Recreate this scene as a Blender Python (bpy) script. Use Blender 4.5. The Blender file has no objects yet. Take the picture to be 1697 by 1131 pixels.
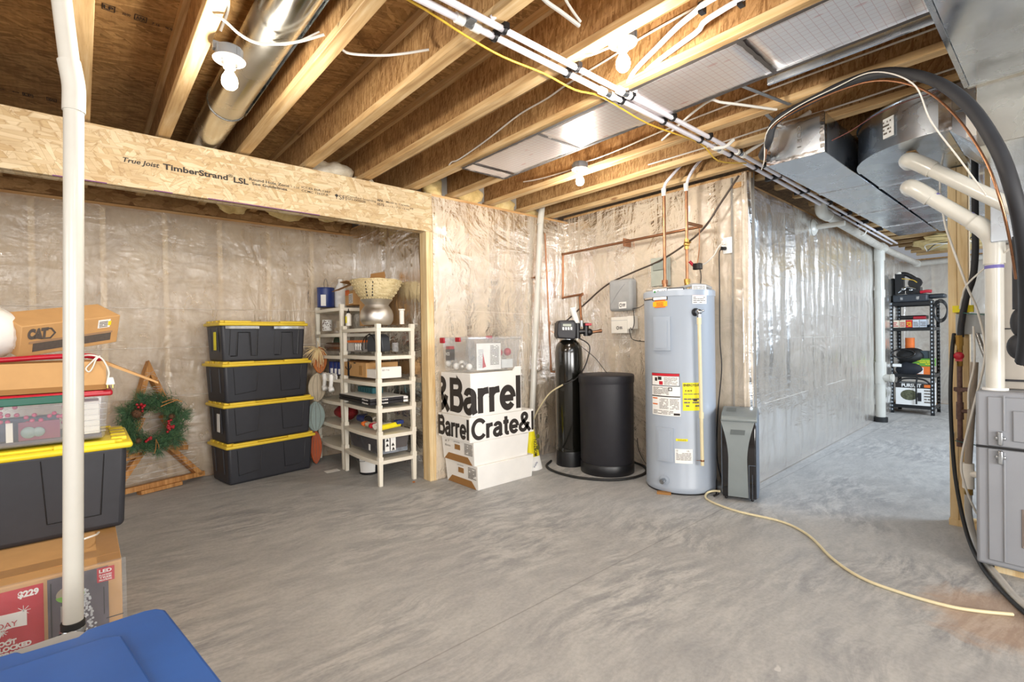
import bpy, bmesh, math, random
from mathutils import Vector, Matrix, Euler, noise
random.seed(7)
PI = math.pi
S = bpy.context.scene
COL = S.collection

# ---------------------------------------------------------------- camera
cd = bpy.data.cameras.new('camera'); cam = bpy.data.objects.new('camera', cd); COL.objects.link(cam)
YAW, PITCH, ROLL = math.radians(48.81), math.radians(-0.44), math.radians(-0.91)
fw = Vector((math.cos(YAW)*math.cos(PITCH), math.sin(YAW)*math.cos(PITCH), math.sin(PITCH)))
rt = Vector((math.sin(YAW), -math.cos(YAW), 0)); up = rt.cross(fw)
c_, s_ = math.cos(ROLL), math.sin(ROLL)
r2 = rt*c_ + up*s_; u2 = up*c_ - rt*s_
M = Matrix((r2, u2, -fw)).transposed().to_4x4(); M.translation = Vector((0, 0, 1.18))
cam.matrix_world = M
cd.sensor_width = 36; cd.lens = 815/1697*36; cd.clip_start = .02; cd.clip_end = 60
S.camera = cam

# ---------------------------------------------------------------- world, lights, exposure
w = bpy.data.worlds.new('world'); S.world = w; w.use_nodes = True
w.node_tree.nodes['Background'].inputs[0].default_value = (.9, .93, 1, 1)
w.node_tree.nodes['Background'].inputs[1].default_value = .25
def area(name, loc, target, size, power, color, sy=None):
    l = bpy.data.lights.new(name, 'AREA'); l.energy = power; l.color = color; l.size = size
    if sy: l.shape = 'RECTANGLE'; l.size_y = sy
    o = bpy.data.objects.new(name, l); COL.objects.link(o); o.location = loc
    o.rotation_euler = (Vector(target)-Vector(loc)).to_track_quat('-Z', 'Y').to_euler()
    return o
area('behind_camera_fill_light', (-1.6, -1.8, 1.5), (2.2, 3.0, 1.5), 2.2, 88, (1, .985, .975), 1.6)  # added soft fill from behind the camera, no known window there
area('left_side_fill_light', (-2.9, 1.2, 1.5), (2.5, 2.9, 1.6), 1.6, 26, (1, .98, .95), 1.2)  # added fill from the left, stands for no real opening
area('upward_fill_light', (1.2, -2.9, 1.2), (2.0, 2.6, 2.4), 2.2, 125, (1, .98, .95), 1.2)  # added low fill aimed up to brighten joists and deck, not a window
area('corridor_window_light', (6.0, -1.6, 1.6), (6.6, 1.7, .5), 1.8, 125, (.70, .84, 1), 1.3)
area('corridor_end_light', (8.6, -.9, 1.9), (9.4, 1.5, .9), .8, 30, (.85, .92, 1), .8)
S.view_settings.view_transform = 'Standard'; S.view_settings.look = 'None'
S.view_settings.gamma = 1; S.view_settings.use_curve_mapping = False
S.view_settings.exposure = 0.36

# ---------------------------------------------------------------- node materials
MATS = {}
def hexc(h):
    h = h.lstrip('#'); v = [int(h[i:i+2], 16)/255 for i in (0, 2, 4)]
    return tuple((x/12.92 if x <= .04045 else ((x+.055)/1.055)**2.4) for x in v) + (1,)
def newmat(name):
    m = bpy.data.materials.new(name); m.use_nodes = True
    nt = m.node_tree; b = nt.nodes['Principled BSDF']; MATS[name] = m
    return m, nt, b
def ND(nt, t, **k):
    n = nt.nodes.new(t)
    for a, v in k.items():
        if a.startswith('i_'): n.inputs[a[2:].replace('_', ' ')].default_value = v
        else: setattr(n, a, v)
    return n
def coords(nt, scale=(1, 1, 1), rot=(0, 0, 0), world=False):
    if world: src = ND(nt, 'ShaderNodeNewGeometry').outputs['Position']
    else: src = ND(nt, 'ShaderNodeTexCoord').outputs['Object']
    mp = ND(nt, 'ShaderNodeMapping'); mp.inputs['Scale'].default_value = scale; mp.inputs['Rotation'].default_value = rot
    nt.links.new(src, mp.inputs[0]); return mp.outputs[0]
def ramp(nt, fac, stops, interp='LINEAR'):
    r = ND(nt, 'ShaderNodeValToRGB'); e = r.color_ramp.elements; r.color_ramp.interpolation = interp
    while len(e) < len(stops): e.new(.5)
    for i, (p, c) in enumerate(stops): e[i].position = p; e[i].color = c if len(c) == 4 else (*c, 1)
    nt.links.new(fac, r.inputs[0]); return r.outputs[0]
def mixc(nt, f, a, b, mode='MIX'):
    n = ND(nt, 'ShaderNodeMix', data_type='RGBA', blend_type=mode)
    for s, v in ((0, f), (6, a), (7, b)):
        if hasattr(v, 'is_output') or isinstance(v, bpy.types.NodeSocket): nt.links.new(v, n.inputs[s])
        else: n.inputs[s].default_value = v
    return n.outputs[2]
def noisef(nt, vec, scale=5, detail=4, rough=.55, dist=0):
    n = ND(nt, 'ShaderNodeTexNoise'); n.inputs['Scale'].default_value = scale; n.inputs['Detail'].default_value = detail
    n.inputs['Roughness'].default_value = rough; n.inputs['Distortion'].default_value = dist
    nt.links.new(vec, n.inputs['Vector']); return n.outputs['Fac']
def bump(nt, b, h, strength=.3, dist=.01):
    n = ND(nt, 'ShaderNodeBump'); n.inputs['Strength'].default_value = strength; n.inputs['Distance'].default_value = dist
    nt.links.new(h, n.inputs['Height']); nt.links.new(n.outputs[0], b.inputs['Normal'])
def plain(name, col, rough=.5, metal=0, var=.08, scale=12, bmp=0, coat=0, world=False):
    m, nt, b = newmat(name); c = hexc(col)
    v = coords(nt, world=world); f = noisef(nt, v, scale, 4)
    d = tuple(x*(1-var) for x in c[:3])+(1,); l = tuple(min(1, x*(1+var)) for x in c[:3])+(1,)
    nt.links.new(ramp(nt, f, [(.3, d), (.7, l)]), b.inputs['Base Color'])
    b.inputs['Roughness'].default_value = rough; b.inputs['Metallic'].default_value = metal
    if coat: b.inputs['Coat Weight'].default_value = coat; b.inputs['Coat Roughness'].default_value = .15
    if bmp: bump(nt, b, f, bmp, .004)
    return m
def strand(name, stops, plane='XZ', rough=.75, scale=9, angs=(.25, -.4, .9, -1.1, 0), st=6.5, b_=.2, edge='#7a5226', edge_f=.45, mottled=.3):
    """oriented strand board: layers of long thin chips lying in one plane"""
    m, nt, b = newmat(name)
    axis = {'XZ': 1, 'YZ': 0, 'XY': 2}[plane]; long_ax = {'XZ': 0, 'YZ': 1, 'XY': 1}[plane]
    P = coords(nt, world=True); prev = None; eprev = None
    for k, a in enumerate(angs):
        rot = [0, 0, 0]; rot[axis] = a
        mr = ND(nt, 'ShaderNodeMapping'); mr.inputs['Rotation'].default_value = rot; mr.inputs['Location'].default_value = (k*1.7, k*2.3, k*.9); nt.links.new(P, mr.inputs[0])
        sc = [st, st, st]; sc[long_ax] = 1; sc[axis] = .6
        ms = ND(nt, 'ShaderNodeMapping'); ms.inputs['Scale'].default_value = sc; nt.links.new(mr.outputs[0], ms.inputs[0])
        vo = ND(nt, 'ShaderNodeTexVoronoi'); vo.inputs['Scale'].default_value = scale*(1+.18*k); nt.links.new(ms.outputs[0], vo.inputs['Vector'])
        ve = ND(nt, 'ShaderNodeTexVoronoi', feature='DISTANCE_TO_EDGE'); ve.inputs['Scale'].default_value = scale*(1+.18*k); nt.links.new(ms.outputs[0], ve.inputs['Vector'])
        sp = ND(nt, 'ShaderNodeSeparateColor'); nt.links.new(vo.outputs['Color'], sp.inputs[0])
        ed = ramp(nt, ve.outputs['Distance'], [(.0, (1, 1, 1)), (.05, (0, 0, 0))])
        if prev is None: prev, eprev = sp.outputs[0], ed
        else:
            # this chip lies on top wherever its random blue value is high
            top = ramp(nt, sp.outputs[2], [(.58, (0, 0, 0)), (.60, (1, 1, 1))])
            mx = ND(nt, 'ShaderNodeMix'); nt.links.new(top, mx.inputs[0]); nt.links.new(prev, mx.inputs[2]); nt.links.new(sp.outputs[0], mx.inputs[3]); prev = mx.outputs[0]
            mx = ND(nt, 'ShaderNodeMix'); nt.links.new(top, mx.inputs[0]); nt.links.new(eprev, mx.inputs[2]); nt.links.new(ed, mx.inputs[3]); eprev = mx.outputs[0]
    col = ramp(nt, prev, stops)
    sc = [70, 70, 70]; sc[long_ax] = 6
    fine = noisef(nt, coords(nt, tuple(sc), world=True), 1, 4, .6)
    col = mixc(nt, .4, col, ramp(nt, fine, [(.3, (.6, .55, .48)), (.6, (1, 1, 1))]), 'MULTIPLY')
    big = noisef(nt, P, 5, 4, .6)
    col = mixc(nt, mottled, col, ramp(nt, big, [(.38, (.62, .5, .4)), (.6, (1, 1, 1))]), 'MULTIPLY')
    em = ND(nt, 'ShaderNodeMath', operation='MULTIPLY'); nt.links.new(eprev, em.inputs[0]); em.inputs[1].default_value = edge_f
    col = mixc(nt, em.outputs[0], col, hexc(edge))
    nt.links.new(col, b.inputs['Base Color']); b.inputs['Roughness'].default_value = rough
    bump(nt, b, prev, b_, .0015)
    return m
def wood(name, c1, c2, c3, axis='Y', scale=1, rough=.65, world=True, knots=True):
    m, nt, b = newmat(name)
    sc = {'X': (1.2, 22, 22), 'Y': (22, 1.2, 22), 'Z': (22, 22, 1.2)}[axis]
    v = coords(nt, tuple(x*scale for x in sc), world=world)
    f = noisef(nt, v, 1.6, 6, .6, .6)
    col = ramp(nt, f, [(.28, hexc(c3)), (.5, hexc(c2)), (.72, hexc(c1))])
    g = noisef(nt, coords(nt, (3, 3, 3), world=world), 1.3, 2)
    col = mixc(nt, .5, col, ramp(nt, g, [(.35, (.8, .74, .66)), (.6, (1, 1, 1))]), 'MULTIPLY')
    if knots:
        k = ND(nt, 'ShaderNodeTexVoronoi'); k.inputs['Scale'].default_value = 1
        sk = {'X': (2.2, 7, 7), 'Y': (7, 2.2, 7), 'Z': (7, 7, 2.2)}[axis]
        nt.links.new(coords(nt, sk, world=world), k.inputs['Vector'])
        col = mixc(nt, ramp(nt, k.outputs['Distance'], [(.05, (.8, .8, .8)), (.11, (0, 0, 0))]), col, hexc('#7a4a26'))
    nt.links.new(col, b.inputs['Base Color']); b.inputs['Roughness'].default_value = rough; bump(nt, b, f, .15, .002)
    return m
def metal(name, col, rough=.28, spangle=.25, world=False, scale=18, aniso=0):
    m, nt, b = newmat(name); v = coords(nt, world=world)
    f = noisef(nt, v, scale, 6, .7, .4); c = hexc(col)
    nt.links.new(ramp(nt, f, [(.3, tuple(x*(1-spangle) for x in c[:3])), (.7, c)]), b.inputs['Base Color'])
    r = ramp(nt, noisef(nt, v, scale*.35, 4), [(.3, (rough*.6,)*3), (.7, (rough*1.5,)*3)])
    nt.links.new(r, b.inputs['Roughness']); b.inputs['Metallic'].default_value = 1
    bump(nt, b, noisef(nt, v, 1.6, 1), .05, .02)
    return m
def emis(name, col, s):
    m, nt, b = newmat(name); b.inputs['Base Color'].default_value = hexc(col)
    b.inputs['Emission Color'].default_value = hexc(col); b.inputs['Emission Strength'].default_value = s; return m

# framing timber and boards
osb_beam = strand('osb_beam', [(.05, hexc('#c4a87c')), (.35, hexc('#d4bd95')), (.6, hexc('#e0cda9')), (.95, hexc('#cbb188'))], 'XZ', scale=6, st=4.5, edge='#8d6a3c', edge_f=.5, mottled=.25)
osb_web = strand('osb_web', [(.05, hexc('#8c6536')), (.35, hexc('#b18a58')), (.6, hexc('#c39c69')), (.95, hexc('#a07a48'))], 'YZ', scale=11, st=6, angs=(1.2, -1.4, 1.7, .9, 1.5), edge='#5c3a1a', edge_f=.35, mottled=.5)
osb_deck = strand('osb_deck', [(.05, hexc('#94703e')), (.35, hexc('#b68c54')), (.6, hexc('#c89f66')), (.95, hexc('#a07a46'))], 'XY', scale=7, st=5, angs=(1.3, -1.3, 1.6, .8, 1.9), edge='#553718', edge_f=.35, mottled=.45)
fl_wood = wood('flange_lumber', '#dcc398', '#caa876', '#a88354', 'Y')
stud_wood = wood('stud_lumber', '#f1dfb8', '#e6cc9c', '#cdab76', 'Z')
plate_wood = wood('plate_lumber', '#d9b684', '#c79c66', '#a97c48', 'X')
decor_wood = wood('stained_cedar', '#d6a366', '#bb8345', '#8c5a2a', 'Z', 1.2, world=False)
purple = plain('purple_edge_paint', '#7c4a78', .7)

def concrete():
    m, nt, b = newmat('concrete_floor')
    P = coords(nt, world=True)
    big = noisef(nt, P, .55, 4, .6, .3)
    warp = ND(nt, 'ShaderNodeTexNoise'); warp.inputs['Scale'].default_value = .8; warp.inputs['Detail'].default_value = 3; nt.links.new(P, warp.inputs['Vector'])
    add = ND(nt, 'ShaderNodeVectorMath', operation='MULTIPLY_ADD'); nt.links.new(warp.outputs['Color'], add.inputs[0]); add.inputs[1].default_value = (.55, .55, 0); nt.links.new(P, add.inputs[2])
    def streak(rot, sc, scale, det=9, rg=.74):
        mp = ND(nt, 'ShaderNodeMapping'); mp.inputs['Rotation'].default_value = (0, 0, rot); mp.inputs['Scale'].default_value = sc; nt.links.new(add.outputs[0], mp.inputs[0])
        return noisef(nt, mp.outputs[0], scale, det, rg, .15)
    st = streak(.6, (1.6, 4.2, 1), 1.5); st2 = streak(-.25, (2.4, 9, 1), 1.8); st3 = streak(1.2, (2.2, 8, 1), 1.9)
    cloud = noisef(nt, P, 1.7, 9, .68, .4)
    col = ramp(nt, cloud, [(.33, hexc('#8b8a88')), (.46, hexc('#a6a39f')), (.56, hexc('#b5b2ac')), (.70, hexc('#c8c5be'))])
    col = mixc(nt, .5, col, ramp(nt, st, [(.36, hexc('#83817f')), (.5, hexc('#aeaba6')), (.64, hexc('#c9c6bf'))]))
    msk = ramp(nt, big, [(.47, (0, 0, 0)), (.60, (.8, .8, .8))]); msk2 = ramp(nt, big, [(.40, (.7, .7, .7)), (.50, (0, 0, 0))])
    dk = lambda f: ramp(nt, f, [(.40, hexc('#6f6e6f')), (.47, hexc('#93918f')), (.53, hexc('#b5b2ad')), (.60, hexc('#cfccc5'))])
    col = mixc(nt, msk, col, dk(st2)); col = mixc(nt, msk2, col, dk(st3)); col = mixc(nt, .35, col, hexc('#b0b3b6')); col = mixc(nt, 1.0, col, (1.0, 1.0, 1.0, 1), 'MULTIPLY')
    fine = noisef(nt, P, 60, 4)
    col = mixc(nt, .35, col, ramp(nt, fine, [(.3, (.62, .62, .62)), (.6, (1, 1, 1))]), 'MULTIPLY')
    sep = ND(nt, 'ShaderNodeSeparateXYZ'); nt.links.new(P, sep.inputs[0])
    # rust stain by the furnace
    vs = ND(nt, 'ShaderNodeVectorMath', operation='DISTANCE'); nt.links.new(P, vs.inputs[0]); vs.inputs[1].default_value = (2.80, .16, 0)
    jn = noisef(nt, P, 5, 5, .7, 1)
    d2 = ND(nt, 'ShaderNodeMath', operation='MULTIPLY_ADD'); nt.links.new(jn, d2.inputs[0]); d2.inputs[1].default_value = -.38; nt.links.new(vs.outputs['Value'], d2.inputs[2])
    col = mixc(nt, ramp(nt, d2.outputs[0], [(0, (.42, .42, .42)), (.12, (0, 0, 0))]), col, hexc('#b98a58'))
    # pale splashes
    sp = noisef(nt, P, 9, 2, .5, .3)
    col = mixc(nt, ramp(nt, sp, [(.76, (0, 0, 0)), (.79, (.55, .55, .55))]), col, hexc('#dcdad4'))
    # control joint lines
    for ax, pos, wd in ((1, 1.565, .0035), (0, 7.0, .006), (1, 5.0, .003)):
        s1 = ND(nt, 'ShaderNodeMath', operation='SUBTRACT'); nt.links.new(sep.outputs[ax], s1.inputs[0]); s1.inputs[1].default_value = pos
        s2 = ND(nt, 'ShaderNodeMath', operation='ABSOLUTE'); nt.links.new(s1.outputs[0], s2.inputs[0])
        s3 = ND(nt, 'ShaderNodeMath', operation='LESS_THAN'); nt.links.new(s2.outputs[0], s3.inputs[0]); s3.inputs[1].default_value = wd
        s4 = ND(nt, 'ShaderNodeMath', operation='MULTIPLY'); nt.links.new(s3.outputs[0], s4.inputs[0]); s4.inputs[1].default_value = .35
        col = mixc(nt, s4.outputs[0], col, hexc('#5d5853'))
    nt.links.new(col, b.inputs['Base Color'])
    nt.links.new(ramp(nt, st, [(.3, (.45,)*3), (.7, (.68,)*3)]), b.inputs['Roughness'])
    bump(nt, b, st2, .25, .004)
    return m
conc = concrete()
conc_wall = plain('concrete_wall', '#9a958c', .85, var=.12, scale=3, bmp=.3)
def insul(name, a, bb, c):
    m, nt, b = newmat(name); v = coords(nt, world=True)
    f = noisef(nt, v, 4, 7, .65, .8); g = noisef(nt, v, 30, 4, .7)
    col = ramp(nt, f, [(.3, hexc(c)), (.5, hexc(bb)), (.7, hexc(a))])
    col = mixc(nt, .4, col, ramp(nt, g, [(.3, (.7, .66, .6)), (.6, (1, 1, 1))]), 'MULTIPLY')
    nt.links.new(col, b.inputs['Base Color']); b.inputs['Roughness'].default_value = .95; bump(nt, b, g, .3, .006); return m
batts = insul('fiberglass_batts', '#dcc8a8', '#c8b08c', '#a98e6a')
fluff = insul('loose_fiberglass', '#f2eddf', '#e3d9c2', '#c3b08a')
fluff_y = insul('yellow_fiberglass', '#f0dca8', '#e2c98c', '#c0a062')
def sheetmat(name, tint, a, bmps=.5, sc=(5, 5, .8), rough=.14, spec=.9):
    """clear poly vapour barrier: partly see-through, milky, glossy"""
    m, nt, b = newmat(name); nt.nodes.remove(b)
    out = nt.nodes['Material Output']
    v = coords(nt, sc, world=True); f = noisef(nt, v, .9, 3, .5, 1.5)
    v2 = coords(nt, (1.1, 1.1, 3.5), world=True); f2 = noisef(nt, v2, 1.0, 4, .55, 2.2)
    v3 = coords(nt, (2.2, 2.2, 1.6), (.5, .4, 0), world=True); f3 = noisef(nt, v3, 2.0, 5, .6, 3)
    ad = ND(nt, 'ShaderNodeMath', operation='ADD'); nt.links.new(f, ad.inputs[0]); nt.links.new(f2, ad.inputs[1])
    ad2 = ND(nt, 'ShaderNodeMath', operation='MULTIPLY_ADD'); nt.links.new(f3, ad2.inputs[0]); ad2.inputs[1].default_value = .8; nt.links.new(ad.outputs[0], ad2.inputs[2])
    bn = ND(nt, 'ShaderNodeBump'); bn.inputs['Strength'].default_value = bmps; bn.inputs['Distance'].default_value = .05; nt.links.new(ad2.outputs[0], bn.inputs['Height'])
    tr = ND(nt, 'ShaderNodeBsdfTransparent'); df = ND(nt, 'ShaderNodeBsdfDiffuse'); df.inputs[0].default_value = hexc(tint)
    gl = ND(nt, 'ShaderNodeBsdfGlossy'); gl.inputs['Roughness'].default_value = rough; gl.inputs[0].default_value = (1, 1, 1, 1)
    nt.links.new(bn.outputs[0], gl.inputs['Normal'])
    mk = ramp(nt, f3, [(.3, (a-.08,)*3), (.7, (min(1, a+.12),)*3)])
    m1 = ND(nt, 'ShaderNodeMixShader'); nt.links.new(mk, m1.inputs[0]); nt.links.new(tr.outputs[0], m1.inputs[1]); nt.links.new(df.outputs[0], m1.inputs[2])
    fr = ND(nt, 'ShaderNodeFresnel'); fr.inputs[0].default_value = 1.45; nt.links.new(bn.outputs[0], fr.inputs['Normal'])
    fm = ND(nt, 'ShaderNodeMath', operation='MULTIPLY_ADD'); nt.links.new(fr.outputs[0], fm.inputs[0]); fm.inputs[1].default_value = spec; fm.inputs[2].default_value = .02
    m2 = ND(nt, 'ShaderNodeMixShader'); nt.links.new(fm.outputs[0], m2.inputs[0]); nt.links.new(m1.outputs[0], m2.inputs[1]); nt.links.new(gl.outputs[0], m2.inputs[2])
    nt.links.new(m2.outputs[0], out.inputs['Surface']); return m
poly = sheetmat('vapour_sheet', '#e3d6c4', .40)
poly_dense = sheetmat('vapour_sheet_heavy', '#eee0cb', .58, .3)
poly_cool = sheetmat('vapour_sheet_corridor', '#d2cdc5', .58, .20, (3, 3, .6), .20, .75)
def clearmat(name, col, a, rough=.12):
    m, nt, b = newmat(name); nt.nodes.remove(b); out = nt.nodes['Material Output']
    tr = ND(nt, 'ShaderNodeBsdfTransparent'); df = ND(nt, 'ShaderNodeBsdfDiffuse'); df.inputs[0].default_value = hexc(col)
    gl = ND(nt, 'ShaderNodeBsdfGlossy'); gl.inputs['Roughness'].default_value = rough
    f = noisef(nt, coords(nt), 6, 3)
    m1 = ND(nt, 'ShaderNodeMixShader'); nt.links.new(ramp(nt, f, [(.3, (a*.8,)*3), (.7, (min(1, a*1.2),)*3)]), m1.inputs[0]); nt.links.new(tr.outputs[0], m1.inputs[1]); nt.links.new(df.outputs[0], m1.inputs[2])
    m2 = ND(nt, 'ShaderNodeMixShader'); m2.inputs[0].default_value = .08; nt.links.new(m1.outputs[0], m2.inputs[1]); nt.links.new(gl.outputs[0], m2.inputs[2])
    nt.links.new(m2.outputs[0], out.inputs['Surface']); return m
clear_bin = clearmat('clear_plastic', '#d9dde0', .2)
milky_bin = clearmat('milky_plastic', '#ccd0d4', .22)
smoke_bin = clearmat('smoke_plastic', '#5f5c5e', .85)

galv = metal('galvanised_steel', '#cdd4dc', .25, .12, scale=12)
galv_warm = metal('galvanised_pipe', '#cfccc2', .24, .08, scale=9)
foil = metal('foil_tape', '#e6e6e6', .18, .15, scale=40)
alu = metal('brushed_aluminium', '#dedad4', .42, .06)
copper = metal('copper_pipe', '#b98664', .38, .35, scale=9)
brass = metal('brass', '#c9a25a', .3, .2)
iron = plain('black_iron', '#6b5148', .55, metal=.3, var=.3, scale=50)
steel = metal('steel_clamp', '#b8bcc0', .25, .15)
nail = metal('hanger_strap', '#a8acb0', .4, .2)
def foilboard():
    m, nt, b = newmat('foil_panel'); v = coords(nt, world=True)
    f = noisef(nt, v, 14, 5, .6); br = ND(nt, 'ShaderNodeTexBrick'); br.offset = 0
    br.inputs['Scale'].default_value = 1; br.inputs['Mortar Size'].default_value = .0012; br.inputs['Brick Width'].default_value = .03; br.inputs['Row Height'].default_value = .03
    br.inputs['Color1'].default_value = (.80, .75, .73, 1); br.inputs['Color2'].default_value = (.78, .74, .73, 1); br.inputs['Mortar'].default_value = (.66, .52, .50, 1)
    nt.links.new(v, br.inputs['Vector'])
    # faint red printed diagonal marks
    vo = ND(nt, 'ShaderNodeTexVoronoi'); vo.inputs['Scale'].default_value = 1; nt.links.new(coords(nt, (14, 5, 1), (0, 0, .5), True), vo.inputs['Vector'])
    col = mixc(nt, ramp(nt, vo.outputs['Distance'], [(.10, (.45,)*3), (.14, (0, 0, 0))]), br.outputs['Color'], hexc('#c98a86'))
    nt.links.new(col, b.inputs['Base Color']); b.inputs['Metallic'].default_value = .85; b.inputs['Roughness'].default_value = .3
    bump(nt, b, f, .35, .004); return m
foil_panel = foilboard()
tape_dark = plain('dark_sealant', '#4a4440', .7)

white_pvc = plain('white_pvc', '#cfccc2', .32, var=.05, scale=6, coat=.3)
cream_pvc = plain('cream_cpvc', '#dcd0aa', .35, var=.03)
grey_pvc = plain('dusty_pvc', '#b9b3a8', .5, var=.12)
pex = plain('white_pex', '#e4e0e6', .3, var=.04, coat=.3)
cable_w = plain('white_cable', '#dcd8cf', .45, var=.05)
cable_y = plain('yellow_cable', '#d9b23a', .45)
cable_k = plain('black_cable', '#1d1b1b', .4)
cable_br = plain('dark_brown_cable', '#463930', .45)
blk = plain('black_plastic', '#17171a', .38, var=.15)
blk_soft = plain('matte_black_plastic', '#232227', .5, var=.1, scale=20, bmp=.08)
rubber = plain('black_rubber', '#1b1b1b', .6)
foam = plain('foam_insulation', '#26272b', .65, var=.15)
tote_blk = plain('tote_black', '#2c2d33', .48, var=.06, scale=25, bmp=.05)
tote_yel = plain('tote_yellow', '#f0d92e', .4, var=.03, scale=6)
tote_yel2 = plain('tote_golden', '#e8c73c', .4, var=.03, scale=6)
blue_lid = plain('blue_lid', '#2a5fae', .4, var=.10, scale=5)
grey_tub = plain('grey_tub', '#a9abad', .5)
red_p = plain('red_plastic', '#b3182c', .35)
green_p = plain('green_plastic', '#0e5a48', .4)
white_p = plain('white_plastic', '#f1ede3', .4, var=.03)
white_shelf = plain('shelf_plastic', '#ece6d6', .5, var=.03)
white_card = plain('white_cardboard', '#efece6', .75, var=.03, scale=8)
kraft = plain('kraft_cardboard', '#c89c66', .8, var=.06, scale=10)
kraft_d = plain('kraft_cardboard_inner', '#9b6f3c', .8, var=.06)
tape_t = plain('packing_tape', '#b78a52', .3, coat=.5)
ink = plain('black_ink', '#2e2824', .7)
ink_soft = plain('grey_ink', '#6f665c', .7)
paper = plain('white_paper', '#f3f2ee', .7, var=.02)
yellow_l = plain('yellow_label', '#f2e21e', .6)
orange_l = plain('orange_label', '#e8742a', .6)
red_l = plain('red_label', '#c4172c', .55)
heater_m = plain('heater_paint', '#a6b0bd', .32, var=.03, scale=3, coat=.25)
furn_m = plain('furnace_paint', '#8d9096', .45, var=.04, scale=6)
coil_m = plain('coil_cabinet_paint', '#aba49a', .5, var=.04)
grey_box = plain('grey_enclosure', '#a5a6a6', .5)
ac_grey = plain('ac_grey', '#7f8788', .35, var=.04, coat=.3)
ac_black = plain('ac_black_gloss', '#141316', .12, coat=.6)
ac_blue = plain('ac_side_grey', '#5f6a78', .4)
por = plain('porcelain', '#f4f0ea', .25, coat=.4)
bulb_m = emis('lit_bulb', '#fff2dc', 14)
socket_m = plain('socket_blue_box', '#6f7276', .5)
basket_m = wood('woven_basket', '#e6d8b4', '#d8c698', '#a98f62', 'X', 3, world=False, knots=False)
needle = plain('pine_needles', '#4d7048', .7, var=.4, scale=40)
needle2 = plain('dark_pine_needles', '#34563c', .7, var=.4, scale=40)
berry = plain('red_berries', '#b01526', .3, coat=.5)
cone_m = plain('pinecone', '#6b4a32', .8, var=.3, scale=40)
raffia = plain('raffia', '#dcc493', .8)
grey_print = plain('grey_print', '#5d554f', .7, var=.12, scale=60)
door_pic = plain('printed_grey_door', '#5d5660', .6, var=.25, scale=14)
teal = plain('teal_card', '#2e6a72', .6)
navy = plain('navy_paint', '#1e3475', .4)
orange_w = plain('orange_painted_wood', '#b8692c', .6, var=.1)
rust_w = plain('rust_painted_wood', '#a84a20', .6, var=.1)
sage_w = plain('blue_grey_painted_wood', '#8a9a96', .6, var=.1)
cream_w = plain('cream_painted_wood', '#b6a890', .6, var=.1)
amber = plain('amber_glass_look', '#5c3520', .2, coat=.5)
lens_m = plain('lcd_grey', '#9aa08f', .3)
olive = plain('camouflage_print', '#5a5c45', .7, var=.5, scale=40)

# ---------------------------------------------------------------- mesh helpers
def V(*a): return Vector(a)
def basis(d):
    d = Vector(d).normalized(); a = Vector((0, 0, 1)) if abs(d.z) < .9 else Vector((1, 0, 0))
    u = d.cross(a).normalized(); return u, d.cross(u).normalized(), d
def smooth_path(pts, k=6):
    P = [Vector(p) for p in pts]
    if len(P) < 3: return P
    Q = [P[0]*2-P[1]] + P + [P[-1]*2-P[-2]]; out = []
    for i in range(1, len(Q)-2):
        a, b, c, d = Q[i-1], Q[i], Q[i+1], Q[i+2]
        for j in range(k):
            t = j/k
            out.append(.5*((2*b)+(c-a)*t+(2*a-5*b+4*c-d)*t*t+(-a+3*b-3*c+d)*t**3))
    out.append(P[-1]); return out
SPLIT = {k: k for k in ('edge_sealant', 'white_coupling', 'hub', 'screw', 'joint_cleat', 'caster', 'latch', 'plug_prong', 'symbol_label', 'panel_seam', 'iron_fitting', 'hand_hole', 'end_rib', 'primer_ring', 'button', 'silver_part', 'folded_seam', 'front_rib', 'moulded_rib', 'printed_leaf')}
SPLIT.update({'box_lugs': 'box_lug', 'symbol_labels': 'symbol_label', 'silver_parts': 'silver_part', 'printed_bulb': 'printed_bulb'})
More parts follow.
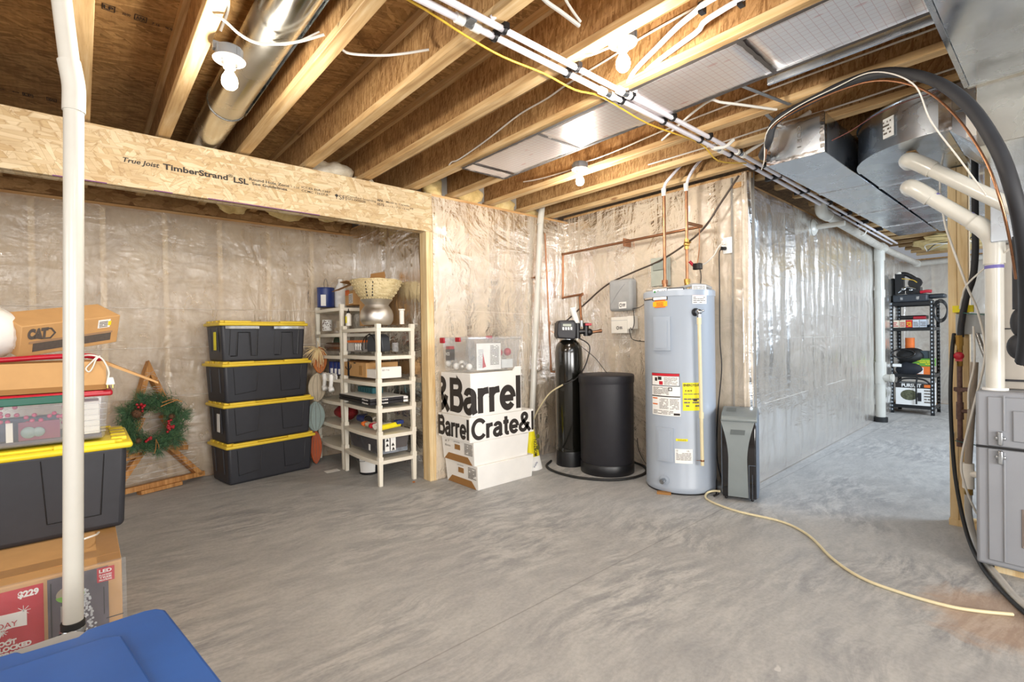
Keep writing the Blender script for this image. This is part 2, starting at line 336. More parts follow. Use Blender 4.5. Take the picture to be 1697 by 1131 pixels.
class MB:
    def __init__(s): s.v = []; s.f = []
    def add(s, vs, fs):
        n = len(s.v); s.v += [Vector(x) for x in vs]; s.f += [[i+n for i in f] for f in fs]; return s
    def box(s, x0, x1, y0, y1, z0, z1, R=None, c=None):
        vs = [V(x, y, z) for z in (z0, z1) for y in (y0, y1) for x in (x0, x1)]
        if R is not None:
            c = Vector(c) if c is not None else V((x0+x1)/2, (y0+y1)/2, (z0+z1)/2); vs = [R@(q-c)+c for q in vs]
        return s.add(vs, [(0, 2, 3, 1), (4, 5, 7, 6), (0, 1, 5, 4), (2, 6, 7, 3), (0, 4, 6, 2), (1, 3, 7, 5)])
    def frus(s, b, t, z0, z1):   # rectangles (x0,x1,y0,y1)
        vs = [V(x, y, z0) for y in b[2:] for x in b[:2]] + [V(x, y, z1) for y in t[2:] for x in t[:2]]
        return s.add(vs, [(0, 2, 3, 1), (4, 5, 7, 6), (0, 1, 5, 4), (2, 6, 7, 3), (0, 4, 6, 2), (1, 3, 7, 5)])
    def ring(s, c, u, v, r, n): return [Vector(c)+u*(r*math.cos(2*PI*i/n))+v*(r*math.sin(2*PI*i/n)) for i in range(n)]
    def cyl(s, p0, p1, r0, r1=None, n=24, cap=True):
        p0, p1 = Vector(p0), Vector(p1); r1 = r0 if r1 is None else r1; u, v, d = basis(p1-p0)
        vs = s.ring(p0, u, v, r0, n)+s.ring(p1, u, v, r1, n)
        fs = [(i, (i+1) % n, n+(i+1) % n, n+i) for i in range(n)]
        if cap: fs += [tuple(range(n))[::-1], tuple(range(n, 2*n))]
        return s.add(vs, fs)
    def tube(s, pts, r, n=10, k=6, cap=True, straight=False):
        P = [Vector(p) for p in pts] if straight else smooth_path(pts, k)
        R = r if isinstance(r, (list, tuple)) else [r]*len(P)
        if len(R) != len(P): R = [R[min(len(R)-1, int(i*len(R)/len(P)))] for i in range(len(P))]
        vs = []; u = None
        for i, p in enumerate(P):
            d = (P[min(i+1, len(P)-1)]-P[max(i-1, 0)]).normalized()
            if u is None: u, v, _ = basis(d)
            else:
                u = (u-d*u.dot(d))
                if u.length < 1e-5: u, v, _ = basis(d)
                u.normalize(); v = d.cross(u)
            sc = 1
            if straight and 0 < i < len(P)-1:
                a = (P[i]-P[i-1]).normalized(); sc = 1/max(.6, abs(a.dot(d)))
            vs += s.ring(p, u, v, R[i]*(sc if straight else 1), n)
        fs = []
        for i in range(len(P)-1):
            for j in range(n): fs.append((i*n+j, i*n+(j+1) % n, (i+1)*n+(j+1) % n, (i+1)*n+j))
        if cap: fs += [tuple(range(n))[::-1], tuple(range((len(P)-1)*n, len(P)*n))]
        return s.add(vs, fs)
    def lathe(s, prof, c=(0, 0, 0), n=32, ax=(0, 0, 1), cap=True):
        u, v, d = basis(ax); c = Vector(c)
        vs = []
        for r, h in prof: vs += s.ring(c+d*h, u, v, max(r, 1e-4), n)
        m = len(prof); fs = []
        for i in range(m-1):
            for j in range(n): fs.append((i*n+j, i*n+(j+1) % n, (i+1)*n+(j+1) % n, (i+1)*n+j))
        if cap: fs += [tuple(range(n))[::-1], tuple(range((m-1)*n, m*n))]
        return s.add(vs, fs)
    def prism(s, poly, o, u, v, depth):
        o, u, v = Vector(o), Vector(u), Vector(v); w_ = u.cross(v).normalized()*depth; n = len(poly)
        a = [o+u*p[0]+v*p[1] for p in poly]; b = [q+w_ for q in a]
        return s.add(a+b, [tuple(range(n))[::-1], tuple(range(n, 2*n))]+[(i, (i+1) % n, n+(i+1) % n, n+i) for i in range(n)])
    def ball(s, c, r, nu=14, nv=8, sc=(1, 1, 1)):
        prof = [(math.sin(PI*i/nv), -math.cos(PI*i/nv)) for i in range(nv+1)]
        t = MB().lathe(prof, n=nu, cap=False)
        return s.add([Vector(c)+V(q.x*r*sc[0], q.y*r*sc[1], q.z*r*sc[2]) for q in t.v], t.f)
    def tray(s, x0, x1, y0, y1, z0, z1, t=.004):   # open-top box with walls
        s.box(x0, x1, y0, y1, z0, z0+t)
        s.box(x0, x0+t, y0, y1, z0, z1); s.box(x1-t, x1, y0, y1, z0, z1)
        return s.box(x0+t, x1-t, y0, y0+t, z0, z1).box(x0+t, x1-t, y1-t, y1, z0, z1)
    def grid(s, fn, nu, nv):
        vs = [fn(i/nu, j/nv) for j in range(nv+1) for i in range(nu+1)]
        return s.add(vs, [(j*(nu+1)+i, j*(nu+1)+i+1, (j+1)*(nu+1)+i+1, (j+1)*(nu+1)+i) for j in range(nv) for i in range(nu)])
    def xf(s, Mx, k0=0):
        s.v = s.v[:k0]+[Mx@q for q in s.v[k0:]]; return s
    def comps(s):
        par = list(range(len(s.v)))
        def fd(a):
            while par[a] != a: par[a] = par[par[a]]; a = par[a]
            return a
        for f in s.f:
            for i in f[1:]: par[fd(i)] = fd(f[0])
        g = {}
        for f in s.f: g.setdefault(fd(f[0]), []).append(f)
        out = []
        for fs in g.values():
            idx = sorted({i for f in fs for i in f}); mp = {q: k for k, q in enumerate(idx)}; m = MB(); m.v = [s.v[i] for i in idx]; m.f = [[mp[i] for i in f] for f in fs]; out.append(m)
        return out
    def build(s, name, mat, parent=None, local=False, smooth=None, bevel=0, seg=2, sub=0, solid=0):
        if parent is not None and name in SPLIT:
            cs = s.comps()
            if 1 < len(cs) <= 100:
                nm = SPLIT[name]; r = None
                for c in cs: r = c._build(nm, mat, parent, local, smooth, bevel, seg, sub, solid)
                return r
            name = SPLIT[name]
        return s._build(name, mat, parent, local, smooth, bevel, seg, sub, solid)
    def _build(s, name, mat, parent=None, local=False, smooth=None, bevel=0, seg=2, sub=0, solid=0):
        me = bpy.data.meshes.new(name)
        vs = s.v
        if parent is not None and not local:
            inv = parent['_m'] if False else wm(parent).inverted(); vs = [inv@q for q in vs]
        me.from_pydata([tuple(q) for q in vs], [], s.f)
        bm = bmesh.new(); bm.from_mesh(me); bmesh.ops.recalc_face_normals(bm, faces=bm.faces); bm.to_mesh(me); bm.free()
        if smooth is not None:
            me.polygons.foreach_set('use_smooth', [True]*len(me.polygons)); me.set_sharp_from_angle(angle=math.radians(smooth))
        me.materials.append(mat)
        o = bpy.data.objects.new(name, me); COL.objects.link(o)
        if parent is not None: o.parent = parent
        if bevel:
            m = o.modifiers.new('bevel', 'BEVEL'); m.width = bevel; m.segments = seg; m.limit_method = 'ANGLE'; m.angle_limit = math.radians(35); m.harden_normals = False
            if smooth is None: me.polygons.foreach_set('use_smooth', [True]*len(me.polygons)); me.set_sharp_from_angle(angle=math.radians(30))
        if sub:
            m = o.modifiers.new('sub', 'SUBSURF'); m.levels = sub; m.render_levels = sub
        if solid:
            m = o.modifiers.new('solid', 'SOLIDIFY'); m.thickness = solid
        return o
def wm(o):
    m = Matrix.Translation(o.location)@o.rotation_euler.to_matrix().to_4x4()@Matrix.Diagonal((*o.scale, 1))
    return wm(o.parent)@m if o.parent else m
def tag(o, label, cat, group=None, kind=None):
    if label: o['label'] = label
    if cat: o['category'] = cat
    if group: o['group'] = group
    if kind: o['kind'] = kind
    return o
def thing(name, label, cat, loc=(0, 0, 0), rz=0, group=None, rot=None):
    o = bpy.data.objects.new(name, None); COL.objects.link(o); o.empty_display_size = .05
    o.location = loc; o.rotation_euler = rot if rot else (0, 0, rz)
    return tag(o, label, cat, group)
def struct(o): o['kind'] = 'structure'; return o
def dup(root, loc, rz=0, label=None):
    r = root.copy(); COL.objects.link(r); r.location = loc; r.rotation_euler = (0, 0, rz)
    if label: r['label'] = label
    for ch in list(root.children):
        c = ch.copy(); COL.objects.link(c); c.parent = r
        for g in list(ch.children):
            d = g.copy(); COL.objects.link(d); d.parent = c
    return r
_tc = {}
def text_mesh(s, bold=0, depth=.0006):
    cu = bpy.data.curves.new('t', 'FONT'); cu.body = s; cu.size = 1; cu.extrude = 0; cu.offset = bold; cu.resolution_u = 4
    o = bpy.data.objects.new('t', cu); COL.objects.link(o)
    me = bpy.data.meshes.new_from_object(o)
    vs = [v.co.copy() for v in me.vertices]; fs = [list(p.vertices) for p in me.polygons]
    bpy.data.objects.remove(o); bpy.data.curves.remove(cu); bpy.data.meshes.remove(me)
    return vs, fs
def lettering(name, s, o, u, v, h, mat, parent, w=None, bold=0, lift=.0006, local=False, clip=None, bend=None, slant=0, label=None):
    """letters standing on the plane at o (bottom-left), u right, v up; h = cap height; w = total width"""
    vs, fs = text_mesh(s, bold)
    if not vs: return None
    x0 = min(q.x for q in vs); x1 = max(q.x for q in vs); k = h/.7
    kx = (w/(x1-x0)) if w else k
    me = bpy.data.meshes.new(name)
    me.from_pydata([((q.x-x0)*kx+slant*q.y*k, q.y*k, 0) for q in vs], [], fs)
    bm = bmesh.new(); bm.from_mesh(me)
    def cut(x, clear_in, clear_out, axis=0):
        co = [0, 0, 0]; co[axis] = x; no = [0, 0, 0]; no[axis] = 1
        bmesh.ops.bisect_plane(bm, geom=bm.verts[:]+bm.edges[:]+bm.faces[:], plane_co=co, plane_no=no, clear_inner=clear_in, clear_outer=clear_out)
    if clip:
        if clip[0] is not None: cut(clip[0], True, False)
        if clip[1] is not None: cut(clip[1], False, True)
    o, u, v = Vector(o), Vector(u).normalized(), Vector(v).normalized(); nrm = u.cross(v)
    if bend is not None:      # (x of the corner, direction along which letters before the corner lie, its normal)
        cut(bend[0], False, False)
    for q in bm.verts:
        x, y = q.co.x, q.co.y
        if bend is not None and x < bend[0]-1e-6:
            d = Vector(bend[1]).normalized(); q.co = o+u*bend[0]+d*(x-bend[0])+v*y+Vector(bend[2])*lift
        elif bend is not None and abs(x-bend[0]) <= 1e-6:
            q.co = o+u*x+v*y+(nrm+Vector(bend[2]))*lift
        else: q.co = o+u*x+v*y+nrm*lift
    if parent is not None and not local:
        inv = wm(parent).inverted()
        for q in bm.verts: q.co = inv@q.co
    bm.to_mesh(me); bm.free(); me.materials.append(mat)
    ob = bpy.data.objects.new(name, me); COL.objects.link(ob)
    if parent is not None: ob.parent = parent
    if label: ob['label'] = label
    return ob
def arcp2(cx, cy, rx, ry, a0, a1, n=18): return [(cx+rx*math.cos(math.radians(a0+(a1-a0)*i/n)), cy+ry*math.sin(math.radians(a0+(a1-a0)*i/n))) for i in range(n+1)]
W_ = .195; H_ = W_/2
GLY = {
 'B': (.70, [[(H_, 0), (H_, 1)], [(H_, 1-H_), (.38, 1-H_)]+arcp2(.38, .745, .17, .17, 90, -90, 12)+[(H_, .56)], [(H_, .56), (.40, .56)]+arcp2(.40, .32, .20, .237, 85, -90, 12)+[(H_, H_)]]),
 'a': (.60, [arcp2(.285, .50, .17, .155, 172, 0, 14)+[(.455, .12), (.50, .0)], [(.455, .43), (.30, .40)]+arcp2(.245, .225, .165, .16, 100, 290, 14)+[(.40, .13), (.455, .26)]]),
 'r': (.42, [[(H_, 0), (H_, .72)], arcp2(.31, .40, .225, .235, 175, 88, 10)+[(.40, .645)]]),
 'e': (.62, [[(.08, .345), (.53, .345)], arcp2(.305, .36, .225, .285, 0, 322, 30)]),
 'l': (.24, [[(H_+.02, 0), (H_+.02, 1)]]),
 'C': (.84, [arcp2(.45, .5, .36, .435, 38, 322, 34)]),
 't': (.40, [[(.19, .93), (.19, .20)]+arcp2(.29, .18, .10, .105, 180, 280, 8)+[(.37, .08)], [(.02, .655), (.36, .655)]]),
 '&': (.82, [[(.74, .0), (.235, .62)]+arcp2(.375, .765, .155, .16, 205, -40, 18)+[(.20, .42)]+arcp2(.285, .255, .205, .185, 140, 300, 16)+[(.56, .26), (.63, .46)]]),
}
def big_letters(s, o, u, v, h, w, mat, parent, clip=None, bend=None, lift=.0015):
    vs = []; fs = []; x = 0
    for ch in s:
        adv, strokes = GLY[ch]
        for k, st in enumerate(strokes):
            n0 = len(vs)
            for i, p in enumerate(st):
                a = st[max(i-1, 0)]; b = st[min(i+1, len(st)-1)]; d = Vector((b[0]-a[0], b[1]-a[1])).normalized()
                mi = 1
                if 0 < i < len(st)-1:
                    d1 = Vector((p[0]-a[0], p[1]-a[1])).normalized(); mi = 1/max(.55, abs(d1.dot(d)))
                n = Vector((-d.y, d.x))*H_*mi
                vs += [(x+p[0]+n.x, p[1]+n.y, k*.002), (x+p[0]-n.x, p[1]-n.y, k*.002)]
            for i in range(len(st)-1): fs.append((n0+2*i, n0+2*i+1, n0+2*i+3, n0+2*i+2))
        x += adv
    kx = w/x; me = bpy.data.meshes.new('big_letters'); me.from_pydata([(a*kx, b*h, c) for a, b, c in vs], [], fs)
    bm = bmesh.new(); bm.from_mesh(me)
    def cut(x, ci, co): bmesh.ops.bisect_plane(bm, geom=bm.verts[:]+bm.edges[:]+bm.faces[:], plane_co=(x, 0, 0), plane_no=(1, 0, 0), clear_inner=ci, clear_outer=co)
    if clip:
        if clip[0] is not None: cut(clip[0], True, False)
        if clip[1] is not None: cut(clip[1], False, True)
    if bend: cut(bend[0], False, False)
    o, u, v = Vector(o), Vector(u), Vector(v); nrm = u.cross(v)
    for q in bm.verts:
        x, y, e = q.co.x, q.co.y, q.co.z*.1
        if bend and x < bend[0]-1e-6: q.co = o+u*bend[0]+Vector(bend[1])*(x-bend[0])+v*y+Vector(bend[2])*(lift+e)
        elif bend and abs(x-bend[0]) <= 1e-6: q.co = o+u*x+v*y+(nrm+Vector(bend[2]))*(lift+e)
        else: q.co = o+u*x+v*y+nrm*(lift+e)
    inv = wm(parent).inverted()
    for q in bm.verts: q.co = inv@q.co
    bm.to_mesh(me); bm.free(); me.materials.append(mat)
    ob = bpy.data.objects.new('big_letters', me); COL.objects.link(ob); ob.parent = parent; return ob
def patch(name, o, u, v, w_, h, mat, parent, t=.001, local=False, label=None):
    """thin sticker: o bottom-left corner"""
    o, u, v = Vector(o), Vector(u).normalized(), Vector(v).normalized()
    ob = MB().prism([(0, 0), (w_, 0), (w_, h), (0, h)], o, u, v, t).build(name, mat, parent, local)
    if label: ob['label'] = label
    return ob
def lines(name, o, u, v, w_, h, n, mat, parent, local=False, t=.0012, fill=.45, seed=1, dens=.9):
    """rows of small print as broken bars"""
    rd = random.Random(seed); o, u, v = Vector(o), Vector(u).normalized(), Vector(v).normalized(); m = MB()
    for i in range(n):
        y = h*(i+.5)/n; hh = h/n*fill; x = 0
        while x < w_*.98:
            L = w_*rd.uniform(.08, .3); L = min(L, w_-x)
            if rd.random() < dens: m.prism([(x, y-hh/2), (x+L*.88, y-hh/2), (x+L*.88, y+hh/2), (x, y+hh/2)], o, u, v, t)
            x += L
    return m.build(name, mat, parent, local)
X_, Y_, Z_ = V(1, 0, 0), V(0, 1, 0), V(0, 0, 1)

# ================================================================ STRUCTURE
JZ, DZ = 2.39, 2.69        # underside of joists, underside of floor deck
struct(MB().box(-3.2, 10.9, -3.2, 5.6, -.1, 0).build('floor', conc))
struct(MB().box(-3.2, 10.9, -3.2, 5.6, DZ, DZ+.03).build('ceiling', osb_deck))
# outer walls out of view
struct(MB().box(-3.3, -3.2, -3.2, 5.6, 0, DZ).build('wall_left', conc_wall))
struct(MB().box(-3.2, 10.9, -3.3, -3.2, 0, DZ).build('wall_near', conc_wall))

def wall(name, p0, p1, nrm, z1, studs, sheet_mat, thick=.10, seed=0, amp=.012, plate=True, z_back=None, dens=45, pl_mat=None, rip=.25):
    """framed wall: insulation behind studs, poly sheet in front. nrm points into the room."""
    p0, p1, nrm = Vector((*p0, 0)), Vector((*p1, 0)), Vector((*nrm, 0)).normalized(); d = p1-p0; L = d.length; d.normalize()
    def q(s, off, z): return p0+d*s+nrm*off+Z_*z
    def bx(m, s0, s1, o0, o1, z0, z1): return m.add([q(s, o, z) for z in (z0, z1) for o in (o0, o1) for s in (s0, s1)], [(0, 2, 3, 1), (4, 5, 7, 6), (0, 1, 5, 4), (2, 6, 7, 3), (0, 4, 6, 2), (1, 3, 7, 5)])
    root = struct(bx(MB(), 0, L, -.11, -thick, 0, z_back or z1).build(name, conc_wall))
    def ins(a, b):
        s, z = a*L, .03+b*(z1-.05)
        # batts bulge between studs
        dd = min([abs(s-t) for t in studs]+[.2]); bul = -.055+.03*min(1, dd/.12)+.006*noise.noise(V(s*4+seed, z*2, 1))
        return q(s, bul, z)
    MB().grid(ins, max(8, int(L*22)), 40).build('insulation', batts, root, smooth=60)
    for s in studs: bx(MB(), max(0, s-.019), min(L, s+.019), -.09, -.012, .04, z1-.04).build('stud', stud_wood, root)
    if plate:
        bx(MB(), 0, L, -.09, -.010, z1-.04, z1).build('top_plate', pl_mat or plate_wood, root)
        bx(MB(), 0, L, -.09, -.010, 0, .04).build('bottom_plate', plate_wood, root)
    def sh(a, b):
        s, z = a*L, .005+b*(z1-.03)
        n1 = noise.noise(V(s*7+seed*3.1, z*1.1, seed)); n2 = noise.noise(V(s*2.2, z*4.5+seed, 5+seed)); n3 = noise.noise(V(s*18, z*2.5, 9+seed))
        dd = min([abs(s-t) for t in studs]+[.2])
        e = min(1, min(b, 1-b)*14)
        return q(s, .004+max(-.004, amp*(n1+.7*n2+rip*n3)+amp)*e*min(1, .35+dd/.1), z)
    MB().grid(sh, int(L*dens), int(z1*dens*.7)).build('plastic_sheet', sheet_mat, root, smooth=180)
    return root
# back wall of the alcove, seen under the beam
wb = wall('wall_back', (-3.2, 5.04), (2.30, 5.04), (0, -1), 2.30, [.10+.405*i for i in range(0, 13)], poly, seed=1, z_back=DZ)
# alcove right side wall
wall('wall_alcove', (2.16, 5.04), (2.16, 3.61), (-1, 0), 2.36, [.02, .42, .82, 1.22], poly_dense, seed=2)
# jog wall right of the beam
wall('wall_jog', (2.20, 3.50), (3.82, 3.50), (0, -1), 2.385, [.03, .40, .80, 1.20, 1.58], poly_dense, seed=3, z_back=DZ, amp=.009, rip=.1)
# wall behind the water heater
wall('wall_heater', (3.82, 3.52), (3.82, 1.62), (-1, 0), 2.42, [.02, .25, .65, 1.05, 1.45, 1.78], poly_dense, seed=4, amp=.010, rip=.08)
# long corridor wall
wall('wall_corridor', (3.80, 1.635), (10.40, 1.80), (.025, -1), 2.34, [.12]+[.4*i for i in range(1, 16)], poly_cool, seed=5, amp=.014, z_back=2.385, dens=36, rip=.05)
wall('wall_end', (10.38, 1.9), (10.38, -3.2), (-1, 0), 2.36, [.4*i for i in range(1, 12)], poly_cool, seed=6)
def cornerf(a, b):
    t = a*PI/2; z = .005+b*2.40; r = .045+.010*noise.noise(V(a*2, z*3, 1))+.012*noise.noise(V(a*3, z*1.2, 7))
    if a < .01 or a > .99: r = .05
    c = V(3.835, 1.655, 0)
    return c+V(-math.cos(t)*r*1.0, -math.sin(t)*r, z)
MB().grid(cornerf, 16, 90).build('corner_sheet', poly_dense, bpy.data.objects['wall_heater'], smooth=180)
def fold(wall_, p, q, r=.0022, seed=0):
    p, q = Vector(p), Vector(q); pts_ = [p.lerp(q, i/14)+V(.004*noise.noise(V(i*.7, seed, 0)), .004*noise.noise(V(i*.9, seed, 3)), .006*noise.noise(V(i*.5, seed, 6))) for i in range(15)]
    MB().tube(pts_, r, n=6, k=2).build('sheet_fold', fold_m, bpy.data.objects[wall_], smooth=60)
fold_m = plain('sheet_fold', '#eee9e0', .12, var=.02, coat=1)
for i, (z, x0, x1) in enumerate(((1.36, 4.1, 6.9), (1.14, 3.95, 7.1), (1.66, 4.3, 7.2), (.62, 4.1, 6.4))):
    fold('wall_corridor', (x0, 1.617+(x0-3.8)*.025, z), (x1, 1.617+(x1-3.8)*.025, z+(.03 if i == 3 else -.01)), seed=i)
for i, (z, x0, x1) in enumerate(((1.46, -.9, 2.0), (1.13, -.6, 1.9), (.72, -.4, 1.2), (.30, .1, 1.1))):
    fold('wall_back', (x0, 5.012, z), (x1, 5.012, z+.015), .0015, seed=i+7)
for i, (z, x0, x1) in enumerate(((1.42, 2.35, 3.3), (.98, 2.8, 3.6))): fold('wall_jog', (x0, 3.475, z), (x1, 3.475, z-.02), .001, seed=i+17)
fold('wall_heater', (3.79, 3.3, 1.15), (3.79, 1.9, 1.13), .001, seed=31)
# pieces of the walls above the plates: rim boards at the ends of the joists
struct(MB().box(2.22, 3.7, 3.66, 3.69, 2.39, DZ).build('trim_1', osb_web))
struct(MB().box(-3.2, 2.2, 5.08, 5.11, 2.31, DZ).build('trim_2', osb_web))
# horizontal folds / tape lines in the sheets
# ---------------------------------------------------------------- joists
jx = [-.433, -.02+.045, .385, .81, 1.215, 1.64, 2.045, 2.43, 2.84, 3.24, 3.63]
jl = ['open web wooden ceiling joist at the far left, left of the white vent pipe',
      'wooden ceiling joist directly behind the top of the white vent pipe',
      'wooden ceiling joist with the left lit bulb fixture on its side',
      'wooden ceiling joist along the right side of the round metal duct',
      'ceiling joist with a white cable crossing to it, next right of the duct joist',
      'wooden ceiling joist with white fluff insulation on both sides of its far end',
      'wooden ceiling joist carrying a clipped white cable, left of the foil faced panels',
      'wooden ceiling joist along the right edge of the foil faced panels',
      'wooden ceiling joist with the small far bulb fixture on its side',
      'wooden ceiling joist just in front of the last one above the water heater',
      'last wooden ceiling joist, resting along the top of the plastic wall behind the water heater']
def joist(x, y0, y1, label, web=osb_web):
    t = thing('ceiling_joist', label, 'ceiling joist', (x, (y0+y1)/2, JZ), 0, 'wooden ceiling joists')
    h = .031
    MB().box(x-h, x+h, y0, y1, JZ, JZ+.038).build('bottom_flange', fl_wood, t, bevel=.002, seg=1)
    MB().box(x-h, x+h, y0, y1, DZ-.04, DZ-.001).build('top_flange', fl_wood, t)
    m = MB(); y = y0; 
    MB().box(x-.005, x+.005, y0, y1, JZ+.038, DZ-.04).build('web', web, t)
    return t
for i, x in enumerate(jx):
    joist(x, -3.1, 5.05 if x < 2.1 else 3.64, jl[i])
x = 4.04; k = 0
while x < 10.2:
    joist(x, -3.1, 1.66, 'wooden ceiling joist over the corridor, above the silver ducts', osb_web)['group'] = 'joists above the corridor ducts'
    x += .406
# ---------------------------------------------------------------- header beam with print
bt = thing('support_beam', 'pale strand lumber header beam with black printed lettering', 'beam', (0, 3.52, 2.06))
MB().box(-3.15, 2.205, 3.50, 3.545, 2.062, 2.378).build('board', osb_beam, bt, bevel=.002, seg=1)
for a, b_ in ((-.10, .12), (.33, .42), (.60, 1.28)):
    MB().box(a, b_, 3.4995, 3.51, 2.0612, 2.066).build('purple_edge_mark', purple, bt)
MB().box(-3.15, 2.205, 3.56, 3.60, 2.062, 2.378).build('rear_board', osb_beam, bt)
def print_on(s, x, z, h, w_, bold=0, slant=0):
    lettering('printed_text', s, (x, 3.5, z), X_, Z_, h, ink, bt, w=w_, bold=bold, lift=.0012, slant=slant)
print_on('True Joist', .185, 2.198, .026, .17, .02, .25)
print_on('TimberStrand', .375, 2.196, .032, .335, .03)
print_on('®', .712, 2.218, .018, .026, .01)
print_on('LSL', .742, 2.190, .034, .085, .03)
print_on('Round Hole Zone', .832, 2.221, .017, .245, .02)
print_on('See Guidelines', .848, 2.195, .017, .215, .02)
print_on('1.55E', 1.090, 2.222, .012, .055)
print_on('ICCES ESR-1387', 1.158, 2.231, .014, .20, .01)
print_on('CCMC 12627-R', 1.158, 2.208, .014, .185, .01)
MB().prism([(0, .012), (.014, .022), (.028, .012), (.016, -.002), (.016, -.014), (.012, -.014), (.012, -.002)], (1.388, 3.4985, 2.213), X_, Z_, .001).build('printed_tree_mark', ink, bt)
print_on('SFI', 1.420, 2.200, .032, .056)
print_on('Certified Sourcing', 1.482, 2.225, .016, .225)
print_on('SFI-00008', 1.482, 2.206, .015, .14)
print_on('APA', 1.716, 2.236, .018, .05, .03)
print_on('Made in Canada', 1.79, 2.238, .012, .20, .01)
print_on('0572', 1.716, 2.206, .018, .058, .02)
print_on('11-13-17-D 12-05', 1.79, 2.208, .012, .20)
print_on('06', 2.00, 2.222, .010, .03)

# grade stamps on the deck and joist
st = thing('deck_stamp', 'row of black grade stamps printed on the dark deck boards behind the vent pipe', 'stamp', (.2, 2.86, DZ-.002))
for i, (x, y, s) in enumerate(((.10, 2.86, 'LP'), (.165, 2.86, '23/32'), (.215, 2.86, 'APA'), (.275, 2.86, '7 16'), (.325, 2.86, '%5'), (-.345, 4.15, 'NOA'), (-.285, 4.15, '4x8'), (-.235, 4.16, 'LP'), (-.13, 4.15, 'SEAL'))):
    o_ = Vector((x, y, DZ-.003)); big = i in (0, 2, 7, 8)
    lettering('stamp_text', s, o_, X_, -Y_, .030 if big else .018, ink, st, w=.034 if big else .03, bold=.02)
    if big:
        m = MB()
        for a, b_ in (((0, 0), (.046, .003)), ((0, .047), (.046, .050)), ((0, 0), (.003, .050)), ((.043, 0), (.046, .050))):
            m.prism([(a[0], a[1]), (b_[0], a[1]), (b_[0], b_[1]), (a[0], b_[1])], o_-X_*.006+Y_*.010, X_, -Y_, .001)
        m.build('stamp_frame', ink, st)

# post carrying the beam
pt = thing('support_post', 'pale lumber post under the right end of the printed beam', 'post', (2.18, 3.56, 0))
MB().box(2.142, 2.180, 3.50, 3.60, 0, 2.062).build('inner_stud', stud_wood, pt, bevel=.002, seg=1)
MB().box(2.180, 2.218, 3.498, 3.60, 0, 2.062).build('outer_stud', stud_wood, pt, bevel=.002, seg=1)

# round duct between joists
rd = thing('round_duct', 'round galvanised duct pipe running between ceiling joists', 'duct', (.615, 0, 2.47))
MB().cyl((.615, -3.0, 2.475), (.615, 3.02, 2.475), .092, n=40).build('long_pipe', galv_warm, rd, smooth=40)
MB().cyl((.615, 3.0, 2.475), (.615, 4.9, 2.475), .086, n=40).build('far_pipe', galv_warm, rd, smooth=40)
MB().tube([(.615+.094*math.cos(a), 3.02, 2.475+.094*math.sin(a)) for a in [2*PI*i/32 for i in range(33)]], .004, n=6, straight=True).build('joint_bead', steel, rd, smooth=60)
MB().box(.70, .7015, -3, 3.0, 2.42, 2.53).build('seam', steel, rd)

# foil faced panels stapled under a joist bay
def foil_p(y0, y1, label, x0=2.045, x1=2.43, z=JZ-.006):
    t = thing('foil_duct_panel', label, 'foil panel', ((x0+x1)/2, (y0+y1)/2, z), 0, 'foil panels closing a joist bay')
    MB().grid(lambda a, b: V(x0+(x1-x0)*a, y0+(y1-y0)*b, z+.003*noise.noise(V(a*2, b*3+y0, 1))), 12, 24).build('foil_face', foil_panel, t, smooth=180, solid=.003)
    m = MB()
    for k, (xx) in enumerate((x0, x1)):
        m.grid(lambda a, b: V(xx+(a-.5)*(.022+.012*noise.noise(V(b*14, y0, k))), y0+(y1-y0)*b, z-.004), 1, 22)
    m.build('edge_sealant', tape_dark, t)
    m = MB(); m.grid(lambda a, b: V(x0+(x1-x0)*a, y1+(b-.5)*(.02+.012*noise.noise(V(a*9, y1, 4))), z-.0045), 20, 1).build('end_sealant', tape_dark, t)
foil_p(2.08, 2.72, 'foil faced panel nearest the far jog wall, first of the row between joists')
foil_p(.90, 2.08, 'foil faced panel crossed by the white water pipes, carrying the bright bulb reflection')
foil_p(-.5, .90, 'foil faced panel with red print nearest the camera, at the top of the room')
foil_p(2.72, 2.84, 'narrow sagging foil strip at the far end of the foil panel row')
e = MB().box(2.462, 2.475, -1, .95, JZ-.035, JZ+.0).build('metal_edge_strip', galv)
tag(e, 'bent silver metal strip along the right edge of the printed foil panel', 'metal strip')
def strap(p0, p1, label, wd=.02):
    p0, p1 = Vector(p0), Vector(p1); d = (p1-p0); L = d.length; d.normalize(); s_v = d.cross(Z_).normalized()
    o = MB().prism([(0, -wd/2), (L, -wd/2), (L, wd/2), (0, wd/2)], p0, d, s_v, .003).build('metal_strap', nail)
    return tag(o, label, 'strap')
strap((2.46, 1.07, 2.40), (2.83, .98, 2.385), 'straight silver strap bridging two joists beside the foil panel')
strap((2.87, 1.12, 2.40), (3.05, 1.12, 2.385), 'short silver strap between joists above the silver duct end')

